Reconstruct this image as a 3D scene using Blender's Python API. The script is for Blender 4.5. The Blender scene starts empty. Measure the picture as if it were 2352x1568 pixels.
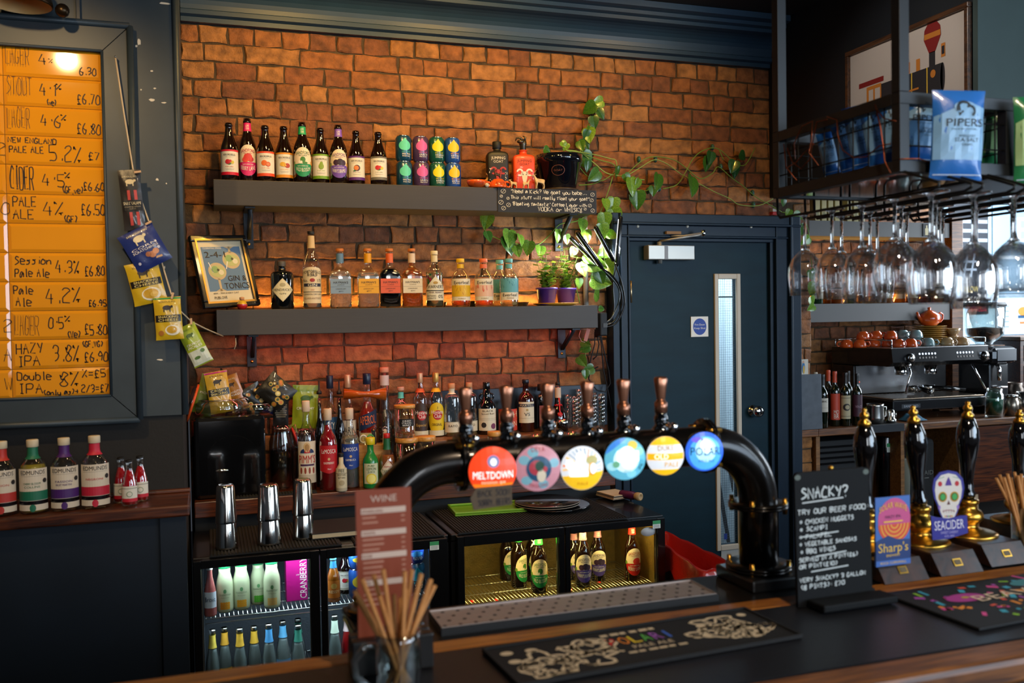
import bpy,bmesh,math,random
from mathutils import Vector,Matrix,noise
pi = math.pi
sc = bpy.context.scene
COL = sc.collection
random.seed(7)
U = random.uniform

# ------------------------------------------------------------------ camera, world, lights, exposure
CX,CY,F = 1176.0,784.0,2112.0                       # focal length in pixels of the 2352x1568 frame
v1 = Vector((7550 - CX,-(625 - CY),-F)).normalized()  # vanishing point along the brick wall
v2 = Vector((475 - CX,-(740 - CY),-F))                # vanishing point into the room
v2 = (v2 - v1 * v1.dot(v2)).normalized()
MC = Matrix((v1,v2,v1.cross(v2)))                     # camera space -> world
EYE = Vector((0,0,1.72))

def P(u,v,X=None,Y=None,Z=None):
    d = MC @ Vector(((u - CX) / F,-(v - CY) / F,-1))
    if X is not None: t = (X - EYE.x) / d.x
    elif Y is not None: t = (Y - EYE.y) / d.y
    else: t = (Z - EYE.z) / d.z
    return EYE + d * t

def mpp(p):                                             # metres per pixel at a point
    return -(MC.transposed() @ (Vector(p) - EYE)).z / F

cd = bpy.data.cameras.new('camera')
cam = bpy.data.objects.new('camera',cd); COL.objects.link(cam)
cd.sensor_width = 36; cd.lens = F * 36 / 2352; cd.clip_start = 0.05
cam.matrix_world = Matrix.Translation(EYE) @ MC.to_4x4()
cd.dof.use_dof = True; cd.dof.focus_distance = 4.1; cd.dof.aperture_fstop = 3.2
sc.camera = cam
sc.view_settings.view_transform = 'Standard'; sc.view_settings.look = 'None'
sc.view_settings.exposure = 0.1; sc.view_settings.gamma = 1; sc.view_settings.use_curve_mapping = False
sc.cycles.use_denoising = True
sc.cycles.max_bounces = 28; sc.cycles.transmission_bounces = 28; sc.cycles.transparent_max_bounces = 32
sc.cycles.glossy_bounces = 5; sc.cycles.diffuse_bounces = 3
sc.cycles.caustics_reflective = False; sc.cycles.caustics_refractive = False; sc.cycles.sample_clamp_indirect = 4

wd = bpy.data.worlds.new('world'); sc.world = wd; wd.use_nodes = True
wd.node_tree.nodes['Background'].inputs[0].default_value = (0.55,0.62,0.75,1)
wd.node_tree.nodes['Background'].inputs[1].default_value = 0.06

def aim(o,to):
    o.rotation_euler = (Vector(to) - o.location).to_track_quat('-Z','Y').to_euler()

def area(name,loc,to,sx,sy,power,col,spread=180):
    l = bpy.data.lights.new(name,'AREA'); l.shape = 'RECTANGLE'; l.size = sx; l.size_y = sy
    l.energy = power; l.color = col; l.spread = math.radians(spread)
    o = bpy.data.objects.new(name,l); COL.objects.link(o); o.location = loc; aim(o,to); return o

def spot(name,loc,to,power,col,ang=70,blend=0.6,rad=0.035):
    l = bpy.data.lights.new(name,'SPOT'); l.energy = power; l.color = col
    l.spot_size = math.radians(ang); l.spot_blend = blend; l.shadow_soft_size = rad
    o = bpy.data.objects.new(name,l); COL.objects.link(o); o.location = loc; aim(o,to); return o

WARM = (1.0,0.57,0.11); AMBER = (1.0,0.55,0.12)
spot('ceiling_spot',(1.20,3.18,3.10),(1.05,4.15,2.50),36,WARM,135,0.9)
spot('ceiling_spot',(0.40,3.18,3.10),(0.38,4.15,2.50),34,WARM,135,0.9)
spot('ceiling_spot',(2.15,3.35,3.10),(1.95,4.15,2.45),14,WARM,120,0.9)
spot('board_spot',(-0.588,2.04,2.95),(-0.6,3.4,2.05),66,(1.0,0.66,0.30),66,0.8,0.028)
spot('room_and_fill_spot',(0.5,2.95,3.12),(0.45,4.0,1.9),15,(1.0,0.70,0.36),100,0.9,0.05)
spot('room_and_fill_spot',(1.35,2.95,3.12),(1.3,4.0,1.9),15,(1.0,0.70,0.36),100,0.9,0.05)
spot('room_and_fill_spot',(0.2,1.0,3.1),(0.6,3.9,0.95),40,(1.0,0.70,0.36),40,0.9,0.06)
spot('room_and_fill_spot',(1.1,0.2,3.1),(1.0,1.9,1.1),95,(1.0,0.78,0.55),90,0.9,0.08)  # added frontal spot that brightens the bar top and wine card
area('window_and_fill_light',(4.2,-1.6,2.0),(2.0,2.6,1.5),2.4,1.8,42,(0.62,0.80,1.0),100)
area('window_and_fill_light',(1.5,-3.0,2.1),(1.0,2.0,1.1),2.6,1.5,9,(0.80,0.89,1.0),120)
area('window_and_fill_light',(0.45,-2.6,2.0),(0.8,3,1.5),0.35,1.3,9,(0.9,0.95,1.0),120)  # narrow unseen panel added for streak reflections in bottles and glasses
area('window_and_fill_light',(2.7,-2.4,2.0),(1.6,3,1.6),0.35,1.4,9,(0.8,0.9,1.0),120)  # another added panel, there only to be mirrored in the glass
area('window_and_fill_light',(3.9,0.4,2.2),(1.8,2.2,1.8),0.3,1.4,9,(0.7,0.86,1.0),120)  # added slim panel for bright streaks on the hanging glasses
area('passage_light',(6.2,4.6,2.6),(5.9,6.3,1.6),2.2,1.2,210,(0.78,0.89,1.0))
area('passage_light',(5.9,3.6,1.9),(3.9,4.5,1.5),1.2,1.2,42,(0.78,0.89,1.0))
area('shelf_strip_light',(0.88,4.118,1.778),(0.88,4.13,2.2),1.5,0.012,3.4,AMBER)
area('alcove_strip_light',(3.85,4.83,1.778),(3.85,4.80,2.2),0.9,0.012,5.0,AMBER)
area('under_shelf_strip_light',(0.88,4.00,1.655),(0.88,4.10,1.2),1.6,0.02,1.7,(1.0,0.12,0.10))
spot('picture_fill_spot',(1.85,2.75,3.12),(2.8,3.15,2.62),22,(1.0,0.93,0.85),60,0.8)  # added spot brightening the train picture in place of daylight

# ------------------------------------------------------------------ materials
MATS = {}
def lin(h):
    h = h.lstrip('#')
    return tuple(((c / 12.92) if c <= 0.04045 else ((c + 0.055) / 1.055) ** 2.4) for c in (int(h[i:i + 2],16) / 255 for i in (0,2,4)))

def mat(key,hexc,rough=0.5,metal=0.0,coat=0.0,trans=0.0,ior=1.45,emit=0.0,bump=0.0,bscale=60.0,var=0.0,vscale=8.0,spec=0.5,stretch=None,alpha=1.0):
    if key in MATS: return MATS[key]
    m = bpy.data.materials.new(key); m.use_nodes = True; MATS[key] = m
    nt = m.node_tree; b = nt.nodes['Principled BSDF']; c = lin(hexc) + (1,)
    b.inputs['Base Color'].default_value = c
    b.inputs['Roughness'].default_value = rough; b.inputs['Metallic'].default_value = metal
    b.inputs['Coat Weight'].default_value = coat; b.inputs['Coat Roughness'].default_value = 0.05
    b.inputs['Transmission Weight'].default_value = trans; b.inputs['IOR'].default_value = ior
    b.inputs['Specular IOR Level'].default_value = spec; b.inputs['Alpha'].default_value = alpha
    if emit:
        b.inputs['Emission Color'].default_value = c; b.inputs['Emission Strength'].default_value = emit
    if bump or var:
        tc = nt.nodes.new('ShaderNodeTexCoord'); src = tc.outputs['Object']
        if stretch:
            mp = nt.nodes.new('ShaderNodeMapping'); mp.inputs['Scale'].default_value = stretch
            nt.links.new(src,mp.inputs[0]); src = mp.outputs[0]
    if bump:
        n = nt.nodes.new('ShaderNodeTexNoise'); n.inputs['Scale'].default_value = bscale; n.inputs['Detail'].default_value = 8; n.inputs['Roughness'].default_value = 0.65
        bp = nt.nodes.new('ShaderNodeBump'); bp.inputs['Strength'].default_value = bump; bp.inputs['Distance'].default_value = 0.01
        nt.links.new(src,n.inputs['Vector']); nt.links.new(n.outputs[0],bp.inputs['Height']); nt.links.new(bp.outputs[0],b.inputs['Normal'])
    if var:
        n = nt.nodes.new('ShaderNodeTexNoise'); n.inputs['Scale'].default_value = vscale; n.inputs['Detail'].default_value = 5
        r = nt.nodes.new('ShaderNodeValToRGB')
        r.color_ramp.elements[0].color = tuple(x * (1 - var) for x in c[:3]) + (1,); r.color_ramp.elements[0].position = 0.3
        r.color_ramp.elements[1].color = tuple(min(1,x * (1 + var)) for x in c[:3]) + (1,); r.color_ramp.elements[1].position = 0.7
        nt.links.new(src,n.inputs['Vector']); nt.links.new(n.outputs[0],r.inputs[0]); nt.links.new(r.outputs[0],b.inputs['Base Color'])
    return m

def K(h,rough=0.5): return mat('print ' + h + ' %.2f' % rough,h,rough)
def KE(h,e=1.0): return mat('backlit ' + h + ' %.2f' % e,h,0.35,emit=e)

def glassy(key,hexc,tint=0.92,rough=0.02,gl=1.0):        # thin clear glass: tinted see-through plus mirror reflection
    if key in MATS: return MATS[key]
    m = bpy.data.materials.new(key); m.use_nodes = True; MATS[key] = m
    nt = m.node_tree; nt.nodes.clear()
    o = nt.nodes.new('ShaderNodeOutputMaterial'); mx = nt.nodes.new('ShaderNodeMixShader')
    t = nt.nodes.new('ShaderNodeBsdfTransparent'); g = nt.nodes.new('ShaderNodeBsdfGlossy')
    lw = nt.nodes.new('ShaderNodeLayerWeight'); lw.inputs[0].default_value = 0.35
    ma = nt.nodes.new('ShaderNodeMath'); ma.operation = 'MULTIPLY_ADD'; ma.inputs[1].default_value = 0.75 * gl; ma.inputs[2].default_value = 0.05 * gl
    t.inputs[0].default_value = tuple(x * tint for x in lin(hexc)) + (1,)
    g.inputs[0].default_value = (1,1,1,1); g.inputs[1].default_value = rough
    nt.links.new(lw.outputs['Facing'],ma.inputs[0]); nt.links.new(ma.outputs[0],mx.inputs[0])
    nt.links.new(t.outputs[0],mx.inputs[1]); nt.links.new(g.outputs[0],mx.inputs[2]); nt.links.new(mx.outputs[0],o.inputs[0])
    return m

def wood(key,c1,c2,rough=0.35,coat=0.3,sx=(1.2,18,18)):
    if key in MATS: return MATS[key]
    m = bpy.data.materials.new(key); m.use_nodes = True; MATS[key] = m
    nt = m.node_tree; b = nt.nodes['Principled BSDF']
    tc = nt.nodes.new('ShaderNodeTexCoord'); mp = nt.nodes.new('ShaderNodeMapping'); mp.inputs['Scale'].default_value = sx
    n = nt.nodes.new('ShaderNodeTexNoise'); n.inputs['Scale'].default_value = 4; n.inputs['Detail'].default_value = 8; n.inputs['Distortion'].default_value = 1.2
    r = nt.nodes.new('ShaderNodeValToRGB'); r.color_ramp.elements[0].color = lin(c1) + (1,); r.color_ramp.elements[1].color = lin(c2) + (1,)
    r.color_ramp.elements[0].position = 0.35; r.color_ramp.elements[1].position = 0.68
    bp = nt.nodes.new('ShaderNodeBump'); bp.inputs['Strength'].default_value = 0.15; bp.inputs['Distance'].default_value = 0.004
    nt.links.new(tc.outputs['Object'],mp.inputs[0]); nt.links.new(mp.outputs[0],n.inputs['Vector']); nt.links.new(n.outputs[0],r.inputs[0])
    nt.links.new(r.outputs[0],b.inputs['Base Color']); nt.links.new(n.outputs[0],bp.inputs['Height']); nt.links.new(bp.outputs[0],b.inputs['Normal'])
    b.inputs['Roughness'].default_value = rough; b.inputs['Coat Weight'].default_value = coat; b.inputs['Coat Roughness'].default_value = 0.15
    return m

BLACK = mat('black gloss','#0b0b0c',0.18,coat=0.6)
BLACKM = mat('black matt','#0e0e0f',0.6)
RUBBER = mat('black rubber','#101011',0.75)
STEEL = mat('brushed steel','#c9c6c0',0.22,1.0)
CHROME = mat('chrome','#e6e6e6',0.06,1.0)
BRASS = mat('brass','#c8963c',0.28,1.0,var=0.15,vscale=30)
COPPER = mat('bronze handle metal','#a86a4a',0.3,1.0)
GUN = mat('black pipe metal','#1d1a18',0.28,0.7,coat=0.3)
NAVY = mat('navy paint','#152534',0.42,var=0.12,vscale=14)
DOORNAVY = mat('door paint','#0a2732',0.5,spec=.22,var=0.15,vscale=5,stretch=(1,1,4))
GREYBLUE = mat('grey blue paint','#313a3f',0.45,var=0.12,vscale=10)
SHELF = mat('charcoal shelf paint','#37312b',0.5,var=0.06,bump=0.05,stretch=(1,20,20))
WHITE = K('#e9e4da'); CREAM = K('#e8dcc0'); INK = K('#171512')
CLEAR = glassy('clear bottle glass','#fbfbf8',0.97)
PANE = glassy('clear pane glass','#f4f8f8',0.97,0.01,0.55)
JARG = glassy('clear jar glass','#f2f6f4',0.95)
BROWN = mat('brown bottle glass','#150803',0.05,coat=1.0)
DARKG = mat('dark bottle glass','#07090b',0.05,coat=1.0)
WINEG = mat('green wine glass','#0a1206',0.06,coat=1.0)
WG = mat('crystal glass','#ffffff',0.0,trans=1.0,ior=1.46)
WGT = glassy('wine bowl glass','#fcfcfc',0.99,0.01,0.9)
WOODD = wood('dark stained wood','#2a120a','#6b3417')
WOODR = wood('worn oak wood','#4a2a14','#8a5527',.5,.08)
WOODO = wood('orange lit oak wood','#6f3a14','#b3712f')  # back strip of the bar, with the orange light put into its colour

# ------------------------------------------------------------------ mesh builder
class G:
    def __init__(s): s.v = []; s.f = []; s.mi = []; s.sm = []; s.ms = []
    def slot(s,m):
        if m not in s.ms: s.ms.append(m)
        return s.ms.index(m)
    def add(s,v,f,m,smooth=False):
        o = len(s.v); k = s.slot(m); s.v += [tuple(p) for p in v]
        for q in f: s.f.append([o + i for i in q]); s.mi.append(k); s.sm.append(smooth)
        return s
    def box(s,x0,x1,y0,y1,z0,z1,m,bev=0.0,xf=None):
        if bev <= 0:
            v = [(x,y,z) for z in (z0,z1) for y in (y0,y1) for x in (x0,x1)]
            f = [(0,2,3,1),(4,5,7,6),(0,1,5,4),(2,6,7,3),(0,4,6,2),(1,3,7,5)]; sm = False
        else:
            b = bmesh.new(); bmesh.ops.create_cube(b,size=1)
            for w in b.verts: w.co = Vector(((x0 + x1) / 2 + w.co.x * (x1 - x0),(y0 + y1) / 2 + w.co.y * (y1 - y0),(z0 + z1) / 2 + w.co.z * (z1 - z0)))
            bmesh.ops.bevel(b,geom=b.edges[:],offset=bev,segments=2,affect='EDGES',profile=0.5)
            b.verts.index_update(); v = [w.co.copy() for w in b.verts]; f = [[w.index for w in q.verts] for q in b.faces]; b.free(); sm = False
        if xf: v = [xf @ Vector(p) for p in v]
        return s.add(v,f,m,sm)
    def lathe(s,prof,m,n=24,at=(0,0,0),shape=None,xf=None,smooth=True):
        v = []; f = []; ring = []
        for r,z in prof:
            if r < 1e-6: ring.append([len(v)]); v.append((at[0],at[1],at[2] + z))
            else:
                ring.append(list(range(len(v),len(v) + n)))
                for i in range(n):
                    t = 2 * pi * i / n
                    x,y = shape(t,r,z) if shape else (r * math.cos(t),r * math.sin(t))
                    v.append((at[0] + x,at[1] + y,at[2] + z))
        for a,b in zip(ring,ring[1:]):
            for i in range(n):
                j = (i + 1) % n
                if len(a) == 1 and len(b) == 1: break
                if len(a) == 1: f.append((a[0],b[j],b[i]))
                elif len(b) == 1: f.append((a[i],a[j],b[0]))
                else: f.append((a[i],a[j],b[j],b[i]))
        if xf: v = [xf @ Vector(p) for p in v]
        return s.add(v,f,m,smooth)
    def tube(s,pts,r,m,n=8,cap=True,closed=False,smooth=True):
        pts = [Vector(p) for p in pts]; N = len(pts); v = []; f = []
        rs = r if isinstance(r,(list,tuple)) else [r] * N
        up = None
        for i,p in enumerate(pts):
            a = pts[(i - 1) % N] if (closed or i) else p; b = pts[(i + 1) % N] if (closed or i < N - 1) else p
            t = (b - a).normalized() if (b - a).length > 1e-9 else Vector((0,0,1))
            if up is None: up = t.orthogonal().normalized()
            up = (up - t * up.dot(t)); up = up.normalized() if up.length > 1e-6 else t.orthogonal().normalized()
            w = t.cross(up)
            for k in range(n):
                c = 2 * pi * k / n; v.append(p + (up * math.cos(c) + w * math.sin(c)) * rs[i])
        for i in range(N if closed else N - 1):
            j = (i + 1) % N
            for k in range(n): l = (k + 1) % n; f.append((i * n + k,i * n + l,j * n + l,j * n + k))
        if cap and not closed: f.append(list(range(n))[::-1]); f.append([(N - 1) * n + k for k in range(n)])
        return s.add(v,f,m,smooth)
    def prism(s,pts,d,m,xf=None):               # outline in local XZ, extruded along +Y by d
        n = len(pts); v = [(x,0,z) for x,z in pts] + [(x,d,z) for x,z in pts]
        f = [list(range(n)),[n + i for i in range(n)][::-1]] + [(i,i + n,(i + 1) % n + n,(i + 1) % n) for i in range(n)]
        if xf: v = [xf @ Vector(p) for p in v]
        return s.add(v,f,m)
    def ball(s,c,r,m,n=12,sc=(1,1,1),xf=None):
        k = max(4,n // 2)
        pr = [(r * math.sin(pi * i / k) * 1.0,-r * math.cos(pi * i / k)) for i in range(k + 1)]
        pr = [(max(0,a) if 0 < i < k else 0,b * sc[2]) for i,(a,b) in enumerate(pr)]
        return s.lathe(pr,m,n,c,shape=lambda t,q,z: (q * sc[0] * math.cos(t),q * sc[1] * math.sin(t)),xf=xf)
    def mesh(s,name):
        me = bpy.data.meshes.new(name); me.from_pydata(s.v,[],s.f)
        for m in s.ms: me.materials.append(m)
        me.polygons.foreach_set('material_index',s.mi); me.polygons.foreach_set('use_smooth',s.sm); me.update()
        return me
    def obj(s,name,parent=None,loc=(0,0,0),rz=0.0,fix=True):
        me = s.mesh(name)
        if fix:
            b = bmesh.new(); b.from_mesh(me); bmesh.ops.recalc_face_normals(b,faces=b.faces[:]); b.to_mesh(me); b.free()
        o = bpy.data.objects.new(name,me); COL.objects.link(o); o.location = loc; o.rotation_euler = (0,0,rz)
        if parent: o.parent = parent
        return o

def tag(o,label,cat,group=None,kind=None):
    if label: o['label'] = label
    if cat: o['category'] = cat
    if group: o['group'] = group
    if kind: o['kind'] = kind
    return o

def thing(name,label,cat,loc=(0,0,0),rz=0.0,group=None):
    o = bpy.data.objects.new(name,None); COL.objects.link(o); o.empty_display_size = 0.05
    o.location = loc; o.rotation_euler = (0,0,rz) if not hasattr(rz,'__len__') else rz
    return tag(o,label,cat,group)

def struct(g,name,parent=None,fix=True):
    o = g.obj(name,parent,fix=fix)
    if not parent: o['kind'] = 'structure'
    return o

def copy_tree(o,parent=None):
    c = o.copy(); COL.objects.link(c); c.parent = parent
    for ch in list(o.children): copy_tree(ch,c)
    return c

# ------------------------------------------------------------------ writing: printed (font) and hand drawn (pen strokes)
_TM = {}
def textmesh(t):
    if t not in _TM:
        cu = bpy.data.curves.new('t','FONT'); cu.body = t; cu.size = 1; cu.resolution_u = 2
        o = bpy.data.objects.new('t',cu); COL.objects.link(o)
        bpy.context.view_layer.update()
        me = bpy.data.meshes.new_from_object(o.evaluated_get(bpy.context.evaluated_depsgraph_get()))
        v = [(p.co.x,p.co.y) for p in me.vertices]; f = [list(q.vertices) for q in me.polygons]
        bpy.data.objects.remove(o); bpy.data.curves.remove(cu); bpy.data.meshes.remove(me)
        xs = [p[0] for p in v] or [0]
        _TM[t] = ([(x - min(xs),y) for x,y in v],f,max(xs) - min(xs))
    return _TM[t]

PEN = {  # each word is one stroke of xy digit pairs (baseline y=2, capitals reach y=8); '~' strokes are smoothed
'A':'022842 0535','B':'0208 ~0838473605 ~053544332202','C':'~4728170503123242','D':'0208 ~082847433202','E':'48080242 0535','F':'480802 0535','G':'~4728170503123244 4424',
'H':'0208 4248 0545','I':'1838 2822 1232','J':'4843 ~43321203','K':'0208 480542','L':'080242','M':'0208254842','N':'02084248','O':'~281705032243454728',
'P':'0208 ~0838473505','Q':'~281705032243454728 3351','R':'0208 ~0838473505 2542','S':'~472817163544331202','T':'0848 2822','U':'~0803123243 4348','V':'082248',
'W':'0812263248','X':'0248 0842','Y':'0825 4822','Z':'08480242','a':'~4526150312233544 4542','b':'0208 ~0526454332120','c':'~4526150312324','d':'~4526150312234344 4842',
'e':'~0444451605031242','f':'~47372622 0646','g':'~4526150313234445 ~454110','h':'0208 ~0425354442','i':'2522 2727','j':'~25211000 2727','k':'0208 450442','l':'~28232232',
'm':'0205 ~0415252322 ~2435454342','n':'0205 ~0425354442','o':'~261503123243453526','p':'0005 ~0526454332120','q':'~4526150313234445 4540','r':'0205 ~04253545',
's':'~45251534332202','t':'~28232232 0646','u':'~0503123243 4542','v':'052245','w':'0512243245','x':'0245 0542','y':'~0503123243 ~454110','z':'05450242',
'0':'~281705032243454728','1':'172822','2':'~071838473604 0402 0242','3':'~0718384735 ~15354433120','4':'280444 3632','5':'48080535 ~05354443321202',
'6':'~38160412324434150','7':'084812','8':'~253647281607152534433212031425','9':'~46281706153546 4632','.':'2223','·':'2526','-':'1535','%':'4802 ~08070817 ~3332332343',
'/':'4802','(':'~381632','?':'~07183847352524 2222','!':'2824 2222','&':'~42172837130222344','£':'~472817142202 0242 0535','½':'1808 0248 3442','=':'0444 0646',',':'2211',
"'":'2826',':':'2424 2626','"':'1816 3836','→':'0545 374533','*':'0545 1733 3713',')':'~183612',}
def strokes(t,hgt,sx=1.0,jit=0.12,sp=1.55,rnd=None):
    rnd = rnd or random; out = []; x = 0.0; k = hgt / 6.0
    for ch in t:
        g = PEN.get(ch)
        if ch == ' ': x += 4.0; continue
        if not g: x += 4.0; continue
        mx = 0; dy = rnd.uniform(-jit,jit) * 2
        for w in g.split():
            cv = w[0] == '~'; w = w[1:] if cv else w
            p = [(int(w[i]),int(w[i + 1]) - 2) for i in range(0,len(w) - 1,2)]
            mx = max(mx,max(q[0] for q in p))
            p = [(a + rnd.uniform(-jit,jit),b + rnd.uniform(-jit,jit)) for a,b in p]
            if cv and len(p) > 2:
                q = [p[0]] + p + [p[-1]]; r = []
                for i in range(1,len(q) - 2):
                    for s_ in (0,.25,.5,.75):
                        r.append(tuple(0.5 * (2 * q[i][d] + (q[i + 1][d] - q[i - 1][d]) * s_ + (2 * q[i - 1][d] - 5 * q[i][d] + 4 * q[i + 1][d] - q[i + 2][d]) * s_ ** 2 + (3 * q[i][d] - q[i - 1][d] - 3 * q[i + 1][d] + q[i + 2][d]) * s_ ** 3) for d in (0,1)))
                p = r + [p[-1]]
            out.append([((x + a) * k * sx,(b + dy) * k) for a,b in p])
        x += mx + sp
    return out,max(0,x - sp) * k * sx

def ribbon(p,w):
    if len(p) > 1 and all(abs(a[0] - p[0][0]) + abs(a[1] - p[0][1]) < w * 0.25 for a in p): p = [p[0],(p[0][0] + w * 0.5,p[0][1])]
    v = []; f = []; h = w / 2
    for i,a in enumerate(p):
        b = p[max(0,i - 1)]; c = p[min(len(p) - 1,i + 1)]
        dx,dy = c[0] - b[0],c[1] - b[1]; l = math.hypot(dx,dy) or 1
        v += [(a[0] - dy / l * h,a[1] + dx / l * h),(a[0] + dy / l * h,a[1] - dx / l * h)]
    for i in range(len(p) - 1): f.append((2 * i,2 * i + 1,2 * i + 3,2 * i + 2))
    return v,f

class D:                                            # flat artwork in layers, mapped onto a surface afterwards
    def __init__(s): s.it = []
    def poly(s,pts,m,l=0): s.it.append((list(pts),[list(range(len(pts)))],m,l,True)); return s
    def rect(s,x0,y0,x1,y1,m,l=0): return s.poly([(x0,y0),(x1,y0),(x1,y1),(x0,y1)],m,l)
    def ell(s,x,y,rx,ry,m,l=0,n=24,a0=0.0,a1=2 * pi):
        full = abs(a1 - a0 - 2 * pi) < 1e-6
        return s.poly([(x + rx * math.cos(a0 + (a1 - a0) * i / (n if full else n - 1)),y + ry * math.sin(a0 + (a1 - a0) * i / (n if full else n - 1))) for i in range(n)],m,l)
    def line(s,pts,w,m,l=0):
        v,f = ribbon(pts,w); s.it.append((v,f,m,l,False)); return s
    def arc(s,x,y,r,a0,a1,w,m,l=0,n=20,ry=None):
        ry = ry or r
        return s.line([(x + r * math.cos(a0 + (a1 - a0) * i / n),y + ry * math.sin(a0 + (a1 - a0) * i / n)) for i in range(n + 1)],w,m,l)
    def text(s,t,x,y,h,m,l=1,w=None,al='c',rot=0.0,arch=0.0,bold=0.0):
        v,f,tw = textmesh(t)
        if not v: return s
        k = h / 0.70; kx = (w / tw) if w else k
        ox = {'c': -tw * kx / 2,'l': 0,'r': -tw * kx}[al]; c,n = math.cos(rot),math.sin(rot); q = []
        for a,b in v:
            a = ox + a * kx; b = b * k - arch * (a / (tw * kx / 2)) ** 2
            q.append((x + a * c - b * n,y + a * n + b * c))
        s.it.append((q,f,m,l,False)); return s
    def hand(s,t,x,y,h,m,l=1,pw=None,w=None,al='l',sx=0.85,jit=0.14,rot=0.0,sp=1.55):
        ss,tw = strokes(t,h,sx,jit,sp); k = (w / tw) if (w and tw) else 1
        ox = {'c': -tw * k / 2,'l': 0,'r': -tw * k}[al]; c,n = math.cos(rot),math.sin(rot)
        for p in ss:
            s.line([(x + (ox + a * k) * c - b * n,y + (ox + a * k) * n + b * c) for a,b in p],pw or h * 0.13,m,l)
        return s
    def put(s,g,mp,dx=None,dy=None):
        for v,f,m,l,big in s.it:
            if big and (dx or dy):
                b = bmesh.new(); vs = [b.verts.new((p[0],p[1],0)) for p in v]
                for q in f:
                    try: b.faces.new([vs[i] for i in q])
                    except ValueError: pass
                for ax,st in ((0,dx),(1,dy)):
                    if not st: continue
                    lo = min(p[ax] for p in v); hi = max(p[ax] for p in v); k = math.ceil(lo / st + 1e-6)
                    while k * st < hi - 1e-7:
                        co = (k * st,0,0) if ax == 0 else (0,k * st,0); no = (1,0,0) if ax == 0 else (0,1,0)
                        bmesh.ops.bisect_plane(b,geom=b.verts[:] + b.edges[:] + b.faces[:],plane_co=co,plane_no=no,dist=1e-7); k += 1
                b.verts.index_update(); vv = [(w.co.x,w.co.y) for w in b.verts]; ff = [[w.index for w in q.verts] for q in b.faces]; b.free()
            else: vv,ff = v,f
            g.add([mp(a,c,l) for a,c in vv],ff,m)
        return g

EPS = 0.0005
def plane_map(o=(0,0,0),ux=(1,0,0),uy=(0,0,1),n=(0,-1,0),e=EPS):
    o,ux,uy,n = Vector(o),Vector(ux),Vector(uy),Vector(n)
    return lambda x,y,l: o + ux * x + uy * y + n * (e * (l + 1))
def cyl_map(r,z0=0.0,e=EPS,rt=None,hh=1.0,a0=0.0):
    def mp(x,y,l):
        q = r if rt is None else r + (rt - r) * min(1,max(0,y / hh))
        t = x / r + a0; q += e * (l + 1)
        return Vector((q * math.sin(t),-q * math.cos(t),z0 + y))
    return mp

# ================================================================== the setting
def add_bricks(g,x0,x1,z0,z1,y,holes=(),org=0.0):
    bm_ = [mat('brick %d' % i,h,0.62,bump=1.0,bscale=45,var=0.42,vscale=26) for i,h in enumerate(('#935c30','#8a542c','#986434','#845028','#8e562c','#7e4a2a','#9c6838','#76462a'))]
    ch = 0.0765; row = 0; z = org
    while z < z0 - ch: z += ch
    rnd = random.Random(11)
    while z < z1:
        x = x0 - rnd.uniform(0,0.2); head = rnd.random() < 0.2
        while x < x1:
            w = 0.105 if (head or rnd.random() < 0.45) else rnd.choice((0.215,0.215,0.2,0.16,0.23)); w *= rnd.uniform(0.95,1.05)
            a,b = max(x,x0),min(x + w,x1); lo,hi = z + 0.002 + rnd.uniform(0,.004),min(z + ch - 0.002 - rnd.uniform(0,.004),z1)
            x += w + rnd.uniform(0.005,0.012)
            if b - a < 0.03 or hi - lo < 0.02: continue
            if any(a < h[1] and b > h[0] and lo < h[3] and hi > h[2] for h in holes):
                for h in holes:
                    if a < h[1] and b > h[0] and lo < h[3] and hi > h[2]:
                        if a < h[0] < b: b = h[0]
                        elif a < h[1] < b: a = h[1]
                        elif lo < h[3] < hi: lo = h[3]
                        else: b = a
                if b - a < 0.03 or hi - lo < 0.02: continue
            nx = max(2,int((b - a) / 0.035)); ny = 2; j = 0.0042
            o = []
            for i in range(nx): o.append((a + (b - a) * i / nx,lo))
            for i in range(ny): o.append((b,lo + (hi - lo) * i / ny))
            for i in range(nx): o.append((b - (b - a) * i / nx,hi))
            for i in range(ny): o.append((a,hi - (hi - lo) * i / ny))
            o = [(p + rnd.uniform(-j,j),q + rnd.uniform(-j,j)) for p,q in o]
            cx,cz = (a + b) / 2,(lo + hi) / 2; dp = rnd.uniform(0.004,0.010); tl = rnd.uniform(-.02,.02)
            n = len(o); hw,hh = (b - a) / 2,(hi - lo) / 2
            v = [(p,y,q) for p,q in o]
            v += [(p,y - dp * 0.6 + rnd.uniform(-.001,.001),q) for p,q in o]
            v += [(cx + (p - cx) * (1 - 0.005 / hw),y - dp + rnd.uniform(-.0015,.0015) + tl * (p - cx),cz + (q - cz) * (1 - 0.006 / hh)) for p,q in o]
            f = []
            for r in (0,1):
                f += [(r * n + i,r * n + (i + 1) % n,(r + 1) * n + (i + 1) % n,(r + 1) * n + i) for i in range(n)]
            f.append([2 * n + i for i in range(n)])
            g.add(v,f,rnd.choice(bm_))
        z += ch; row += 1

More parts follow.
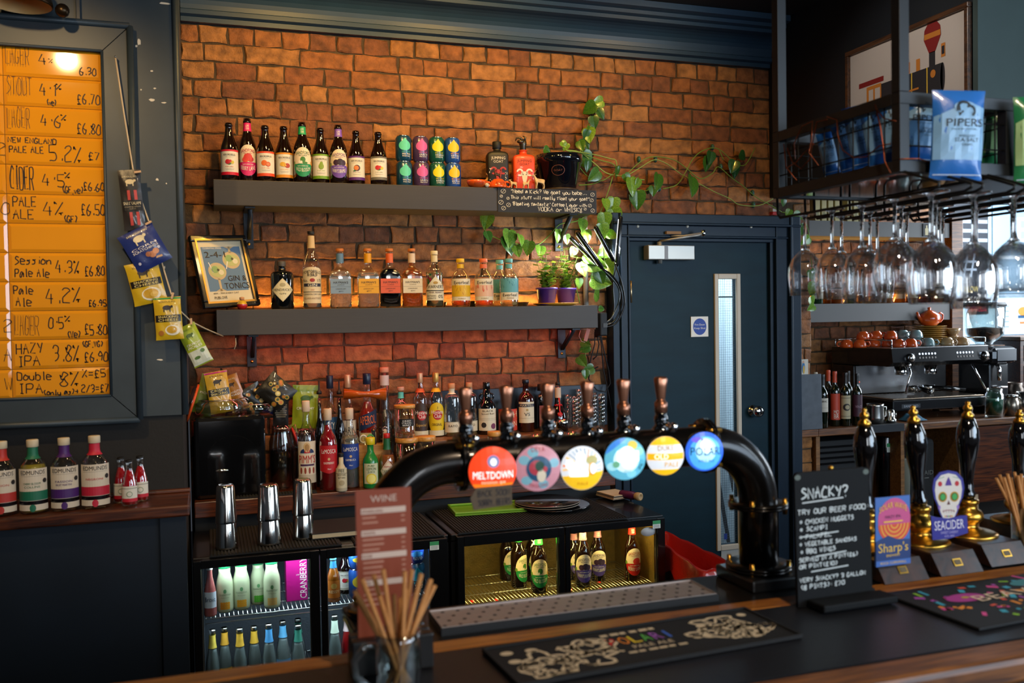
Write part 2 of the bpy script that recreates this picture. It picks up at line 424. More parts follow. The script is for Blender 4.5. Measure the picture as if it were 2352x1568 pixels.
MORTAR = mat('old mortar','#4a3a28',0.85,bump=1.0,bscale=60,var=0.4,vscale=25)
DX0,DX1,DZ = 1.868,2.942,2.222
g = G()
for bx in ((-0.08,DX0,0,3.04),(DX1,3.05,0,3.04),(DX0,DX1,DZ,3.04)):
    g.box(bx[0],bx[1],4.15,4.27,bx[2],bx[3],MORTAR)
add_bricks(g,-0.075,3.05,0.85,3.0,4.15,holes=[(DX0 - .005,DX1 + .005,0,DZ + .005)])
struct(g,'wall_back')
g = G()                                             # the alcove behind the coffee machine: a return of the pier, then the brick back
g.box(2.96,3.048,4.275,4.86,0,3.04,MORTAR); struct(g,'wall_pier'); g = G()
g.box(3.05,4.52,4.86,4.96,0,3.04,MORTAR)
add_bricks(g,3.052,4.5,0.9,2.4,4.86,org=0.02)
struct(g,'wall_alcove')
g = G(); g.box(-3,8,-3.5,8,-0.05,0,mat('floor boards','#2a211b',0.5,var=0.2,vscale=6)); struct(g,'floor')
g = G(); g.box(-3,8,-3.5,8,3.2,3.25,mat('ceiling paint','#0b1118',0.7)); struct(g,'ceiling')

# cornice: a stepped and coved moulding run along the top of the bricks
CORN = mat('cornice paint','#22394e',0.45,var=0.08)
prof = [(4.16,2.985),(4.118,2.985),(4.118,3.005),(4.098,3.012),(4.098,3.03),(4.108,3.036)]
prof += [(4.108 - 0.085 * (1 - math.cos(t * pi / 14)),3.036 + 0.085 * math.sin(t * pi / 14)) for t in range(1,8)]
prof += [(4.0,3.125),(4.0,3.142),(3.975,3.148),(3.975,3.165),(3.94,3.172),(3.94,3.2),(4.16,3.2)]
g = G(); n = len(prof)
g.add([(-0.074,a,b) for a,b in prof] + [(2.795,a,b) for a,b in prof],[[i,(i + 1) % n,(i + 1) % n + n,i + n] for i in range(n)] + [list(range(n)),list(range(n,2 * n))],CORN)
struct(g,'trim_1')

# chimney breast on the left: painted grey blue above, black below the menu board
CHX = -0.076
g = G(); gb = GREYBLUE
g.box(-3,CHX,3.40,4.28,1.40,3.199,gb); g.box(-3,CHX - 0.012,3.415,4.28,0,1.40,mat('black wall paint','#191715',0.7,bump=0.1))
g.tube([(CHX - .004,3.404,1.4),(CHX - .004,3.404,3.19)],0.012,gb,10)
PL = K('#d8cdb8',.8)
for (u,v,w,h) in ((319,96,5,9),(313,106,3,4),(378,8,14,3),(349,163,4,2),(355,203,4,2),(349,230,7,4),(377,236,6,2),(361,412,4,4),(382,421,2,2),(378,614,2,4),(368,826,8,2),(324,206,2,2)):
    c = P(u,v,Y=3.3995); k = mpp(c)
    g.add([(c.x + w * k * math.cos(t * pi / 4.5) * U(.6,1.1),3.3990,c.z + h * k * math.sin(t * pi / 4.5) * U(.6,1.1)) for t in range(9)],[list(range(9))],PL)
struct(g,'wall_left')
g = G(); g.box(-3,-0.085,3.20,3.412,0,1.09,mat('dark panel paint','#0f1b27',0.55,var=0.1)); g.box(-0.16,-0.08,3.185,3.2,0,1.09,mat('dark panel paint','#0f1b27')); struct(g,'wall_counter')
g = G(); g.box(-3,-0.068,3.15,3.412,1.092,1.13,WOODD,0.006); g.box(-3,-0.068,3.385,3.413,1.1305,1.142,WOODD,0.003)
tag(g.obj('wooden_ledge'),'reddish brown wooden ledge under the menu board','ledge')

# bulkhead that carries the train picture
g = G(); BK = mat('bulkhead paint','#10161c',0.6); BE = mat('bulkhead end paint','#3f4d4a',0.6,var=0.06)
g.box(2.8,4.6,2.80,4.14,2.32,3.199,BK); g.box(2.8,8,2.775,2.799,2.30,3.199,BE)
struct(g,'wall_bulkhead')

# fire door
DF = mat('door frame paint','#142433',0.45,spec=.3,var=0.1,vscale=20)
door = thing('door_1',None,None); door['kind'] = 'structure'
g = G()
def archi(x0,x1,z0,z1,vert):                   # moulded architrave: three stepped bands
    if vert:
        s = 1 if x0 < 2.3 else -1; e = x0 if s > 0 else x1; w = abs(x1 - x0)
        for a,b,y in ((0,.34,4.075),(.34,.42,4.062),(.42,.80,4.09),(.80,.87,4.082),(.87,1,4.105)):
            p,q = e + s * a * w,e + s * b * w; g.box(min(p,q),max(p,q),y,4.16,z0,z1,DF,0.003)
    else:
        for a,b,y in ((0,.34,4.075),(.34,.42,4.062),(.42,.80,4.09),(.80,.87,4.082),(.87,1,4.105)):
            g.box(x0,x1,y - .0013,4.1605,z1 - b * (z1 - z0),z1 - a * (z1 - z0),DF,0.003)
archi(DX0,1.978,0,2.218,True); archi(2.775,DX1,0,2.2185,True); archi(DX0 + .004,DX1 - .004,2.085,2.219,False)
for u,v in ((1465,520),(1579,520),(1725,521)):
    c = P(u,v,Y=4.088); g.lathe([(0,-.004),(.006,-.003),(.007,0)],PL,10,xf=Matrix.Translation(c) @ Matrix.Rotation(-pi / 2,4,'X'))
struct(g,'door_frame',door)
g = G(); GX0,GX1,GZ0,GZ1 = 2.475,2.588,0.53,1.90
for bx in ((1.9785,GX0,0.01,2.0845),(GX1,2.7745,0.01,2.0845),(GX0,GX1,0.01,GZ0),(GX0,GX1,GZ1,2.0845)):
    g.box(bx[0],bx[1],4.13,4.17,bx[2],bx[3],DOORNAVY)
struct(g,'door_leaf',door)
g = G(); VP = K('#c7b9a4',.45)
for bx in ((2.456,2.478,.505,1.925),(2.585,2.607,.505,1.925),(2.478,2.585,.505,.532),(2.478,2.585,1.898,1.925)):
    g.box(bx[0],bx[1],4.118,4.135,bx[2],bx[3],VP,0.003)
struct(g,'vision_panel_frame',door)
g = G(); g.box(GX0,GX1,4.148,4.152,GZ0,GZ1,PANE); W_ = K('#4a5560',.5)
x = GX0 + .006
while x < GX1: g.box(x,x + .0009,4.1465,4.1474,GZ0,GZ1,W_); x += .0125
z = GZ0 + .005
while z < GZ1: g.box(GX0,GX1,4.1455,4.1464,z,z + .0009,W_); z += .0125
g.box(2.51,2.528,4.143,4.1445,.555,.585,K('#1c3a8a')); g.box(GX0 + .004,GX1 - .01,4.143,4.1445,1.803,1.81,K('#28443c'))
struct(g,'wired_glass',door)
g = G(); c = P(1737,944,Y=4.1)
rot = Matrix.Translation((c.x,4.13,c.z)) @ Matrix.Rotation(pi / 2,4,'X')
g.lathe([(.0,0),(.031,0),(.031,.006),(.012,.01),(.012,.03),(.026,.038),(.031,.05),(.026,.062),(.012,.068),(0,.069)],CHROME,24,xf=rot); struct(g,'door_knob',door)
g = G(); g.box(1.976,1.99,4.112,4.13,1.782,1.89,mat('hinge steel','#b09a78',.3,.9),0.002); g.tube([(1.981,4.108,1.782),(1.981,4.108,1.89)],.006,MATS['hinge steel'],10); struct(g,'hinge',door)
g = G(); CL = mat('closer aluminium','#a9a49b',.4,.6)
g.box(2.062,2.318,4.075,4.13,1.992,2.064,CL,.004); g.tube([(2.137,4.10,1.975),(2.137,4.10,2.082)],.012,CL,12)
g.box(2.15,2.17,4.0745,4.0752,1.994,2.062,K('#8a9098')); struct(g,'closer_body',door)
g = G(); g.tube([(2.137,4.10,2.085),(2.16,4.05,2.088),(2.335,4.02,2.115)],.006,CL,8); g.tube([(2.335,4.02,2.12),(2.25,4.06,2.108),(2.19,4.082,2.11)],.006,CL,8)
g.tube([(2.335,4.02,2.105),(2.335,4.02,2.135)],.011,CHROME,12); g.box(2.16,2.24,4.068,4.085,2.118,2.132,mat('bare wood patch','#8a6a48',.7)); struct(g,'closer_arm',door)
t = thing('door_sign','small white square sign with blue disc reading Fire Door Keep Shut','sign',(2.37,4.128,1.6575))
g = G(); g.box(-.049,.049,-.004,.0015,-.051,.051,WHITE); d = D(); d.ell(0,0,.038,.042,K('#1b3f9c'),0); d.text('Fire Door',0,.006,.0095,WHITE,1,.058); d.text('Keep Shut',0,-.012,.0095,WHITE,1,.064)
d.put(g,plane_map((0,-.004,0))); g.obj('sign_plate',t)
t = thing('warning_sign','white plate with black and yellow warning triangle low on the door','sign',(2.56,4.128,.456))
g = G(); g.box(-.078,.078,-.003,.0015,-.046,.046,K('#b9b4aa')); d = D(); d.poly([(.0,-.044),(.09,-.044),(.045,.03)][:3],INK,0); d.poly([(.014,-.037),(.072,-.037),(.043,.014)],K('#d8b020'),1); d.put(g,plane_map((0,-.003,0))); g.obj('sign_plate',t)

# corridor seen through the wired glass, and the bright passage beyond the alcove
g = G(); PW = mat('corridor paint','#c9d6de',.6)
g.box(2.0,2.957,4.82,4.85,0,2.6,PW); g.box(2.0,2.02,4.3,4.82,0,2.6,PW); g.box(2.94,2.957,4.28,4.819,0,2.6,PW)
struct(g,'wall_corridor')
area('corridor_light',(2.45,4.45,2.4),(2.65,4.8,1.2),.4,.25,30,(.78,.9,1.0))
st = thing('handrail','thin dark stair handrail seen through the wired glass of the door','handrail',(2.62,4.76,0))
g = G(); g.tube([(.20,0,.9),(.32,-.02,.15)],.012,BLACKM,8); g.tube([(.29,0,.9),(.42,-.02,.15)],.012,BLACKM,8); g.tube([(.1,0,.32),(.6,0,.36)],.014,BLACKM,8); g.tube([(.2,0,.9),(.29,0,.9)],.01,BLACKM,8); g.tube([(.33,-.02,0),(.33,-.02,.17)],.01,BLACKM,8); g.tube([(.43,-.02,0),(.43,-.02,.17)],.01,BLACKM,8); g.obj('rails',st)
g = G(); PS = mat('passage paint','#9fb4c2',.6)
g.box(4.4,8,6.3,6.35,0,3.2,PS); g.box(4.5,4.53,4.97,6.3,0,3.2,PS)
struct(g,'wall_passage')

# ================================================================== fixed furniture
def wall_shelf(x0,x1,zt,zb,bx,label):
    t = thing('wall_shelf',label,'shelf',((x0 + x1) / 2,4.03,zb)); w = (x1 - x0) / 2; h = zt - zb
    g = G(); g.box(-w,w,-.11,.105,0,h,SHELF,.002); g.obj('beam',t)
    for b,drop in bx:
        g = G(); o = b - (x0 + x1) / 2; BR = mat('bracket steel','#23262b',.45,.4)
        g.box(o - .02,o + .02,.098,.106,-drop,-.001,BR,.001); g.box(o - .02,o + .02,-.09,.106,-.008,-.0008,BR,.001)
        g.tube([(o + .002,-.05,-.006),(o + .002,.097,-drop + .045)],.011,BR,4)
        g.lathe([(0,.004),(.006,.003),(.007,0)],BRASS,10,xf=Matrix.Translation((o,.098,-drop + .022)) @ Matrix.Rotation(pi / 2,4,'X'))
        g.obj('bracket',t)
    return t
wall_shelf(.038,1.722,2.298,2.194,((P(570,500,Y=4.13).x,.16),(P(1283,500,Y=4.13).x,.16)),'long charcoal wall shelf carrying the cider bottles and the drink cans')
wall_shelf(.037,1.720,1.770,1.665,((P(578,800,Y=4.13).x,.14),(P(1290,790,Y=4.13).x,.145)),'long charcoal wall shelf carrying the gin bottles and purple pots')

t = thing('back_bar_ledge','dark wooden back bar ledge running under the brick wall','ledge',(.85,4.0,.935))
g = G(); g.box(-.915,.93,-.12,.125,0,.065,WOODD,.004); g.obj('worktop',t)
g = G(); g.box(-.915,.93,-.06,.125,-.935,-.001,mat('black carcass','#0d0d0e',.6)); g.obj('carcass',t)
t = thing('bottle_step','raised rustic wooden step that the rum and cognac bottles stand on','step',(1.29,4.0,1.0005))
g = G(); g.box(-.45,.46,-.06,.125,0,.185,WOODR,.006); g.obj('step_block',t)
t = thing('splashback_board','navy splashback board behind the rum and cognac bottles','board',(1.43,4.13,1.186)); g = G(); g.box(-.45,.425,-.004,.002,0,.20,NAVY,.002); g.obj('board_panel',t)

def stickr(x0,y0,z0,w,h,col1,col2,d=None):
    g = G(); d = D(); d.rect(0,0,w,h,K(col1),0); d.rect(0,h * .55,w,h,K(col2),1)
    for i in range(3): d.rect(w * .1,h * (.1 + .14 * i),w * .85,h * (.15 + .14 * i),K('#8a8f8c'),1)
    d.put(g,plane_map((x0,y0,z0))); return g

def cooler(x0,x1,label,lining,glasses,shelves,light,pw,stick):
    t = thing('bottle_cooler',label,'fridge',((x0 + x1) / 2,3.40,0)); w = (x1 - x0) / 2; H = .888; CB = mat('cooler black','#0a0a0b',.32,coat=.3)
    g = G(); g.box(-w,w,.02,.46,H - .028,H,CB,.004); g.box(-w,-w + .03,.02,.46,.02,H - .029,CB); g.box(w - .03,w,.02,.46,.02,H - .029,CB); g.box(-w,w,.445,.46,.02,H - .029,CB); g.box(-w,w,.02,.46,.02,.12,CB); g.obj('cabinet',t)
    g = G(); g.box(-w + .031,w - .031,.436,.444,.121,H - .03,lining); g.box(-w + .031,-w + .034,.03,.436,.121,H - .03,lining); g.box(w - .034,w - .031,.03,.436,.121,H - .03,lining); g.box(-w + .031,w - .031,.03,.436,H - .034,H - .0285,lining); g.obj('lining',t)
    for z in shelves:
        g = G(); WR = mat('cooler shelf wire','#d8d8d4',.25,.9); n = int((2 * w - .08) / .016)
        for i in range(n + 1): x = -w + .04 + i * .016; g.tube([(x,.05,z),(x,.42,z)],.0016,WR,5)
        for y,dz in ((.05,-.003),(.05,-.02),(.17,-.003),(.30,-.003),(.42,-.003)): g.tube([(-w + .037,y,z + dz),(w - .037,y,z + dz)],.0026,WR,6)
        g.obj('wire_shelf',t)
    c = (x0 + x1) / 2
    for (a,b,gx0,gx1,gz0,gz1) in glasses:
        a -= c; b -= c; gx0 -= c; gx1 -= c
        d = G(); FR = mat('cooler door black','#0b0b0c',.25,coat=.4)
        d.box(a,gx0,-.018,.018,.10,H - .003,FR,.002); d.box(gx1,b,-.018,.018,.10,H - .003,FR,.002)
        d.box(gx0 + .0003,gx1 - .0003,-.018,.018,.10,gz0,FR,.001); d.box(gx0 + .0003,gx1 - .0003,-.018,.018,gz1,H - .003,FR,.001)
        do = d.obj('door',t)
        g = G(); g.box(gx0,gx1,0,.003,gz0,gz1,PANE); g.obj('door_glass',do)
        g = G()
        for q in ((gx0,gx0 + .003,gz0,gz1),(gx1 - .003,gx1,gz0,gz1)): g.box(q[0],q[1],-.006,-.001,q[2],q[3],mat('door seal trim','#77756e',.3,.8))
        g.obj('glass_trim',do)
    g = stickr(stick - c,-.019,H - .043,.035,.032,'#dfe6e0','#3a9a60'); g.obj('energy_sticker',t)
    area('cooler_lamp',(c,3.47,.845),(c,3.60,.40),2 * w - .12,.02,pw,light)
    area('cooler_lamp',(c,3.46,shelves[0] - .03),(c,3.58,.2),2 * w - .12,.02,pw * .9,light)
    return t
cooler(-.068,.862,'black two door bottle cooler holding juice and tonic bottles',mat('grey cooler lining','#4a5058',.5,.3,bump=.3,bscale=120),
       ((-.066,.368,-.040,.335,.36,.856),(.372,.848,.395,.782,.36,.850)),(.66,.37),(.74,.90,1.0),2.3,.78)
tcool = cooler(.872,1.785,'black two door bottle cooler lit yellow with cider bottles inside',mat('gold cooler lining','#6e5a2a',.45,.4,bump=.5,bscale=140,var=.2,vscale=40),
       ((.888,1.328,.915,1.303,.36,.846),(1.332,1.772,1.352,1.738,.36,.856)),(.60,),(1.0,.74,.22),4.0,1.715)
g = G(); g.lathe([(0,0),(.03,0),(.03,.002),(0,.002)],K('#c9cdd0'),24,shape=lambda t,r,z: (1.15 * r * math.cos(t),.62 * r * math.sin(t)),xf=Matrix.Translation((.375,-.001,.83)) @ Matrix.Rotation(pi / 2,4,'X'))
g.obj('oval_badge',tcool)

def mat_rubber(x0,x1,y0,y1,z,label):
    t = thing('rubber_bar_mat',label,'mat',((x0 + x1) / 2,(y0 + y1) / 2,z)); g = G(); w,l = (x1 - x0) / 2,(y1 - y0) / 2
    g.box(-w,w,-l,l,0,.004,RUBBER); n = int(2 * w / .012)
    for i in range(n): g.box(-w + .003 + i * .012,-w + .009 + i * .012,-l + .004,l - .004,.0041,.0075,RUBBER)
    g.obj('ribbed_sheet',t)
mat_rubber(-.01,.455,3.41,3.85,.8885,'black ribbed rubber mat under the three shaker tin stacks')
mat_rubber(.50,.845,3.41,3.85,.8885,'black ribbed rubber mat behind the brown wine card')
mat_rubber(.90,1.62,3.41,3.85,.8885,'black ribbed rubber mat under the green tray and black plates')
mat_rubber(.05,.42,3.885,3.945,1.0005,'narrow black ribbed mat in front of the black speaker')

# ---- bar counter in front
SLATE = mat('dark counter top','#17181c',.38,var=.25,vscale=5,bump=.05)
t = thing('bar_counter','dark topped bar counter with a worn wooden edge and blue front panel','counter',(.6,1.5,0))
g = G(); g.box(-3.1,3.2,-.165,.155,1.062,1.10,SLATE); g.obj('counter_top',t)
g = G(); g.box(-3.1,3.2,-.245,-.1655,1.05,1.101,WOODR,.012); g.obj('front_edge',t)
g = G(); g.box(-3.1,3.2,.1555,.212,1.055,1.1005,WOODO,.004); g.obj('back_edge',t)
g = G(); PNL = mat('bar panel paint','#2b3f4c',.5); g.box(-3.1,3.2,-.20,-.17,0,1.049,PNL)
for i in range(30): g.box(-3.0 + i * .2,-2.992 + i * .2,-.2035,-.2002,.05,1.045,mat('panel groove shade','#131d25',.6))  # thin strips on the panel face; groove shade put into darker colour
g.obj('front_panel',t)
g = G(); g.box(-.20,1.8,.2125,.42,1.05,1.098,mat('black slab','#0c0b0b',.4,coat=.2),.003); g.obj('font_plinth',t)

# ---- drip tray
t = thing('drip_tray','long steel drip tray with round holes under the beer taps','tray',(.735,1.80,1.0985)); g = G(); DT = mat('drip tray steel','#b4a8a2',.42,.6)
g.box(-.31,.30,-.055,.055,0,.012,mat('tray well','#242222',.4,.6),.002)
hx,hy = 38,4; cw = .61 / hx; cl = .11 / hy
for i in range(hx):
    for j in range(hy):
        x0,y0 = -.31 + i * cw,-.055 + j * cl; cx_,cy_ = x0 + cw / 2,y0 + cl / 2; r = .0045 if (i + j) % 2 == 0 else 0
        if not r: g.add([(x0,y0,.0135),(x0 + cw,y0,.0135),(x0 + cw,y0 + cl,.0135),(x0,y0 + cl,.0135)],[(0,1,2,3)],DT); continue
        o = [(x0 + cw,cy_),(x0 + cw,y0 + cl),(cx_,y0 + cl),(x0,y0 + cl),(x0,cy_),(x0,y0),(cx_,y0),(x0 + cw,y0)]
        q = [(cx_ + r * math.cos(k * pi / 4),cy_ + r * math.sin(k * pi / 4)) for k in range(8)]
        g.add([(a,b,.0135) for a,b in o] + [(a,b,.0135) for a,b in q],[(k,(k + 1) % 8,8 + (k + 1) % 8,8 + k) for k in range(8)],DT)
g.box(-.314,.304,-.062,-.0572,0,.015,BLACKM)
for q in ((-.312,.302,-.057,-.055),(-.312,.302,.055,.057),(-.312,-.31,-.055,.055),(.30,.302,-.055,.055)): g.box(q[0],q[1],q[2],q[3],0,.016,DT)
g.obj('perforated_tray',t,fix=False)

# ---- tap font: a black pipe arch with six taps and six backlit lenses
YF,ZP,RP = 1.84,1.422,.044
font = thing('beer_font','black pipe arch beer font with six round lit badges and bronze handles','beer font',(.78,YF,1.098))
L = lambda p: (p[0] - .78,p[1] - YF,p[2] - 1.098)
g = G(); LX = .322; pts = [(LX,YF,1.115)]; r_ = .15
for i in range(13): a = pi - i * pi / 24; pts.append((LX + r_ + r_ * math.cos(a),YF,ZP - r_ + r_ * math.sin(a)))
r_ = .135
for i in range(13): a = pi / 2 - i * pi / 24; pts.append((1.205 - r_ + r_ * math.cos(a),YF,ZP - r_ + r_ * math.sin(a)))
pts.append((1.205,YF,1.115)); g.tube([L(p) for p in pts],RP,GUN,28); g.obj('pipe',font)
def flange(c,axis,r=.06,bolts=4,nm='flange'):
    g = G(); rot = Matrix.Translation(L(c)) @ {'x': Matrix.Rotation(pi / 2,4,'Y'),'z': Matrix()}[axis]
    g.lathe([(RP * .99,-.006),(r,-.006),(r,-.001),(RP + .004,-.0005),(r,.0005),(r,.006),(RP * .99,.006)],GUN,28,xf=rot)
    for k in range(bolts):
        a = pi / 4 + k * 2 * pi / bolts; x,y = (r - .007) * math.cos(a),(r - .007) * math.sin(a)
        g.lathe([(0,-.018),(.006,-.018),(.006,.018),(0,.018)],BRASS,6,at=(x,y,0),xf=rot)
    g.obj(nm,font)
flange((.492,YF,ZP),'x'); flange((1.068,YF,ZP),'x',.062); flange((1.205,YF,1.277),'z',.068); flange((1.205,YF,1.135),'z',.075); flange((LX,YF,1.135),'z',.07)
for xx in (.425,LX - .78):
    q = G(); q.box(xx - .07,xx + .07,-.085,.075,0,.028,mat('font base black','#121111',.35,coat=.3),.005); q.obj('base_block',font)
for u,vt in ((1068,888),(1162,884),(1257,878),(1348,874),(1431,869),(1517,864)):
    p = P(u,vt,Y=1.85); zt = p.z; z0 = ZP + RP - .004; h = zt - z0
    x = p.x - .78
    g = G(); k = h / .16
    BZ = mat('bronze tap metal','#a06a50',.28,.85,coat=.2)
    g.lathe([(.011,0.052 * k),(.0145,.054 * k),(.0145,.082 * k),(.011,.086 * k),(.009,.092 * k)],BZ,20)
    q = lambda tt,rr,zz: (rr * math.copysign(abs(math.cos(tt)) ** .6,math.cos(tt)),rr * .8 * math.copysign(abs(math.sin(tt)) ** .6,math.sin(tt)))
    g.lathe([(.0085,.092 * k),(.0095,.098 * k),(.0125,.13 * k),(.0145,.152 * k),(.012,.158 * k),(0,.16 * k)],BZ,20,shape=q)
    h_ = g.obj('tap_handle',font,(x,.01,z0 - 1.098))
    g = G(); g.lathe([(.018,-.002),(.02,.004),(.013,.012),(.0155,.02),(.0155,.03),(.0125,.034),(.0135,.052 * k),(.010,.053 * k)],DARKG,20); g.lathe([(.021,-.004),(.022,.002),(.017,.006)],CHROME,20)
    g.tube([(0,0,.016),(.006,-.03,.012),(.006,-.045,.004)],.007,CHROME,10); g.ball((.006,-.048,.012),.010,CHROME,12)
    g.obj('tap_collar',h_)
def lens(u,v,rad,fn,e=.85,flat=False):
    p = P(u,v,Y=YF - .085); g = G(); o = L(p); th = .35 * -math.atan2(p.x,p.y)
    rt = Matrix.Translation(o) @ Matrix.Rotation(th,4,'Z')
    rot = rt @ Matrix.Rotation(pi / 2,4,'X')
    g.lathe([(0,-.03),(rad * .55,-.03),(rad * .98,-.018),(rad,-.012),(rad,-.001),(rad * .97,0)],BLACK,40,xf=rot)
    bk = G(); d = D(); fn(d,rad,e)
    mp = lambda x,y,l: rt @ Vector((x,-.002 - .012 * (1 - min(1,(x * x + y * y) / rad ** 2)) - .0004 * (l + 1),y))
    d.put(bk,mp,rad / 4,rad / 4)
    lo = g.obj('lens_housing',font); bk.obj('lit_lens',lo,fix=False)
def f_melt(d,r,e):
    d.ell(0,0,r,r,KE('#e8401c',e),0,40); d.poly([(-r * .85,-r * .5)] + [(r * .99 * math.cos(a),r * .99 * math.sin(a)) for a in [pi + .55 + i * (pi - 1.1) / 14 for i in range(15)]] + [(r * .85,-r * .5)],KE('#f07a1e',e),1)
    d.ell(0,r * .42,r * .25,r * .25,KE('#6a6f98',e),2); d.ell(.0,r * .40,r * .13,r * .15,KE('#f3eee6',e),3)
    d.text('MELTDOWN',0,-r * .28,r * .30,KE('#ffffff',1.1),3,r * 1.66); d.text('session ipa',0,-r * .48,r * .13,KE('#f7d8b0',e),3,r * 1.0); d.ell(0,-r * .72,r * .3,r * .12,KE('#f8c23c',e),2)
    d.text('4.4%',0,-r * .9,r * .12,KE('#ffffff',e),3,r * .25)
def f_deya(d,r,e):
    d.ell(0,0,r,r,KE('#b5808c',.55),0,40)
    for i,a in enumerate((.3,1.9,2.6,3.9,5.0)): d.ell(r * .72 * math.cos(a),r * .72 * math.sin(a),r * .24,r * .2,KE('#6f9fae',.55),1,12)
    d.ell(0,0,r * .55,r * .55,KE('#254a68',.5),2); d.ell(-.1 * r,.05 * r,r * .34,r * .32,KE('#9c3440',.5),3); d.ell(.02 * r,.12 * r,r * .2,r * .22,KE('#123a2c',.5),4); d.ell(.1 * r,-.3 * r,r * .2,r * .28,KE('#c3b8a4',.5),4); d.ell(.26 * r,-.02 * r,r * .1,r * .12,KE('#a83a46',.5),4)
    d.text('DEYA',0,r * .72,r * .2,KE('#8a2c3c',.6),3,r * .6); d.text('MAGAZINE',0,-r * .82,r * .16,KE('#8a2c3c',.6),3,r * .8,arch=-r * .06)
def f_splash(d,r,e):
    d.ell(0,0,r,r,KE('#c9cfd6',e),0,40); d.poly([(r * .99 * math.cos(a),r * .99 * math.sin(a)) for a in [pi + .35 + i * (pi - .5) / 14 for i in range(15)]],KE('#dcae22',e),1)
    for i in range(16): a = -.2 + i * .22; d.line([(r * .5 * math.cos(a),r * .5 * math.sin(a)),(r * .92 * math.cos(a + .1),r * .92 * math.sin(a + .1))],r * U(.04,.1),KE(random.choice(('#d8742c','#8a9aa8','#e0b070','#b0b8c4')),e),2)
    d.ell(r * .42,r * .38,r * .28,r * .2,KE('#9a9252',e),3); d.ell(-.1 * r,r * .5,r * .22,r * .26,KE('#eef2f6',1),3); d.ell(-r * .6,r * .2,r * .2,r * .24,KE('#e6ecf2',1),3); d.rect(-r * .62,-r * .35,r * .22,r * .14,KE('#f4f6f8',1),4); d.ell(r * .42,-r * .02,r * .2,r * .28,KE('#d8862a',e),4); d.ell(r * .46,0,r * .15,r * .24,KE('#f4f2ee',1),5)
    d.text(': %',-r * .2,-r * .08,r * .16,KE('#3a3a3a',.2),6,r * .25); d.text('PALE',0,-r * .75,r * .14,KE('#9a7a18',.5),3,r * .5)
def f_blue(d,r,e):
    d.ell(0,0,r,r,KE('#5aa8c0',e),0,40); d.poly([(r * .99 * math.cos(a),r * .99 * math.sin(a)) for a in [1.5 + i * .1 for i in range(15)]],KE('#3a7ac8',e),1)
    for a,c in ((1.1,'#c8b04a'),(.5,'#7ab8a0'),(-.3,'#4a9ab4'),(-1.2,'#78c0d4'),(3.6,'#9ad0dc')): d.ell(r * .74 * math.cos(a),r * .74 * math.sin(a),r * .25,r * .2,KE(c,e),2,12)
    d.ell(0,-.02 * r,r * .62,r * .6,KE('#bfe0e8',.9),3); d.rect(-r * .45,-r * .1,r * .62,r * .4,KE('#f2f7f8',1),4); d.ell(.05 * r,.42 * r,r * .3,r * .2,KE('#f2f7f8',1),5); d.ell(.1 * r,-.2 * r,r * .34,r * .22,KE('#f2f7f8',1),5)
    d.ell(-.5 * r,-.22 * r,r * .16,r * .16,KE('#6aa888',.7),5); d.text('IPA',r * .8,-r * .4,r * .18,KE('#16384a',.3),5,r * .3,rot=1.1); d.text('PALE',.05 * r,-r * .6,r * .1,KE('#3a6a80',.4),5,r * .3)
def f_pale(d,r,e):
    d.ell(0,0,r,r,KE('#ccd2da',e),0,40)
    for a0,a1 in ((.62,pi - .62),(pi + .75,2 * pi - .75)): d.poly([(r * .995 * math.cos(a0 + (a1 - a0) * i / 12),r * .995 * math.sin(a0 + (a1 - a0) * i / 12)) for i in range(13)],KE('#e2b018',e),1)
    d.rect(-r * .96,-r * .18,r * .96,r * .16,KE('#f0a818',e),1)
    d.text('DUKE',-r * .02,r * .3,r * .26,KE('#a87a14',.5),2,r * .85); d.text('OLD',-r * .28,-r * .13,r * .26,KE('#ffffff',1.1),2,r * .7); d.text('PALE',r * .3,-r * .56,r * .28,KE('#d09a18',.6),2,r * .8)
def f_polar(d,r,e):
    d.ell(0,0,r,r,KE('#2f62d8',e),0,40); d.ell(0,-.06 * r,r * .84,r * .86,KE('#4fa6ea',e),1); d.ell(0,.1 * r,r * .55,r * .62,KE('#a8dcf6',.95),2); d.ell(0,.3 * r,r * .3,r * .34,KE('#eefaff',1),3); d.ell(-.4 * r,.62 * r,r * .3,r * .14,KE('#6a5ad0',e),2)
    d.text('POLARI',.02 * r,-r * .16,r * .42,KE('#123a5a',.25),4,r * 1.6); d.text('PALE ALE',.03 * r,-r * .5,r * .13,KE('#1c4a80',.3),4,r * .8)
for a in ((1131,1081,.049,f_melt),(1235,1074,.0475,f_deya),(1336,1074,.0455,f_splash),(1435,1053,.0445,f_blue),(1527,1046,.0415,f_pale),(1617,1036,.0425,f_polar)): lens(*a)

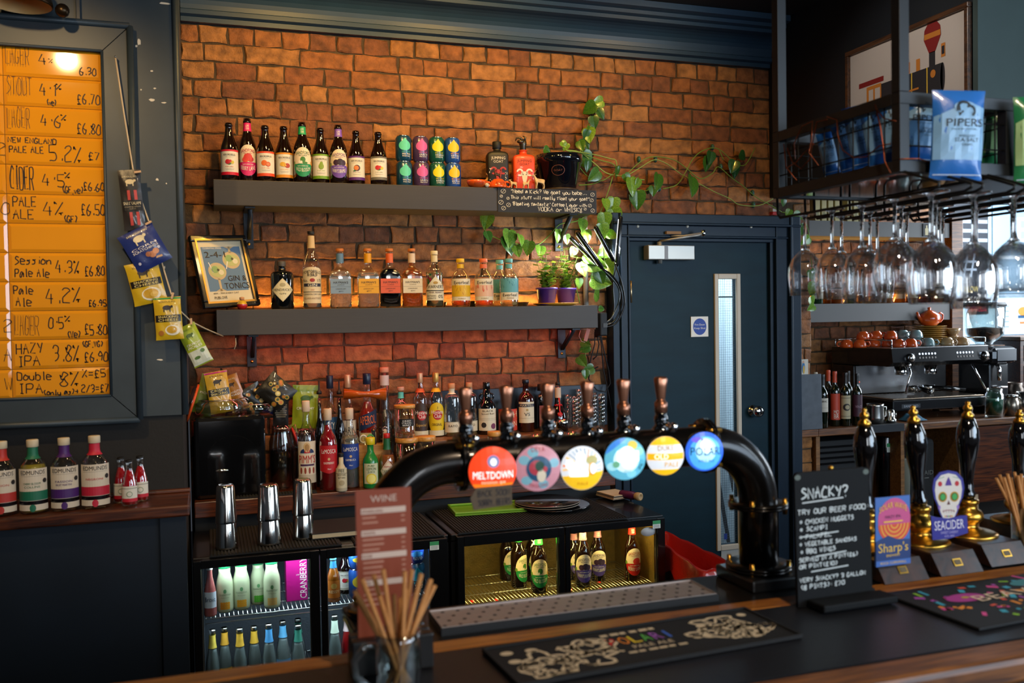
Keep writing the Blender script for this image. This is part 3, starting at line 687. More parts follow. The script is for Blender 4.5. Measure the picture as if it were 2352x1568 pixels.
# ---- overhead rack above the bar
RK = mat('rack steel','#26282a',.45,.4); RX0,RX1,RY0,RY1,RZ0,RZ1 = 1.492,1.826,1.70,2.19,2.035,2.215
rack = thing('overhead_rack','dark steel hanging rack with mesh sides above the bar','rack',(RX0,RY0,RZ0))
O = lambda x,y,z: (x - RX0,y - RY0,z - RZ0)
def bar(g,a,b,s=.0135,m=RK):
    a,b = O(*a),O(*b); lo = [min(p,q) - (s if abs(p - q) < 1e-6 else 0) for p,q in zip(a,b)]; hi = [max(p,q) + (s if abs(p - q) < 1e-6 else 0) for p,q in zip(a,b)]
    g.box(lo[0],hi[0],lo[1],hi[1],lo[2],hi[2],m,.001)
s = .0135
for nm,z in (('lower_frame',RZ0 + s),('upper_frame',RZ1 - s)):
    g = G()
    for a,b in (((RX0,RY0 + s,z),(RX1,RY0 + s,z)),((RX0,RY1 - s,z),(RX1,RY1 - s,z)),((RX0 + s,RY0 + .0272,z),(RX0 + s,RY1 - .0272,z)),((RX1 - s,RY0 + .0272,z),(RX1 - s,RY1 - .0272,z))): bar(g,a,b)
    g.obj(nm,rack)
for x,y,top in ((RX0 + s,RY0 + s,3.199),(RX0 + s,RY1 - s,3.199),(RX1 - s,RY0 + s,RZ1),(RX1 - s,RY1 - s,RZ1)):
    g = G(); bar(g,(x,y,RZ0 + .0272),(x,y,RZ1 - .0272))
    if top > 3: bar(g,(x,y,RZ1 + .0005),(x,y,top))
    g.obj('post',rack)
g = G(); MW = mat('rack mesh wire','#1c1b1a',.5,.5)
for i in range(1,6): x = RX0 + i * (RX1 - RX0) / 6; g.tube([O(x,RY0 + .004,RZ0 + .02),O(x,RY0 + .004,RZ1 - .02)],.002,MW,5); g.tube([O(x,RY1 - .004,RZ0 + .02),O(x,RY1 - .004,RZ1 - .02)],.002,MW,5)
for i in range(1,9): y = RY0 + i * (RY1 - RY0) / 9; g.tube([O(RX0 + .004,y,RZ0 + .02),O(RX0 + .004,y,RZ1 - .02)],.002,MW,5); g.tube([O(RX1 - .004,y,RZ0 + .02),O(RX1 - .004,y,RZ1 - .02)],.002,MW,5)
for i in (1,2): z = RZ0 + i * (RZ1 - RZ0) / 3; g.tube([O(RX0 + .006,RY0 + .006,z),O(RX1 - .006,RY0 + .006,z),O(RX1 - .006,RY1 - .006,z),O(RX0 + .006,RY1 - .006,z)],.002,MW,5,closed=True)
g.obj('mesh_sides',rack)
g = G(); g.box(.03,RX1 - RX0 - .03,.03,RY1 - RY0 - .03,.004,.008,mat('rack shelf perspex','#3a4044',.05,coat=1.0,spec=.9)); g.obj('shelf_panel',rack)
for i,x in enumerate((1.505,1.595,1.625,1.715,1.745,1.835,1.865,1.955,1.985,2.075)):
    g = G(); z = 1.982; g.tube([O(x,RY1,RZ0 + .002),O(x,RY1 - .002,z + .012),O(x,RY1 - .014,z),O(x,1.62,z),O(x,1.60,z + .006),O(x,1.597,z + .014),O(x,RY0 + .008 if x < 1.83 else 1.597,RZ0 + .002)],.0036,MW,7); g.obj('glass_rail',rack)

# ================================================================== bottles and other drinks
PROF = {
 'beer': [(0,.012),(.6,.004),(.93,0),(1,.02),(1,.50),(.985,.55),(.90,.61),(.74,.68),(.58,.75),(.47,.82),(.41,.90),(.395,.945),(.45,.95),(.45,.975),(.41,.98),(.41,1),(0,1)],
 'ale': [(0,.012),(.6,.004),(.93,0),(1,.02),(1,.53),(.96,.59),(.82,.66),(.62,.725),(.48,.79),(.41,.87),(.40,.93),(.46,.935),(.46,.965),(.41,.97),(.41,1),(0,1)],
 'gin': [(0,.012),(.9,0),(1,.02),(1,.60),(.97,.64),(.84,.69),(.60,.73),(.42,.76),(.36,.80),(.34,.92),(.38,.925),(.38,.95),(0,.95)],
 'squat': [(0,.012),(.95,0),(1,.02),(1,.70),(.95,.745),(.80,.78),(.50,.80),(.34,.815),(.34,.88),(.40,.885),(.40,.90),(0,.90)],
 'tall': [(0,.012),(.9,0),(1,.02),(1,.52),(.97,.57),(.84,.63),(.62,.69),(.44,.74),(.36,.80),(.33,.90),(.33,.965),(0,.965)],
 'flask': [(0,.012),(.9,0),(1,.025),(1,.52),(.98,.57),(.88,.615),(.66,.65),(.42,.675),(.34,.71),(.32,.92),(.37,.925),(.37,.955),(0,.955)],
 'round': [(0,.012),(.85,0),(.95,.03),(1,.10),(1,.52),(.97,.59),(.86,.66),(.64,.72),(.42,.76),(.36,.80),(.35,.90),(.39,.905),(.39,.93),(0,.93)],
 'rum': [(0,.012),(.92,0),(1,.02),(1,.56),(.95,.61),(.78,.67),(.56,.71),(.42,.75),(.35,.82),(.32,.96),(0,.96)],
 'wine': [(0,.02),(.9,0),(1,.015),(1,.62),(.97,.66),(.80,.70),(.52,.735),(.41,.77),(.39,.96),(.43,.962),(.43,.985),(.39,.99),(.39,1),(0,1)],
 'juice': [(0,.012),(.85,0),(.98,.03),(1,.08),(1,.58),(.94,.66),(.76,.78),(.68,.84),(.68,.94),(0,.94)],
 'sauce': [(0,.012),(.9,0),(1,.03),(1,.5),(.9,.58),(.6,.66),(.42,.72),(.38,.95),(0,.95)],
 'kraken': [(0,.012),(.92,0),(1,.03),(1,.48),(.94,.55),(.74,.62),(.5,.67),(.42,.74),(.37,.93),(0,.93)],
 'slim': [(0,.01),(.9,0),(1,.01),(1,.58),(.62,.62),(.6,.64),(.6,.965),(0,.965)],
 'conic': [(0,.012),(.9,0),(1,.03),(.98,.35),(.9,.5),(.66,.66),(.45,.78),(.38,.9),(.42,.92),(.42,.96),(.38,.97),(.38,1),(0,1)],
 'potbelly': [(0,.012),(.8,0),(.95,.04),(1,.16),(.98,.30),(.85,.42),(.6,.50),(.42,.56),(.36,.64),(.34,.96),(0,.96)],
}
LIQ = {}
def liq(h,t=.85): return mat('liquid %s %.2f' % (h,t),h,0.02,trans=t,ior=1.33,coat=.5)

def bottle(name,label,cat,u,vt,w,Y,z,kind,glass,cap=None,capc=None,liquid=None,lab=None,neck=None,sq=0,dep=1.0,group=None,rz=None,extra=None,u_top=None,capw=1.0,vb=None):
    """u, w: centre column and width in the photograph; vt: row of its top; Y: how far it stands from the bar; z: what it stands on"""
    p = P(u,vt,Y=Y); H = p.z - z; R_ = w * mpp(p) / 2
    if rz is None: rz = -.55 * math.atan2(p.x,Y)
    t = thing(name,label,cat,(p.x,Y,z),rz,group); pr = [(a * R_,b * H) for a,b in PROF[kind]]
    def shp(tt,r,zz):
        if not sq or r < R_ * .62: return r * math.cos(tt),r * math.sin(tt)
        k = min(1,(r / R_ - .62) / .3); e = 1 - k * (1 - 2 / sq); c,s_ = math.cos(tt),math.sin(tt)
        q = 1 + k * (dep - 1)
        return r * math.copysign(abs(c) ** e,c),r * q * math.copysign(abs(s_) ** e,s_)
    n = 40 if sq else 28
    g = G(); g.lathe(pr,glass,n,shape=shp if sq else None); g.obj('bottle_glass',t)
    if liquid:
        lv,lm = liquid; q = [(max(0,a - .0022),max(b,.006)) for a,b in pr if b < lv * H and a > 0]
        rr = None
        for (a,b),(c,d_) in zip(pr,pr[1:]):
            if b <= lv * H <= d_ and d_ > b: rr = a + (c - a) * (lv * H - b) / (d_ - b) - .0022; break
        if rr: q.append((rr,lv * H))
        q = [(0,q[0][1])] + q + [(0,lv * H)]
        g = G(); g.lathe(q,lm,n,shape=shp if sq else None); g.obj('liquid',t)
    if cap:
        z0,z1,rr = cap; g = G(); rr *= R_
        g.lathe([(0,z0 * H),(rr * .97,z0 * H),(rr,z0 * H + .001),(rr,z1 * H - .002),(rr * .93,z1 * H),(0,z1 * H)],capc,20); g.obj('cap',t)
    if neck:
        z0,z1,m,fn = neck; g = G()
        zz = [b for a,b in pr]; 
        def rad(zv):
            for (a,b),(c,d_) in zip(pr,pr[1:]):
                if b <= zv <= d_ and d_ > b and a > 0: return a + (c - a) * (zv - b) / (d_ - b)
            return pr[-2][0]
        st = [z0 * H + (z1 - z0) * H * i / 6 for i in range(7)]
        g.lathe([(rad(q) + .0008,q) for q in st],m,24)
        if fn: d = D(); fn(d,rad(st[3]),(z1 - z0) * H); d.put(g,lambda x,y,l: Vector(((rad(z0 * H + y) + .0012 + .0003 * l) * math.sin(x / rad(st[3])),-(rad(z0 * H + y) + .0012 + .0003 * l) * math.cos(x / rad(st[3])),z0 * H + y)))
        g.obj('neck_label',t,fix=False)
    if lab:
        z0,z1,ang,fn = lab; h = (z1 - z0) * H; d = D(); g = G()
        if sq: wd_ = 2 * R_ * ang; fn(d,wd_,h); d.put(g,plane_map((0,-R_ * dep - .0004,z0 * H)))
        else: wd_ = R_ * ang; fn(d,wd_,h); d.put(g,cyl_map(R_,z0 * H),R_ * .18)
        g.obj('label',t,fix=False)
    if extra: extra(t,R_,H)
    return t

def paper(c,*rows,frame=None):            # a plain paper label with printed rows: (text, height fraction, y fraction, colour, width fraction)
    def fn(d,w,h):
        d.rect(-w / 2,0,w / 2,h,K(c),0)
        for r in rows:
            if r[0] == '#': d.rect(-w / 2,h * r[1],w / 2,h * r[2],K(r[3]),1)
            elif r[0] == 'o': d.ell(w * r[1],h * r[2],w * r[3],w * r[3],K(r[4]),r[5] if len(r) > 5 else 2,16)
            elif r[0] == 'fn': r[1](d,w,h)
            else: d.text(r[0],0,h * r[2],h * r[1],K(r[3]),3,w * r[4] if r[4] else None)
    return fn

S1,S2 = 2.2985,1.7705                      # tops of the two wall shelves
# ---- cider bottles on the upper shelf
def rek(band,fruit):
    def fn(d,w,h):
        d.rect(-w / 2,0,w / 2,h,K('#d9d2c4'),0); d.rect(-w / 2,0,w / 2,h * .12,K(band),1); d.rect(-w / 2,h * .93,w / 2,h,K(band),1)
        d.text('REKORDERLIG',0,h * .76,h * .075,INK,2,w * .52); d.text('premium swedish cider',0,h * .70,h * .022,K('#777068'),2,w * .40)
        for a in fruit: d.ell(w * a[0],h * (.5 + a[1]),w * a[2],w * a[2] * a[3],K(a[4]),a[5] if len(a) > 5 else 2,16)
        d.text('fruit cider',0,h * .31,h * .04,K(band),2,w * .36); d.rect(-w * .2,h * .24,w * .2,h * .25,K('#9a948a'),1); d.rect(-w * .17,h * .20,w * .17,h * .21,K('#9a948a'),1)
    return fn
def sand(band,top,word,blobs):
    def fn(d,w,h):
        a,b = w / 2,h / 2
        d.ell(0,b,a,b,K('#e3d0b4'),0,36); d.poly([(a * math.cos(q),b + b * math.sin(q)) for q in [pi + .12 + i * (pi - .24) / 20 for i in range(21)]],K(band),1)
        d.text('SANDFORD',0,h * .77,h * .10,K(top),3,w * .66,arch=h * .035); d.text('ORCHARDS',0,h * .70,h * .045,K(top),3,w * .4)
        for q in blobs: d.ell(w * q[0],h * (.5 + q[1]),w * q[2],w * q[2] * q[3],K(q[4]),2,14)
        d.ell(-a * .92,b * .95,a * .13,b * .14,K('#6a8a34'),2,10); d.ell(a * .92,b * .95,a * .13,b * .16,K('#c08a3a'),2,10)
        d.text(word,0,h * .17,h * .13,WHITE,3,w * .68,arch=-h * .05); d.text('hand crafted cider',0,h * .35,h * .045,WHITE,3,w * .5)
    return fn
def nk(c): return K(c),(lambda d,r,h: d.text('LOVE',0,h * .52,h * .26,WHITE,1,r * .8).text('CIDER',0,h * .2,h * .26,WHITE,1,r * .8))
straw = [(-.08,.02,.11,1,'#b8202c'),(.12,0,.08,1,'#c8b83a'),(-.02,-.06,.08,.6,'#3f6a2a',1),(.03,.04,.07,1,'#c02a34')]
cid = [
 (525,283,42,'beer',rek('#c8102c',straw),None,'brown cider bottle with red banded label, first on the left of the upper shelf'),
 (567,273,42,'ale',sand('#c81e6a','#b02040','BERRY LANE',[(0,.1,.2,.9,'#c8342e'),(-.12,.02,.15,.9,'#d4453a'),(.13,.03,.14,.9,'#b82a2a')]),'#d81e6c','brown cider bottle with pink neck band and raspberry label'),
 (608,289,42,'beer',rek('#d8451c',[(-.07,.03,.13,1,'#d8682a'),(.1,-.02,.11,1,'#b83a22'),(.1,-.02,.08,1,'#d87a4a',3)]),None,'brown cider bottle with bright orange banded label and blood orange picture'),
 (651,291,42,'beer',rek('#d88a1e',[(-.08,.03,.13,.8,'#d8a83a'),(.12,-.02,.12,.9,'#a83a24'),(0,-.02,.08,.8,'#e0b44a')]),None,'brown cider bottle with amber banded label and mango picture'),
 (693,282,42,'ale',sand('#1f8a5a','#256a48','WILD BLOSSOM',[(0,.08,.12,1.2,'#3f7a34'),(-.12,0,.1,.8,'#e8e0d0'),(.1,-.03,.12,.5,'#3f7a34')]),'#1f9a62','brown cider bottle with green neck band and blossom label on the upper shelf'),
 (735,295,41,'beer',rek('#6f9a26',[(0,.0,.12,1.2,'#7f9a34'),(.01,.12,.07,1.2,'#7f9a34')]),None,'brown cider bottle with lime green banded label and pear picture'),
 (776,288,41,'ale',sand('#6a4aa8','#5a3a8a',"FANNY'S BRAMBLE",[(-.15,.04,.14,1,'#3a2238'),(.05,.06,.16,1,'#2a1a30'),(.2,.03,.14,1,'#3a2a44')]),'#7a52b8','brown cider bottle with purple neck band and blackberry label on the upper shelf'),
 (817,301,40,'beer',rek('#5a2a78',[(0,0,.15,1,'#4a2a2c'),(-.03,0,.11,1,'#d8783a',3),(-.12,-.12,.06,.5,'#3a6a3a')]),None,'brown cider bottle with purple banded label and passion fruit picture'),
 (868,304,40,'beer',rek('#6a665c',straw),None,'brown cider bottle with grey banded label, beside the drink cans'),
]
for i,(u,vt,w,kd,fn,nc,lb) in enumerate(cid):
    bottle('cider_bottle',lb,'bottle',u,vt,w - 2,3.99 + .03 * (i % 2),S1,kd,BROWN,lab=((.10,.53,2.5,fn) if kd == 'beer' else (.10,.58,2.4,fn)),neck=((.80,.93) + nk(nc)) if nc else None,group='cider bottles on the upper shelf')

# ---- cans
def can(u,v_top,Y,z,H,base,drop,t1,t2,label,grp,R_=.0355,col2='#e8e4da',nm='drink_can',words=('BIG DROP','PINE TRAIL','PALE ALE')):
    p = P(u,v_top,Y=Y); t = thing(nm,label,'can',(p.x,Y,z),-.5 * math.atan2(p.x,Y),grp); g = G(); m = mat('can ' + base,base,.3,.15,coat=.5)
    g.lathe([(R_ * .80,0),(R_ * .84,.003),(R_,.012),(R_,H - .014),(R_ * .83,H - .003)],m,32); g.obj('can_body',t)
    g = G(); g.lathe([(R_ * .83,H - .003),(R_ * .84,H),(R_ * .80,H),(R_ * .77,H - .005),(0,H - .005)],CHROME,32); g.lathe([(0,.006),(R_ * .7,.006),(R_ * .80,0)],CHROME,24); g.obj('can_lid',t)
    d = D(); g = G(); h = H - .03
    dm = K(drop,.35); d.ell(.1 * R_,h * .62,R_ * .78,h * .26,dm,0,28); d.poly([(-.66 * R_,h * .66),(.1 * R_,h * 1.03),(.86 * R_,h * .66)],dm,0)
    d.text(words[0],.25 * R_,h * .25,h * .085,K(t1),1,R_ * 1.05); d.text(words[1],.3 * R_,h * .13,h * .085,K(col2),1,R_ * 1.1); d.text(words[2],.25 * R_,h * .03,h * .07,K(col2),1,R_ * .95)
    d.put(g,cyl_map(R_,.015),R_ * .2); g.obj('printed_label',t,fix=False)
    return t
cc = [(928,'#12405a','#5cc8a8','#3fae98','dark teal can with a mint green drop',('BIG DROP','PINE TRAIL','PALE ALE')),(967,'#4a3458','#c85a9c','#c8589a','dark purple can with a pink drop',('BIG DROP','GALACTIC','MILK STOUT')),(1004,'#145040','#d8cc1e','#c8c028','dark green can with a yellow drop',('BIG DROP','PARADISO','CITRA IPA')),(1040,'#1f4a94','#e0bc28','#d89a3a','blue can with a golden yellow drop',('BIG DROP','REEF POINT','CRAFT LAGER'))]
for u,base,drp,tt,lb,wd3 in cc:
    can(u,370,4.0,S1,.112,base,drp,tt,0,lb + ', bottom one of its stack','drink cans stacked on the upper shelf',words=wd3)
    can(u - 2,310,4.0,S1 + .1123,.112,base,drp,tt,0,lb + ', top one of its stack','drink cans stacked on the upper shelf',words=wd3)

# ---- square coffee liqueur bottles, goats, cups and pot
def goathead(red,txt):
    def fn(d,w,h):
        d.text('JUMPING',0,h * .82,h * .085,K(txt),1,w * .72); d.text('GOAT',0,h * .72,h * .075,K(txt),1,w * .5)
        m = K(red)
        d.poly([(-w * .17,h * .52),(w * .17,h * .52),(w * .12,h * .3),(w * .07,h * .17),(-w * .07,h * .17),(-w * .12,h * .3)],m,1)
        for s_ in (-1,1):
            d.arc(s_ * w * .24,h * .5,w * .13,.1 if s_ > 0 else pi - .1,pi + 1 if s_ > 0 else -1,w * .085,m,1)
            d.ell(s_ * w * .24,h * .40,w * .1,h * .03,m,1,10); d.ell(s_ * w * .08,h * .42,w * .025,h * .018,K('#1a1614'),2,8)
        for i in range(10):
            for s_ in (-1,1): d.ell(s_ * w * U(.34,.46),h * U(.15,.6),w * .02,h * .014,K(txt),1,6)
    return fn
for u,vt,w,gm,cm,fn,lb,fw in ((1141,326,52,mat('matt black bottle coat','#16130f',.5),BLACKM,goathead('#a8281e','#d8ccb8'),'square black coffee liqueur bottle with red goat emblem',1),(1201,335,53,mat('orange bottle coat','#d8451e',.42,coat=.2),None,goathead('#e6d8c8','#8a2a14'),'square orange liqueur bottle with a silver goat head stopper',0)):
    t = bottle('liqueur_bottle',lb,'bottle',u,vt,w - 2,4.03,S1,'squat',gm,cap=(.86,1.0,.42) if cm else None,capc=cm,lab=(.06,.74,.9,fn),sq=7,dep=.8)
    if not cm:
        H = P(1201,335,Y=4.0).z - S1; g = G(); SV = mat('pewter','#5a5348',.35,.9)
        g.lathe([(.012,H * .88),(.015,H * .9),(.014,H * 1.02),(.018,H * 1.06),(.016,H * 1.14),(0,H * 1.18)],SV,16); g.ball((-.012,-.012,H * 1.11),.012,SV,10,(1.5,1,.8)); g.tube([(0,0,H * 1.15),(-.012,0,H * 1.21),(-.03,0,H * 1.2),(-.034,0,H * 1.14)],[.006,.005,.004,.002],SV,8); g.tube([(.008,0,H * 1.15),(.012,0,H * 1.22),(.0,.0,H * 1.25)],[.006,.005,.002],SV,8)
        g.obj('goat_stopper',t)
def mug(u,v,Y,z,w,H,m,label,txt=None,grp=None,hx=1,up=True,nm='coffee_cup',flare=1.0,rz=0):
    p = P(u,v,Y=Y); R_ = w * mpp(p) / 2; t = thing(nm,label,'cup',(p.x,Y,z),rz,grp); g = G()
    pr = [(0,.001),(R_ * .55,0),(R_ * .62,.004),(R_ * .85 / flare,H * .3),(R_ * .98,H * .75),(R_,H),(R_ * .95,H),(R_ * .9,H * .7),(R_ * .75,H * .25),(0,.007)]
    if not up: pr = [(a,H - b) for a,b in pr]
    g.lathe(pr,m,28); g.obj('cup_body',t)
    g = G(); q = [(hx * R_ * .92,0,H * .78),(hx * R_ * 1.3,0,H * .84),(hx * R_ * 1.48,0,H * .55),(hx * R_ * 1.28,0,H * .28),(hx * R_ * .84,0,H * .24)]
    if not up: q = [(a,b,H - c) for a,b,c in q]
    g.tube(q,R_ * .12,m,8); g.obj('handle',t)
    if txt:
        d = D(); d.text(txt[0],0,H * .55,H * .16,K('#5a1e10'),0,R_ * 1.0); d.text(txt[1],0,H * .32,H * .2,K('#5a1e10'),0,R_ * 1.1); g = G(); d.put(g,cyl_map(R_ * .97,0,.001)); g.obj('printing',t,fix=False)
    return t
ORG = mat('orange glaze','#d8561c',.2,coat=.6)
mug(1095,425,3.95,S1,46,.032,ORG,'wide orange cup lettered goat, under the brown goat toy',('jumping','GOAT'),'orange cups on the upper shelf')
mug(1144,425,3.945,S1,42,.040,ORG,'upturned orange cup in front of the black liqueur bottle',('jumping','GOAT'),'orange cups on the upper shelf',up=False)

def skinned(name,verts,edges,radii,m,parent=None,sub=2,root=0):
    me = bpy.data.meshes.new(name); me.from_pydata(verts,edges,[]); o = bpy.data.objects.new(name,me); COL.objects.link(o)
    o.modifiers.new('skin','SKIN'); s_ = o.modifiers.new('sub','SUBSURF'); s_.levels = sub; s_.render_levels = sub
    for i,q in enumerate(radii): v = me.skin_vertices[0].data[i]; v.radius = (q,q) if not hasattr(q,'__len__') else q; v.use_root = (i == root)
    bpy.context.view_layer.update()
    nm = bpy.data.meshes.new_from_object(o.evaluated_get(bpy.context.evaluated_depsgraph_get())); bpy.data.objects.remove(o); bpy.data.meshes.remove(me)
    nm.materials.clear(); nm.materials.append(m); nm.polygons.foreach_set('use_smooth',[True] * len(nm.polygons))
    q = bpy.data.objects.new(name,nm); COL.objects.link(q); q.parent = parent; return q
def goat(u,v,Y,z,L_,m,label,face=1,horns=True,neck=1.0):
    """small four legged goat figure; L_ is its body length"""
    p = P(u,v,Y=Y); t = thing('goat_figurine',label,'figurine',(p.x,Y,z),0,'toy goats on the upper shelf'); k = L_; f = face
    V = [(0,0,.80),(.34 * f,0,.84),(-.36 * f,0,.82),(.50 * f,0,1.10 * neck),(.60 * f,0,1.32 * neck),(.86 * f,0,1.22 * neck),(-.52 * f,0,.98),
         (.34 * f,.13,.55),(.36 * f,.14,.28),(.35 * f,.14,.03),(.34 * f,-.13,.55),(.38 * f,-.14,.28),(.37 * f,-.14,.03),
         (-.34 * f,.14,.55),(-.44 * f,.14,.30),(-.38 * f,.14,.03),(-.34 * f,-.14,.55),(-.42 * f,-.14,.30),(-.36 * f,-.14,.03)]
    E = [(0,1),(0,2),(1,3),(3,4),(4,5),(2,6),(1,7),(7,8),(8,9),(1,10),(10,11),(11,12),(2,13),(13,14),(14,15),(2,16),(16,17),(17,18)]
    Rr = [.22,.20,.20,.12,.12,.055,.04,.10,.06,.055,.10,.06,.055,.11,.06,.055,.11,.06,.055]
    skinned('body',[(a * k,b * k,c * k) for a,b,c in V],E,[q * k for q in Rr],m,t)
    g = G()
    for s_ in (-1,1):
        g.tube([(.54 * f * k,s_ * .10 * k,1.36 * neck * k),(.46 * f * k,s_ * .28 * k,1.36 * neck * k)],[.05 * k,.02 * k],m,6)
    g.obj('ears',t)
    if horns:
        g = G()
        for s_ in (-1,1): g.tube([(.56 * f * k,s_ * .05 * k,1.42 * neck * k),(.50 * f * k,s_ * .09 * k,1.62 * neck * k),(.38 * f * k,s_ * .13 * k,1.78 * neck * k)],[.05 * k,.035 * k,.012 * k],mat('horn','#8a5a30',.5),6)
        g.obj('horns',t)
    return t
TAN = mat('tan toy goat','#a8762e',.6,var=.25,vscale=90); BRN = mat('brown toy goat','#3c2416',.6,var=.2,vscale=90); PAL = mat('pale toy goat','#c8a878',.6,var=.3,vscale=70)
goat(1108,425,4.01,S1,.044,TAN,'tan horned toy goat behind the wide orange cup')
goat(1143,405,3.945,S1 + .0405,.026,BRN,'brown toy goat standing on the upturned orange cup',-1)
goat(1180,430,3.935,S1,.029,PAL,'small pale toy kid facing left at the foot of the orange bottle',-1,False)
goat(1208,430,3.935,S1,.029,PAL,'small white and tan toy kid with upright neck at the foot of the orange bottle',1,False,1.1)
goat(1240,430,3.938,S1,.046,PAL,'tall grey tan toy goat beside the glossy black pot',-1,True,1.05)
t = thing('patterned_ball','small black and white patterned ball between the orange cups','ball',(P(1115,424,Y=3.93).x + .006,3.928,S1)); g = G(); g.ball((0,0,.0105),.0105,mat('zebra ball','#b8b0a0',.5,var=.95,vscale=320),14); g.obj('ball',t)

t = thing('plant_pot','glossy black bucket shaped pot at the right end of the upper shelf','plant pot',(P(1285,424,Y=4.02).x,4.02,S1)); g = G(); t.scale = (1.14,1.14,1.05); DB = mat('black blue glaze','#0a0d16',.08,coat=1.0)
g.lathe([(0,.016),(.064,.012),(.069,.016),(.090,.125),(.094,.126),(.097,.162),(.092,.162),(.087,.128),(.066,.03),(0,.03)],DB,48); g.obj('pot_body',t)
g = G(); g.lathe([(0,0),(.072,0),(.078,.006),(.078,.012),(.07,.010),(0,.009)],mat('saucer brown','#3a2c22',.4),36); g.obj('saucer',t)
g = G(); d = D(); d.arc(-.03,.07,.022,0,2 * pi,.002,K('#6a3a2a'),0); d.text('GOAT',-.03,.066,.008,K('#6a3a2a'),0,.03); d.put(g,lambda x,y,l: Vector(((.0690 + y * .19 + .0012) * math.sin(x / .07),-(.0690 + y * .19 + .0012) * math.cos(x / .07),y + .016))); g.obj('emblem',t,fix=False)
g = G(); g.lathe([(0,.142),(.07,.145),(.089,.143)],mat('potting soil','#1c120c',.9,bump=.8),24); g.obj('soil',t)

# ---- chalked strip board on the front of the upper shelf
a,b = P(1143,436,Y=3.915),P(1369,489,Y=3.915); w,h = b.x - a.x,.108
t = thing('chalk_sign','small black strip sign with white handwriting about coffee liqueur on the shelf front','sign',((a.x + b.x) / 2,3.9185,2.190)); g = G(); g.box(-w / 2,w / 2,-.004,0,0,h,mat('chalkboard black','#1a1715',.6)); CH = K('#e8dfcc',.8); d = D()
for i,(s_,y,x0,hh,wd) in enumerate((("\"Need a Kick? We goat you babe...",.80,.13,.085,.77),("This stuff will really float your goat\"",.56,.13,.08,.80),("'Bleating fantastic' Coffee Liquor with",.29,.14,.08,.76),("VODKA or WHISKY",.07,.40,.10,.45))):
    d.hand(s_,-w / 2 + w * x0,h * y,h * hh * 1.75,CH,0,.0023,w * wd,sp=1.3)
for x,y,q in ((.055,.86,.1),(.035,.65,.06),(.10,.57,.06),(.03,.40,.1),(.105,.30,.09),(.055,.16,.09),(.965,.82,.09),(.955,.58,.08),(.935,.35,.08),(.885,.2,.06),(.965,.14,.09),(.84,.08,.05)):
    d.arc(-w / 2 + w * x,h * y,h * q,0,2 * pi,.0014,CH,0,14,h * q * .85); d.line([(-w / 2 + w * x - h * q * .5,h * (y - q * .5)),(-w / 2 + w * x,h * y),(-w / 2 + w * x + h * q * .5,h * (y + q * .5))],.0012,CH,0)
d.put(g,plane_map((0,-.004,0))); g.obj('sign_panel',t)

# ---- framed poster leaning at the left end of the lower shelf
A,B_ = P(472,707,Y=4.0),P(585,704,Y=4.07); wF = math.hypot(B_.x - A.x,B_.y - A.y); hF = .315
FT = thing('framed_poster','black framed gin and tonics poster leaning at the left end of the lower shelf','poster',(A.x - .005,3.935,S2 + .004),(-.27,0,math.atan2(B_.y - A.y,B_.x - A.x)))
FT.rotation_euler = (Matrix.Rotation(.42,4,'Z') @ Matrix.Rotation(-.30,4,'X') @ Matrix.Rotation(-.06,4,'Y')).to_euler(); wF = .248
g = G(); FB = mat('black gold frame','#141110',.25,coat=.5); fw = .026
for q in ((0,wF,0,fw),(0,wF,hF - fw,hF),(0,fw,fw + .0002,hF - fw - .0002),(wF - fw,wF,fw + .0002,hF - fw - .0002)): g.box(q[0],q[1],-.012,.012,q[2],q[3],FB,.004)
for q in ((fw * .65,wF - fw * .65,fw * .62,fw * .95),(fw * .65,wF - fw * .65,hF - fw * .95,hF - fw * .62),(fw * .65,fw * .95,fw * .96,hF - fw * .96),(wF - fw * .95,wF - fw * .65,fw * .96,hF - fw * .96)): g.box(q[0],q[1],-.0135,-.0122,q[2],q[3],mat('frame gilt line','#b08a4a',.35,.8))
g.obj('frame',FT)
g = G(); g.box(fw - .002,wF - fw + .002,-.002,.004,fw - .002,hF - fw + .002,K('#d8c8a8')); d = D(); w,h = wF - 2 * fw,hF - 2 * fw; BL = K('#5a7a9a'); BR_ = K('#c4ac84')
d.rect(w * .07,h * .17,w * .95,h * .91,BL,0)
for x,y,dr in ((.33,.50,1),(.70,.68,-1)):
    d.ell(w * x,h * y,w * .2,h * .145,BR_,1); d.line([(w * x,h * (y - dr * .12)),(w * x,h * (.17 if dr > 0 else .91))],w * .05,BR_,1)
    d.ell(w * x,h * y,w * .17,h * .10,K('#b8b878'),2); d.ell(w * (x - .05),h * (y + .03),w * .08,w * .08,K('#8aa868'),3,12); d.ell(w * (x + .08),h * (y - .02),w * .06,w * .06,K('#dcd0b0'),3,12); d.ell(w * (x + .02),h * (y + .02),w * .03,w * .03,K('#4a4a34'),4,8); d.line([(w * (x - .1),h * (y - .02)),(w * (x - .16),h * (y + .15 * dr))],w * .02,WHITE,3)
    d.poly([(w * (x - .12),h * (.17 if dr > 0 else .91)),(w * (x + .12),h * (.17 if dr > 0 else .91)),(w * (x + .02),h * (.21 if dr > 0 else .87)),(w * (x - .02),h * (.21 if dr > 0 else .87))],BR_,1)
INB = K('#2a1e16')
d.text('CELEBRATING SPRING',w * .31,h * .87,h * .03,WHITE,4,w * .42); d.text('2-4-1',w * .35,h * .73,h * .1,INB,4,w * .46); d.text('GIN &',w * .74,h * .33,h * .09,INB,4,w * .42); d.text('TONICS',w * .70,h * .20,h * .10,INB,4,w * .56); d.text('4PM - 7PM EVERY DAY',w * .42,h * .12,h * .026,INB,4,w * .58); d.text('PUBLOVE',w * .28,h * .04,h * .045,INB,4,w * .28)
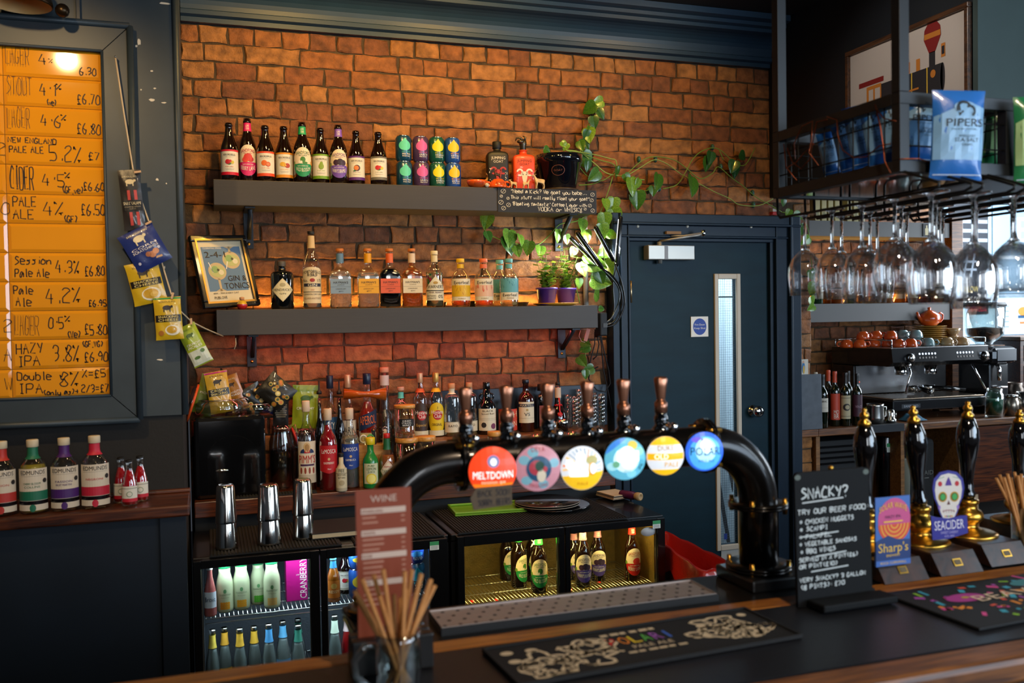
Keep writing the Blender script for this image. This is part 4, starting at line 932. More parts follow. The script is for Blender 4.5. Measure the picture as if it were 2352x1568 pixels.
d.put(g,plane_map((fw,-.002,fw))); g.obj('print',FT)

t = thing('round_miniature','tiny round red and yellow bottle in front of the framed poster','ornament',(P(556,700,Y=3.95).x,3.95,S2)); g = G(); g.lathe([(0,0),(.014,0),(.0215,.012),(.0205,.022)],mat('red lacquer','#b0201c',.2,coat=.6),20); g.lathe([(.0205,.022),(.016,.033),(.006,.038)],mat('yellow lacquer','#c8a02a',.2,coat=.6),20); g.obj('body',t)
g = G(); g.lathe([(0,.038),(.009,.038),(.010,.05),(0,.052)],mat('cork','#c08a60',.7),14); g.obj('stopper',t)

# ---- gins and spirits on the lower shelf
CORK = mat('cork','#c08a60',.7); OWOOD = mat('orange wood stopper','#b8682a',.5)
def diamond(d,w,h):
    d.poly([(0,0),(w * .5,h * .5),(0,h),(-w * .5,h * .5)],K('#c8b890'),0); d.poly([(0,h * .04),(w * .46,h * .5),(0,h * .96),(-w * .46,h * .5)],K('#d4c69c'),1)
    d.text("HENDRICK'S",0,h * .45,h * .11,INK,2,w * .80); d.text('GIN',0,h * .31,h * .07,INK,2,w * .26); d.ell(0,h * .72,w * .12,h * .08,K('#a89a70'),2)
bottle('gin_bottle','squat black apothecary gin bottle with a cream diamond label','bottle',647,600,52,3.99,S2,'squat',DARKG,cap=(.88,1.0,.34),capc=mat('grey stopper','#4a4440',.5),lab=(.15,.64,2.05,diamond))
def porto(d,w,h):
    d.rect(-w / 2,0,w / 2,h * .88,K('#d4bf98'),0); d.ell(0,h * .86,w / 2,h * .13,K('#d4bf98'),0)
    d.text('PORTOBELLO',0,h * .83,h * .08,INK,2,w * .84,arch=h * .045); d.text('ROAD',0,h * .73,h * .08,INK,2,w * .42); d.text('No.',-w * .32,h * .58,h * .08,INK,2); d.text('171',w * .32,h * .58,h * .08,INK,2); d.ell(0,h * .63,w * .11,h * .05,K('#9a2a22'),2)
    d.rect(-w * .42,h * .455,w * .42,h * .54,K('#2a2a38'),1); d.text('GIN',0,h * .465,h * .065,CREAM,2,w * .4); d.rect(-w * .5,h * .30,w * .5,h * .315,INK,1); d.text('OO',0,h * .345,h * .04,K('#9a2a22'),2); d.text('LONDON DRY GIN',0,h * .225,h * .04,INK,2,w * .8); d.text('GUARANTEED',0,h * .11,h * .05,K('#8a6a4a'),2,w * .8)
bottle('gin_bottle','tall slim clear gin bottle with a long cream label, tallest on the lower shelf','bottle',714,531,43,4.0,S2,'tall',CLEAR,cap=(.96,1.0,.36),capc=BLACKM,liquid=(.5,liq('#f2f2ee')),lab=(.07,.54,2.4,porto),neck=(.78,.94,K('#c8a878'),None))
def hay(c,tc='#2a2420'):
    return paper(c,("HAYMAN'S",.15,.68,tc,.72),('of LONDON',.06,.56,tc,.34),('#',.45,.46,tc),('LONDON DRY',.08,.28,tc,.5),('gin',.07,.14,tc,.22))
for u,vt,w,c,nc,lq,lb,wd_ in ((780,571,50,'#7f94a8','#5a7890',('#efeee8',.62),'flat clear gin bottle with pale blue label and orange wooden stopper',0),(844,571,50,'#e0a018','#d8940c',('#f0eee4',.60),'flat clear gin bottle with golden yellow label',0),(894,571,49,'#d85a34','#d8622c',('#10131c',.66),'flat gin bottle of dark sloe liquid with coral label',0),(945,571,48,'#d8c8a8','#d4b89a',('#e08a34',.80),'flat bottle of amber gin with cream label',0)):
    bottle('gin_bottle',lb,'bottle',u,vt,w,4.0,S2,'flask',CLEAR,cap=(.945,1.0,.37),capc=OWOOD,liquid=(lq[1],liq(lq[0])),lab=(.245,.49,.92,hay(c)),neck=(.76,.92,K(nc),None),sq=6,dep=.72,group='flat gin bottles on the lower shelf')
def warner(d,w,h):
    for i in range(26): d.ell(U(-.48,.48) * w,U(.55,.98) * h,w * U(.03,.07),w * U(.03,.07),K(random.choice(('#8a1e34','#2a5a30','#5a1428','#3a6a3a','#a82a40'))),0,10)
    d.poly([(-w * .48,0),(w * .48,0),(w * .48,h * .42),(0,h * .86),(-w * .48,h * .42)],K('#ddd2b4'),1); d.rect(-w * .48,h * .33,w * .48,h * .36,INK,2)
    d.text("WARNER'S",0,h * .43,h * .11,INK,3,w * .72); d.ell(0,h * .62,w * .1,h * .05,K('#b08a3a'),3); d.text('PINK BERRY',0,h * .25,h * .06,K('#5a2a34'),3,w * .6); d.text('0%',w * .22,h * .08,h * .12,INK,3); d.text('BOTANIC',-w * .18,h * .13,h * .06,INK,3,w * .4); d.text('SPIRITS',-w * .18,h * .05,h * .05,INK,3,w * .38)
bottle('spirit_bottle','clear spirit bottle with berry pattern and house shaped cream label','bottle',997,576,41,4.0,S2,'gin',CLEAR,cap=(.93,1.0,.40),capc=mat('cream stopper','#d8c49a',.6),liquid=(.62,liq('#e4d8a0')),lab=(.12,.62,2.6,warner),neck=(.80,.92,K('#d4c094'),None))
def ever(c,top,arts):
    def fn(d,w,h):
        d.rect(-w / 2,0,w / 2,h,K('#dfd0b2'),0)
        if top: d.rect(-w / 2,h * .18,w / 2,h * .70,K(c),1); ty = .76
        else: d.rect(-w / 2,h * .36,w / 2,h,K(c),1); ty = .17
        for i in range(14):
            x,y = U(-.4,.48) * w,h * (U(.2,.62) if top else U(.45,.95)); d.line([(x,y),(x + w * U(-.06,.06),y + h * U(.1,.2))],w * .02,K(random.choice(arts)),2)
        d.text('Everleaf',0,h * ty,h * .14,INK,3,w * .66); d.text('FOREST' if top else 'MARINE',0,h * .06,h * .06,K('#8a6a3a'),3,w * .3)
    return fn
for u,vt,w,Y,c,tp,ar,lq,cp,lb in ((1057,594,44,4.0,'#d8a81c',1,('#e8c83a','#b87a14','#c89a1e'),'#c8641e','#d8a818','round shouldered bottle with yellow meadow label'),(1110,594,44,4.0,'#e0b090',1,('#c84a34','#d86a4a','#b83a3a'),'#d8702a','#d8683a','round shouldered bottle with coral flower label'),(1147,597,40,4.075,'#4a8a90',0,('#2f6a78','#6aa8a8'),'#d8c890','#5a9a94','round shouldered teal labelled bottle standing behind its twin'),(1168,594,43,3.97,'#5a9aa0',0,('#2f6a78','#7ab8b4'),'#e0cc90','#5a9a94','round shouldered bottle with teal leaf label in front of its twin')):
    bottle('aperitif_bottle',lb,'bottle',u,vt,w,Y,S2,'round',CLEAR,cap=(.92,1.0,.43),capc=K(cp),liquid=(.30,liq(lq)),lab=(.13,.58,2.5,ever(c,tp,ar)),neck=(.80,.885,K(cp),None),group='aperitif bottles on the lower shelf')
for u,w,h,c,lb in ((1012,30,.024,'#c8901e','low amber glass dish behind the berry spirit bottle'),(1084,28,.028,'#d8981e','low amber glass dish between the yellow and coral labelled bottles'),(1195,44,.02,'#d08a2a','shallow amber dish beside the purple pots')):
    p = P(u,700,Y=4.08); t = thing('amber_dish',lb,'dish',(p.x,4.08,S2)); g = G(); R_ = w * mpp(p) / 2; g.lathe([(0,.002),(R_ * .7,0),(R_ * .98,h),(R_,h),(R_ * .9,h),(R_ * .65,.005),(0,.005)],liq(c),24); g.obj('dish',t)
SAU = mat('saucer ochre','#b8822a',.35,coat=.3)
t = thing('pot_saucer','wide ochre saucer under the two purple flower pots','saucer',(P(1276,700,Y=4.02).x,4.02,S2)); g = G(); g.lathe([(0,0),(.08,0),(.108,.011),(.106,.013),(.078,.004),(0,.004)],SAU,40); g.obj('saucer',t)
PUR = mat('purple plastic','#4a2a86',.35,coat=.3)
def herb(u,Y,H,label,seed,grp):
    p = P(u,690,Y=Y); x = p.x; t = thing('flower_pot',label[0],'flower pot',(x,Y,S2 + .0045),0,grp); g = G(); g.lathe([(0,.001),(.036,0),(.047,.070),(.051,.070),(.051,.079),(.046,.079),(.043,.068),(0,.066)],PUR,32); g.obj('pot_body',t)
    r = random.Random(seed); q = thing('herb_plant',label[1],'plant',(x,Y,S2 + .0708)); g = G(); ls = G(); SG = mat('herb stem','#6a7a2a',.6); HL = [mat('herb leaf %d' % i,c,.5,var=.2,vscale=60) for i,c in enumerate(('#8fb02a','#a8c434','#74a02c'))]
    for i in range(20):
        a = r.uniform(0,2 * pi); l = r.uniform(.04,H); sp = r.uniform(.1,.8); pts = []
        for k in range(6): s_ = k / 5; pts.append((math.cos(a) * sp * l * s_ + r.uniform(-.002,.002),math.sin(a) * sp * .6 * l * s_,l * s_))
        g.tube(pts,.0013,SG,5)
        for k in range(1,6):
            for sd in (0,pi):
                b = a + sd + r.uniform(-.8,.8); c = Vector(pts[k]); L_ = r.uniform(.024,.042); ux = Vector((math.cos(b),math.sin(b),r.uniform(-.2,.4))).normalized(); uy = Vector((-math.sin(b),math.cos(b),0)); nn = ux.cross(uy)
                ring = [(0,0),(.25,.32),(.55,.38),(.85,.2),(1,0),(.85,-.2),(.55,-.38),(.25,-.32)]
                ls.add([c + ux * L_ * a_ + uy * L_ * b_ - nn * (.15 * L_ * abs(b_)) for a_,b_ in ring],[list(range(8))],r.choice(HL))
    g.obj('stems',q); ls.obj('leaves',q,fix=False)
herb(1256,3.985,.19,('purple flower pot standing left on the ochre saucer','pale green mint herb growing in the left purple pot'),3,'purple flower pots')
herb(1300,4.06,.21,('purple flower pot standing right on the ochre saucer','taller pale green mint herb growing in the right purple pot'),8,'purple flower pots')

# ================================================================== menu board of tiles
t = thing('menu_board','large framed board of glossy orange tiles with the beer list handwritten','menu board',(-.5,3.398,1.39))
L3 = lambda x,z: (x + .5,z - 1.39)
g = G(); TX0,TX1,TZ0,TZ1 = -.914,-.312,1.479,2.632
FX0,FX1,FZ0,FZ1 = -1.02,-.224,1.393,2.722
for pts in ([(TX1,TZ0),(FX1,FZ0),(FX1,FZ1),(TX1,TZ1)],[(TX0,TZ1),(TX1,TZ1),(FX1,FZ1),(FX0,FZ1)],[(TX0,TZ0),(FX0,FZ0),(FX1,FZ0),(TX1,TZ0)][::-1],[(TX0,TZ0),(TX0,TZ1),(FX0,FZ1),(FX0,FZ0)]):
    c = Vector((sum(p[0] for p in pts) / 4,sum(p[1] for p in pts) / 4)); q = [(a + (c.x - a) * .004,b + (c.y - b) * .004) for a,b in pts]
    g.prism([L3(*p) for p in q],.03,GREYBLUE,xf=Matrix.Translation((0,-.03,0)))
bd = [(FX0,FZ0),(FX1,FZ0),(FX1,FZ1),(FX0,FZ1)]
for (a,b),(c,d_) in zip(bd,bd[1:] + bd[:1]): g.tube([(*L3(a,b)[:1],-.03,L3(a,b)[1]),(L3(c,d_)[0],-.03,L3(c,d_)[1])],.011,GREYBLUE,10)
bd = [(TX0,TZ0),(TX1,TZ0),(TX1,TZ1),(TX0,TZ1)]
for (a,b),(c,d_) in zip(bd,bd[1:] + bd[:1]): g.tube([(L3(a,b)[0],-.03,L3(a,b)[1]),(L3(c,d_)[0],-.03,L3(c,d_)[1])],.005,GREYBLUE,8)
g.obj('frame',t)
g = G(); a,b = L3(TX0,TZ0); c,d_ = L3(TX1,TZ1); g.box(a,c,-.006,0,b,d_,mat('tile grout','#4a3a22',.8)); g.obj('grout',t)
TILE = mat('amber glazed tile','#e2941c',.06,coat=.5,var=.05,vscale=4); PENC = K('#20140c',.6); PENB = K('#5c3a10',.6)
rowsT = [
 [('H','LAGER',.03,.42,.62,.23,PENB),('H','4',.36,.42,.38,.07,PENC),('H','%',.46,.52,.14,.04,PENB),('H','6.30',.77,.16,.26,.17,PENC)],
 [('H','STOUT',.03,.36,.62,.25,PENB),('H','4·1',.36,.40,.40,.16,PENC),('H','%',.53,.62,.2,.05,PENC),('H','(ve)',.43,.06,.2,.09,PENC),('H','£6.70',.74,.16,.34,.23,PENC)],
 [('H','LAGER',.03,.24,.70,.22,PENB),('H','4·6',.36,.34,.40,.20,PENC),('H','%',.57,.56,.2,.05,PENC),('H','£6.80',.73,.12,.36,.24,PENC)],
 [('H','NEW ENGLAND',.03,.74,.18,.48,PENC),('H','PALE ALE',.04,.40,.22,.34,PENC),('H','5.2%',.44,.14,.55,.32,PENC),('H','£7',.84,.22,.26,.11,PENC)],
 [('H','CIDER',.04,.14,.78,.23,PENC),('H','4·5',.36,.30,.42,.22,PENC),('H','%',.59,.56,.2,.05,PENC),('H','(GF,ve)',.56,.06,.22,.21,PENC),('H','£6.60',.78,.16,.28,.21,PENC)],
 [('H','PALE',.06,.58,.34,.23,PENC),('H','ALE',.06,.14,.32,.20,PENC),('H','4%',.36,.28,.46,.20,PENC),('H','(GF)',.57,.06,.22,.13,PENC),('H','£6.50',.75,.30,.38,.24,PENC)],
 [],
 [('H','Session',.06,.60,.28,.36,PENC),('H','Pale Ale',.06,.16,.28,.34,PENC),('H','4.3%',.47,.30,.44,.24,PENC),('H','£6.80',.77,.20,.34,.20,PENC)],
 [('H','Pale',.04,.58,.28,.19,PENC),('H','Ale',.06,.16,.30,.15,PENC),('H','4.2%',.36,.26,.52,.35,PENC),('H','£6.95',.80,.14,.22,.18,PENC)],
 [('H','LAGER',.04,.18,.66,.24,PENB),('H','0·5',.38,.36,.40,.15,PENC),('H','%',.55,.60,.2,.05,PENC),('H','(Ve)',.57,.04,.24,.13,PENC),('H','£5.80',.75,.14,.36,.23,PENC)],
 [('H','HAZY',.05,.54,.36,.26,PENC),('H','IPA',.06,.10,.34,.22,PENC),('H','3.8%',.42,.22,.56,.26,PENC),('H','(GF,VG)',.72,.72,.2,.21,PENC),('H','£6.90',.74,.20,.34,.24,PENC)],
 [('H','Double',.05,.62,.28,.34,PENC),('H','IPA',.06,.16,.34,.24,PENC),('H','8%',.48,.38,.50,.19,PENC),('H','½=£5',.71,.64,.28,.24,PENC),('H','(only as)→',.31,.08,.18,.35,PENC),('H','2/3=£7',.70,.12,.26,.28,PENC)],
]
leftT = {3: ('2',.93),5: ('O',.95),7: ('#',.94),9: ('2',.94),10: ('A',.93),11: ('W',.93),0: ('L',.6),1: ('S',.6)}
pz = (TZ1 - TZ0) / 12; tw = .2975
for col in (0,1):
    for r in range(12):
        x0 = TX1 - .002 - tw * (2 - col); z0 = TZ1 - pz * (r + 1) + .0008; w,h = tw - .0016,pz - .0016; b = .010; g = G()
        X,Z = L3(x0,z0); v = [(X,-.007,Z),(X + w,-.007,Z),(X + w,-.007,Z + h),(X,-.007,Z + h),(X,-.010,Z),(X + w,-.010,Z),(X + w,-.010,Z + h),(X,-.010,Z + h),(X + b,-.0148,Z + b),(X + w - b,-.0148,Z + b),(X + w - b,-.0148,Z + h - b),(X + b,-.0148,Z + h - b)]
        g.add(v,[(3,2,1,0)] + [(i,(i + 1) % 4,(i + 1) % 4 + 4,i + 4) for i in range(4)] + [(i + 4,(i + 1) % 4 + 4,(i + 1) % 4 + 8,i + 8) for i in range(4)] + [(8,9,10,11)],TILE)
        d = D()
        if col: 
            for _,s_,fx,fy,fh,fw_,m in rowsT[r]: d.hand(s_,w * fx,h * fy,h * fh,m,0,.0036 if m is PENC else .0019,w * fw_,jit=.18)
            if r in (0,1,2,4,9) :
                for i in range(8): d.line([(w * (.045 + .026 * i),h * .32),(w * (.05 + .026 * i),h * .85)],.0009,PENB,0)
        elif r in leftT: d.hand(leftT[r][0],w * leftT[r][1],h * .3,h * .42,PENC,0,.0022)
        d.put(g,plane_map((X,-.0148,Z))); g.obj('tile',t)

# ---- small things high on the chimney breast
c0,c1 = P(36,49,Y=3.39),P(186,50,Y=3.39)
t = thing('access_panel','small grey blue framed panel above the menu board','panel',(c0.x,3.3995,c0.z)); g = G(); w = c1.x - c0.x
g.box(0,w,-.010,0,0,.40,GREYBLUE); 
for q in ((0,w,0,.014),(0,.014,.0142,.386),(w - .014,w,.0142,.386),(0,w,.3862,.40)): g.box(q[0],q[1],-.02,-.0102,q[2],q[3],NAVY,.002)
g.obj('panel',t)
t = thing('wall_lamp','dark bronze dome lamp cut by the top edge above the menu board','lamp',(P(48,5,Y=3.25).x,3.25,P(48,12,Y=3.25).z)); g = G(); LB = mat('dark bronze','#3a2c1c',.3,.8)
g.lathe([(.088,0),(.092,.003),(.090,.02),(.07,.08),(.035,.12),(.012,.13),(0,.13)],LB,36); g.lathe([(.088,0),(.086,.006),(.05,.09),(0,.1)],K('#c8a060',.4),28); g.obj('shade',t)
g = G(); g.tube([(0,0,.13),(0,0,.2),(.02,.06,.23),(.03,.135,.23)],.01,LB,10); g.lathe([(0,0),(.045,0),(.045,.012),(0,.014)],LB,20,xf=Matrix.Translation((.03,.148,.23)) @ Matrix.Rotation(pi / 2,4,'X')); g.obj('bracket',t)
g = G(); g.ball((.115,.02,.0),.022,LB,14); g.obj('knob',t)

# ---- packets pegged on a string
def packet(name,label,cat,loc,rot,w,h,T,base,fn,group=None,crimp=True,back=None,top=True):
    t = thing(name,label,cat,loc,rot,group); g = G(); nx,ny = 10,14
    def bul(x,y):
        u = min(1,abs(2 * x / w)); v = min(1,abs(2 * (y + h / 2) / h)); k = (1 - u ** 2.4) ** .6 * (1 - v ** 4) ** .8
        return T * k + .0012 * math.sin(x * 140 + y * 60) * (1 - v ** 6) + .001 * noise.noise(Vector((x * 30,y * 30,w * 99)))
    for s_ in (1,-1):
        v = []
        for j in range(ny + 1):
            for i in range(nx + 1):
                x = w * (i / nx - .5); y = -h * j / ny; kx = 1 - .05 * (1 - (2 * (j / ny) - 1) ** 6); v.append((x * kx,-s_ * max(.0004,bul(x,y) * (1 if s_ > 0 else .6)),y))
        f = [(j * (nx + 1) + i,j * (nx + 1) + i + 1,(j + 1) * (nx + 1) + i + 1,(j + 1) * (nx + 1) + i) for j in range(ny) for i in range(nx)]
        g.add(v,f,base,True)
    g.obj('bag',t)
    d = D(); fn(d,w,h); g = G()
    def mp(x,y,l):
        kx = 1 - .05 * (1 - (2 * (-y / h) - 1) ** 6); return Vector((x * kx,-max(.0004,bul(x,y)) - .0011 - .0004 * l,y))
    d.put(g,mp,w / 8,h / 10); g.obj('printing',t,fix=False)
    return t
def foil(c,rough=.3): return mat('packet foil ' + c,c,rough,coat=.4,bump=.15,bscale=40)
def cow(d,x,y,s_,m,l=2):
    d.ell(x,y,s_ * .5,s_ * .28,m,l,16); d.rect(x - s_ * .42,y - s_ * .5,x - s_ * .30,y,m,l); d.rect(x + s_ * .28,y - s_ * .5,x + s_ * .4,y,m,l); d.ell(x + s_ * .55,y + s_ * .12,s_ * .16,s_ * .14,m,l,10)
def snack(top,band,words,art,wc='#e8dcb0',edge=None,lower=None):
    def fn(d,w,h):
        if edge: d.rect(-w / 2,-h * .05,w / 2,-.002,K(edge,.3),0)
        if lower: d.rect(-w * .49,-h * .97,w * .49,-h * .62,K(lower,.35),0)
        d.text('SERIOUS PIG',0,-h * .13,h * .04,K(wc),1,w * .6); cow(d,-.02 * w,-h * .25,w * .32,K(top))
        if band: d.rect(-w * .47,-h * .58,w * .47,-h * .42,K(band,.35),1)
        for i,s_ in enumerate(words): d.text(s_,0,-h * (.49 + .075 * i),h * .055,K('#e8d27a' if band else '#f0e8dc'),3,w * .74)
        for a in art: d.ell(w * a[0],-h * a[1],w * a[2],w * a[3],K(a[4],.4),a[5] if len(a) > 5 else 1,14)
    return fn
def sticks(d,w,h):
    d.text('SERIOUS PIG',0,-h * .13,h * .028,K('#d8c8a0'),1,w * .7); cow(d,0,-h * .20,w * .42,K('#d8c090'))
    for x in (-.18,.14): d.rect(w * x,-h * .50,w * (x + .14),-h * .34,K('#b8403a'),1); d.rect(w * x,-h * .92,w * (x + .14),-h * .70,K('#b8403a'),1)
    d.rect(-w * .46,-h * .68,w * .46,-h * .51,BLACKM,2); d.text('SNACKALAMI',0,-h * .58,h * .05,K('#d8c8a0'),3,w * .82); d.text('snacking salami',0,-h * .62,h * .02,K('#a8987a'),3,w * .76); d.text('CLASSIC',0,-h * .655,h * .018,K('#a8987a'),3,w * .3)
def at3(u,v,Y): return P(u,v,Y=Y)
def rotd(x,y,z): return (math.radians(x),math.radians(y),math.radians(z))
# string: nail on the board frame, down past the packets, over to the lower shelf
spts = [at3(265,131,3.345),at3(285,262,3.35),at3(306,392,3.352),at3(325,462,3.352),at3(343,512,3.352),at3(368,592,3.352),at3(393,675,3.35),at3(412,712,3.36),at3(439,738,3.42),at3(470,754,3.62),at3(512,772,3.90)]
t = thing('hanging_string','cream string running from the menu board frame down to the lower shelf','string',spts[0]); g = G(); STR = mat('cream string','#cbb28e',.8)
g.tube([p - spts[0] for p in spts],.0028,STR,6); g.tube([(0,.022,0),(0,-.008,0)],.003,STEEL,6); g.obj('cord',t)
t = thing('string_end','loose white string end hanging below the lower shelf','string',at3(541,776,3.935)); g = G(); e0 = at3(541,776,3.935); g.tube([at3(u,v,3.935) - e0 for u,v in ((541,776),(542,790),(538,802))],.002,STR,6); g.obj('cord',t)
PK = [
 ('salami_packet','black hanging packet of two red salami sticks, topmost on the string',(269,392),(320,388),136,foil('#2a2420'),sticks,8),
 ('corn_packet','dark blue tilted packet of corn scratchings on the string',(268,547),(348,508),92,foil('#22306e'),snack('#e0d0a8',None,['CORN','SCRATCHINGS'],[(.1,.72,.10,.09,'#b87a54'),(.22,.68,.09,.08,'#c88a62',2),(.0,.68,.08,.07,'#a86a48'),(.34,.62,.04,.04,'#c8c8d8'),(-.34,.8,.04,.04,'#c8c8d8')]),-25),
 ('cheese_packet','yellow tilted cheese packet on the string under the blue packet',(284,610),(362,594),95,foil('#c8a41c'),snack('#2a2018','#211a14',['SNACKING','CHEESE'],[(.08,.78,.30,.20,'#e0d8c0'),(.06,.77,.24,.15,'#c89a2a',2),(.16,.8,.12,.09,'#d8b050',3)],'#5a4a14'),-16),
 ('cheese_packet','yellow cheese packet with green ends, pegged lower on the string',(350,684),(415,680),96,foil('#c8a41c'),snack('#2a2018','#211a14',['SNACKING','CHEESE'],[(.12,.78,.28,.20,'#e0d8c0'),(.1,.77,.2,.14,'#c89a2a',2),(-.3,.84,.1,.1,'#a86a2a',2)],'#5a4a14','#2a8a4a'),-2),
 ('pickle_packet','lime green and white gherkin packet at the bottom of the string',(402,758),(446,738),96,foil('#9aa82a'),snack('#3f5a1e',None,['CRUNCHY','PICKLES'],[(-.15,.80,.16,.08,'#4a6a24',2),(.24,.68,.12,.1,'#4a6a24',2)],'#5a6a1e',None,'#c8ccb8'),-20),
]
PEGS = []
for i,(nm,lb,a,b,hp,base,fn,rot) in enumerate(PK):
    Yp = 3.335 - .012 * (i % 2) if i < 4 else 3.37; A,B_ = at3(*a,Yp),at3(*b,Yp); w = (B_ - A).length; mid = (A + B_) / 2; ang = -math.atan2(B_.z - A.z,B_.x - A.x)
    packet(nm,lb,'snack packet',mid,(0,ang if i else math.radians(-5),0),w,hp * mpp(mid) * 1.02,.012 if i else .006,base,fn)
    if i == 0: A2 = at3(305,396,Yp)
for i,(u,v,ang,lb) in enumerate(((316,395,80,'wooden peg holding the black salami packet'),(341,512,60,'wooden peg holding the blue corn packet'),(366,588,70,'wooden peg holding the upper yellow cheese packet'),(396,679,15,'wooden peg holding the green ended cheese packet'),(439,738,0,'wooden peg holding the lime gherkin packet'))):
    c = at3(u,v,3.318 if i < 4 else 3.36); t = thing('clothes_peg',lb,'peg',c,(0,math.radians(ang),0),'pegs along the string'); g = G(); PW2 = mat('peg wood','#c8a078',.6)
    for s_ in (-1,1): g.box(-.0035,.0035,s_ * .0032 - .0026,s_ * .0032 + .0026,-.011,.011,PW2,.0008)
    g.tube([(-.005,0,.002),(.005,0,.002)],.0022,STEEL,6); g.obj('peg',t)

# ================================================================== bottles on the wooden ledge at left
def edm(c,line,small=None):
    def fn(d,w,h):
        d.rect(-w / 2,0,w / 2,h,K('#d8c8b0'),0); d.rect(-w / 2,h * .24,w / 2,h * .46,K(c),1); d.rect(-w / 2,h * .02,w / 2,h * .23,K('#140e10',.2),1); d.rect(-w / 2,h * .0,w / 2,h * .14,K('#d8c8b0'),2)
        d.ell(-.02 * w,h * .06,w * .09,h * .09,K(c),3,16); d.ell(w * .36,h * .70,w * .075,w * .075,K('#2a2626'),2,14)
        d.text('EDMUNDS',0,h * .86,h * .10,INK,2,w * .74); d.rect(-w * .38,h * .82,w * .36,h * .825,K('#8a7a6a'),2); d.text(line[0],-.03 * w,h * .62,h * .05,K(c),2,w * .5)
        if len(line) > 1: d.text(line[1],-.03 * w,h * .54,h * .05,K(c),2,w * .46)
    return fn
ZL = 1.1308
for u,vt,w,Y,c,ln,lc,lv,lb in ((2,1013,61,3.22,'#b8342a',('PASSION',),'#3a120c',.38,'clear cocktail bottle with red label, cut by the left edge'),(74,1009,61,3.22,'#1f6a4c',('CHERRY BLOSSOM','COLLINS'),'#c8b84a',.66,'clear cocktail bottle of yellow liquid with dark green label band'),(146,1005,61,3.225,'#4a2268',('PASSION','FRUIT MARTINI'),'#6a4a2e',.48,'clear cocktail bottle with purple label band'),(216,1000,62,3.23,'#c02238',('NEGRONI',),'#38070c',.40,'clear cocktail bottle with crimson label band beside the small red bottles')):
    bottle('cocktail_bottle',lb,'bottle',u,vt,w,Y,ZL,'round',CLEAR,cap=(.90,1.0,.42),capc=mat('pale stopper','#c8b89a',.6),liquid=(lv,liq(lc,.5)),lab=(.05,.62,2.35,edm(c,ln)),neck=(.74,.90,K(c),None),group='cocktail bottles on the wooden ledge',rz=.12)
for u,vt,Y,lb in ((277,1050,3.28,'small red mixer bottle standing back left of its two fellows'),(296,1056,3.215,'small red mixer bottle standing in front of its two fellows'),(321,1047,3.285,'small red mixer bottle standing back right of its two fellows')):
    bottle('mixer_bottle',lb,'bottle',u,vt,35,Y,ZL,'conic',CLEAR,cap=(.955,1.0,.46),capc=BLACKM,liquid=(.78,liq('#c8141e',.25)),lab=(.10,.44,2.3,paper('#ddd6c4',('#',.84,.88,'#8a8a78'),('o',0,.5,.16,'#8a9a7a'),('o',0,.5,.12,'#ddd6c4',3),('#',0,.22,'#c02030'))),group='small red mixer bottles')

# ================================================================== things on the back bar ledge
ZB,ZS = 1.0005,1.186
a,b = P(447,1138,Y=3.905),P(612,1138,Y=3.905); w = (b.x - a.x) / 2
t = thing('loudspeaker','glossy black box loudspeaker on the ledge with jars on top','speaker',((a.x + b.x) / 2,4.02,ZB),.03); g = G(); SPK = mat('speaker gloss black','#080809',.12,coat=1.0); hs = .335
g.box(-w,w,-.10,.10,0,hs,SPK,.018); g.obj('cabinet',t)
g = G(); g.lathe([(0,.0006),(.104,.0006),(.105,.0)],SPK,48,xf=Matrix.Translation((.01,-.1003,.15)) @ Matrix.Rotation(pi / 2,4,'X'),smooth=False); g.obj('speaker_cone',t)
g = G(); g.ball((-.035,-.102,.115),.012,CHROME,14,(2.2,.3,.5)); g.obj('badge',t)
ZT = ZB + hs + .0005
RED_O = mat('orange rubber seal','#d8501a',.5); REDS = mat('red rubber seal','#a81e1a',.5)
def clipjar(u,v_top,w,Y,z,label,seal,lid_u,fill=None,fh=.6,fullw=None):
    p = P(u,v_top,Y=Y); k = mpp(p); H = p.z - z; R_ = w * k / 2
    t = thing('clip_jar',label,'jar',(p.x,Y,z)); g = G()
    g.lathe([(0,.008),(R_ * .9,0),(R_,.01),(R_,H * .74),(R_ * .80,H * .88),(R_ * .80,H),(R_ * .77,H),(R_ * .77,H * .9),(R_ * .96,H * .74),(R_ * .96,.014),(0,.014)],JARG,36); g.obj('jar_glass',t)
    g = G(); g.tube([(R_ * .83 * math.cos(i * pi / 14),R_ * .83 * math.sin(i * pi / 14),H * .95) for i in range(28)],.0018,STEEL,6,closed=True)
    s_ = 1 if lid_u > 0 else -1
    g.tube([(R_ * .83,0,H * .95),(R_ * 1.05,-.01,H * 1.0),(R_ * 1.2,-.012,H * .86),(R_ * 1.08,-.012,H * .74),(R_ * .95,-.008,H * .86)],.002,STEEL,6); g.obj('clip_wire',t)
    h = t
    if lid_u:
        lx = s_ * R_ * 1.12; ax = Matrix.Translation((lx,0,H * .80)) @ Matrix.Rotation(s_ * 1.25,4,'Y')
        g = G(); g.lathe([(0,.016),(R_ * .6,.014),(R_ * .8,.004),(R_ * .84,0),(R_ * .7,-.006),(0,-.004)],JARG,28,xf=ax); l = g.obj('lid',t)
        g = G(); g.tube([ax @ Vector((R_ * .78 * math.cos(i * pi / 12),R_ * .78 * math.sin(i * pi / 12),-.004)) for i in range(24)],.0055,seal,8,closed=True); g.obj('seal_ring',l)
    if fill: g = G(); g.lathe([(0,.015),(R_ * .93,.015),(R_ * .93,H * fh),(0,H * fh)],fill,28); g.obj('contents',t)
    return t
clipjar(504,915,108,4.00,ZT,'clip top glass jar with orange seal holding yellow snack packets on the speaker',RED_O,-1)
clipjar(585,925,84,4.03,ZT,'clip top glass jar stuffed with black olive packets on the speaker',REDS,0)
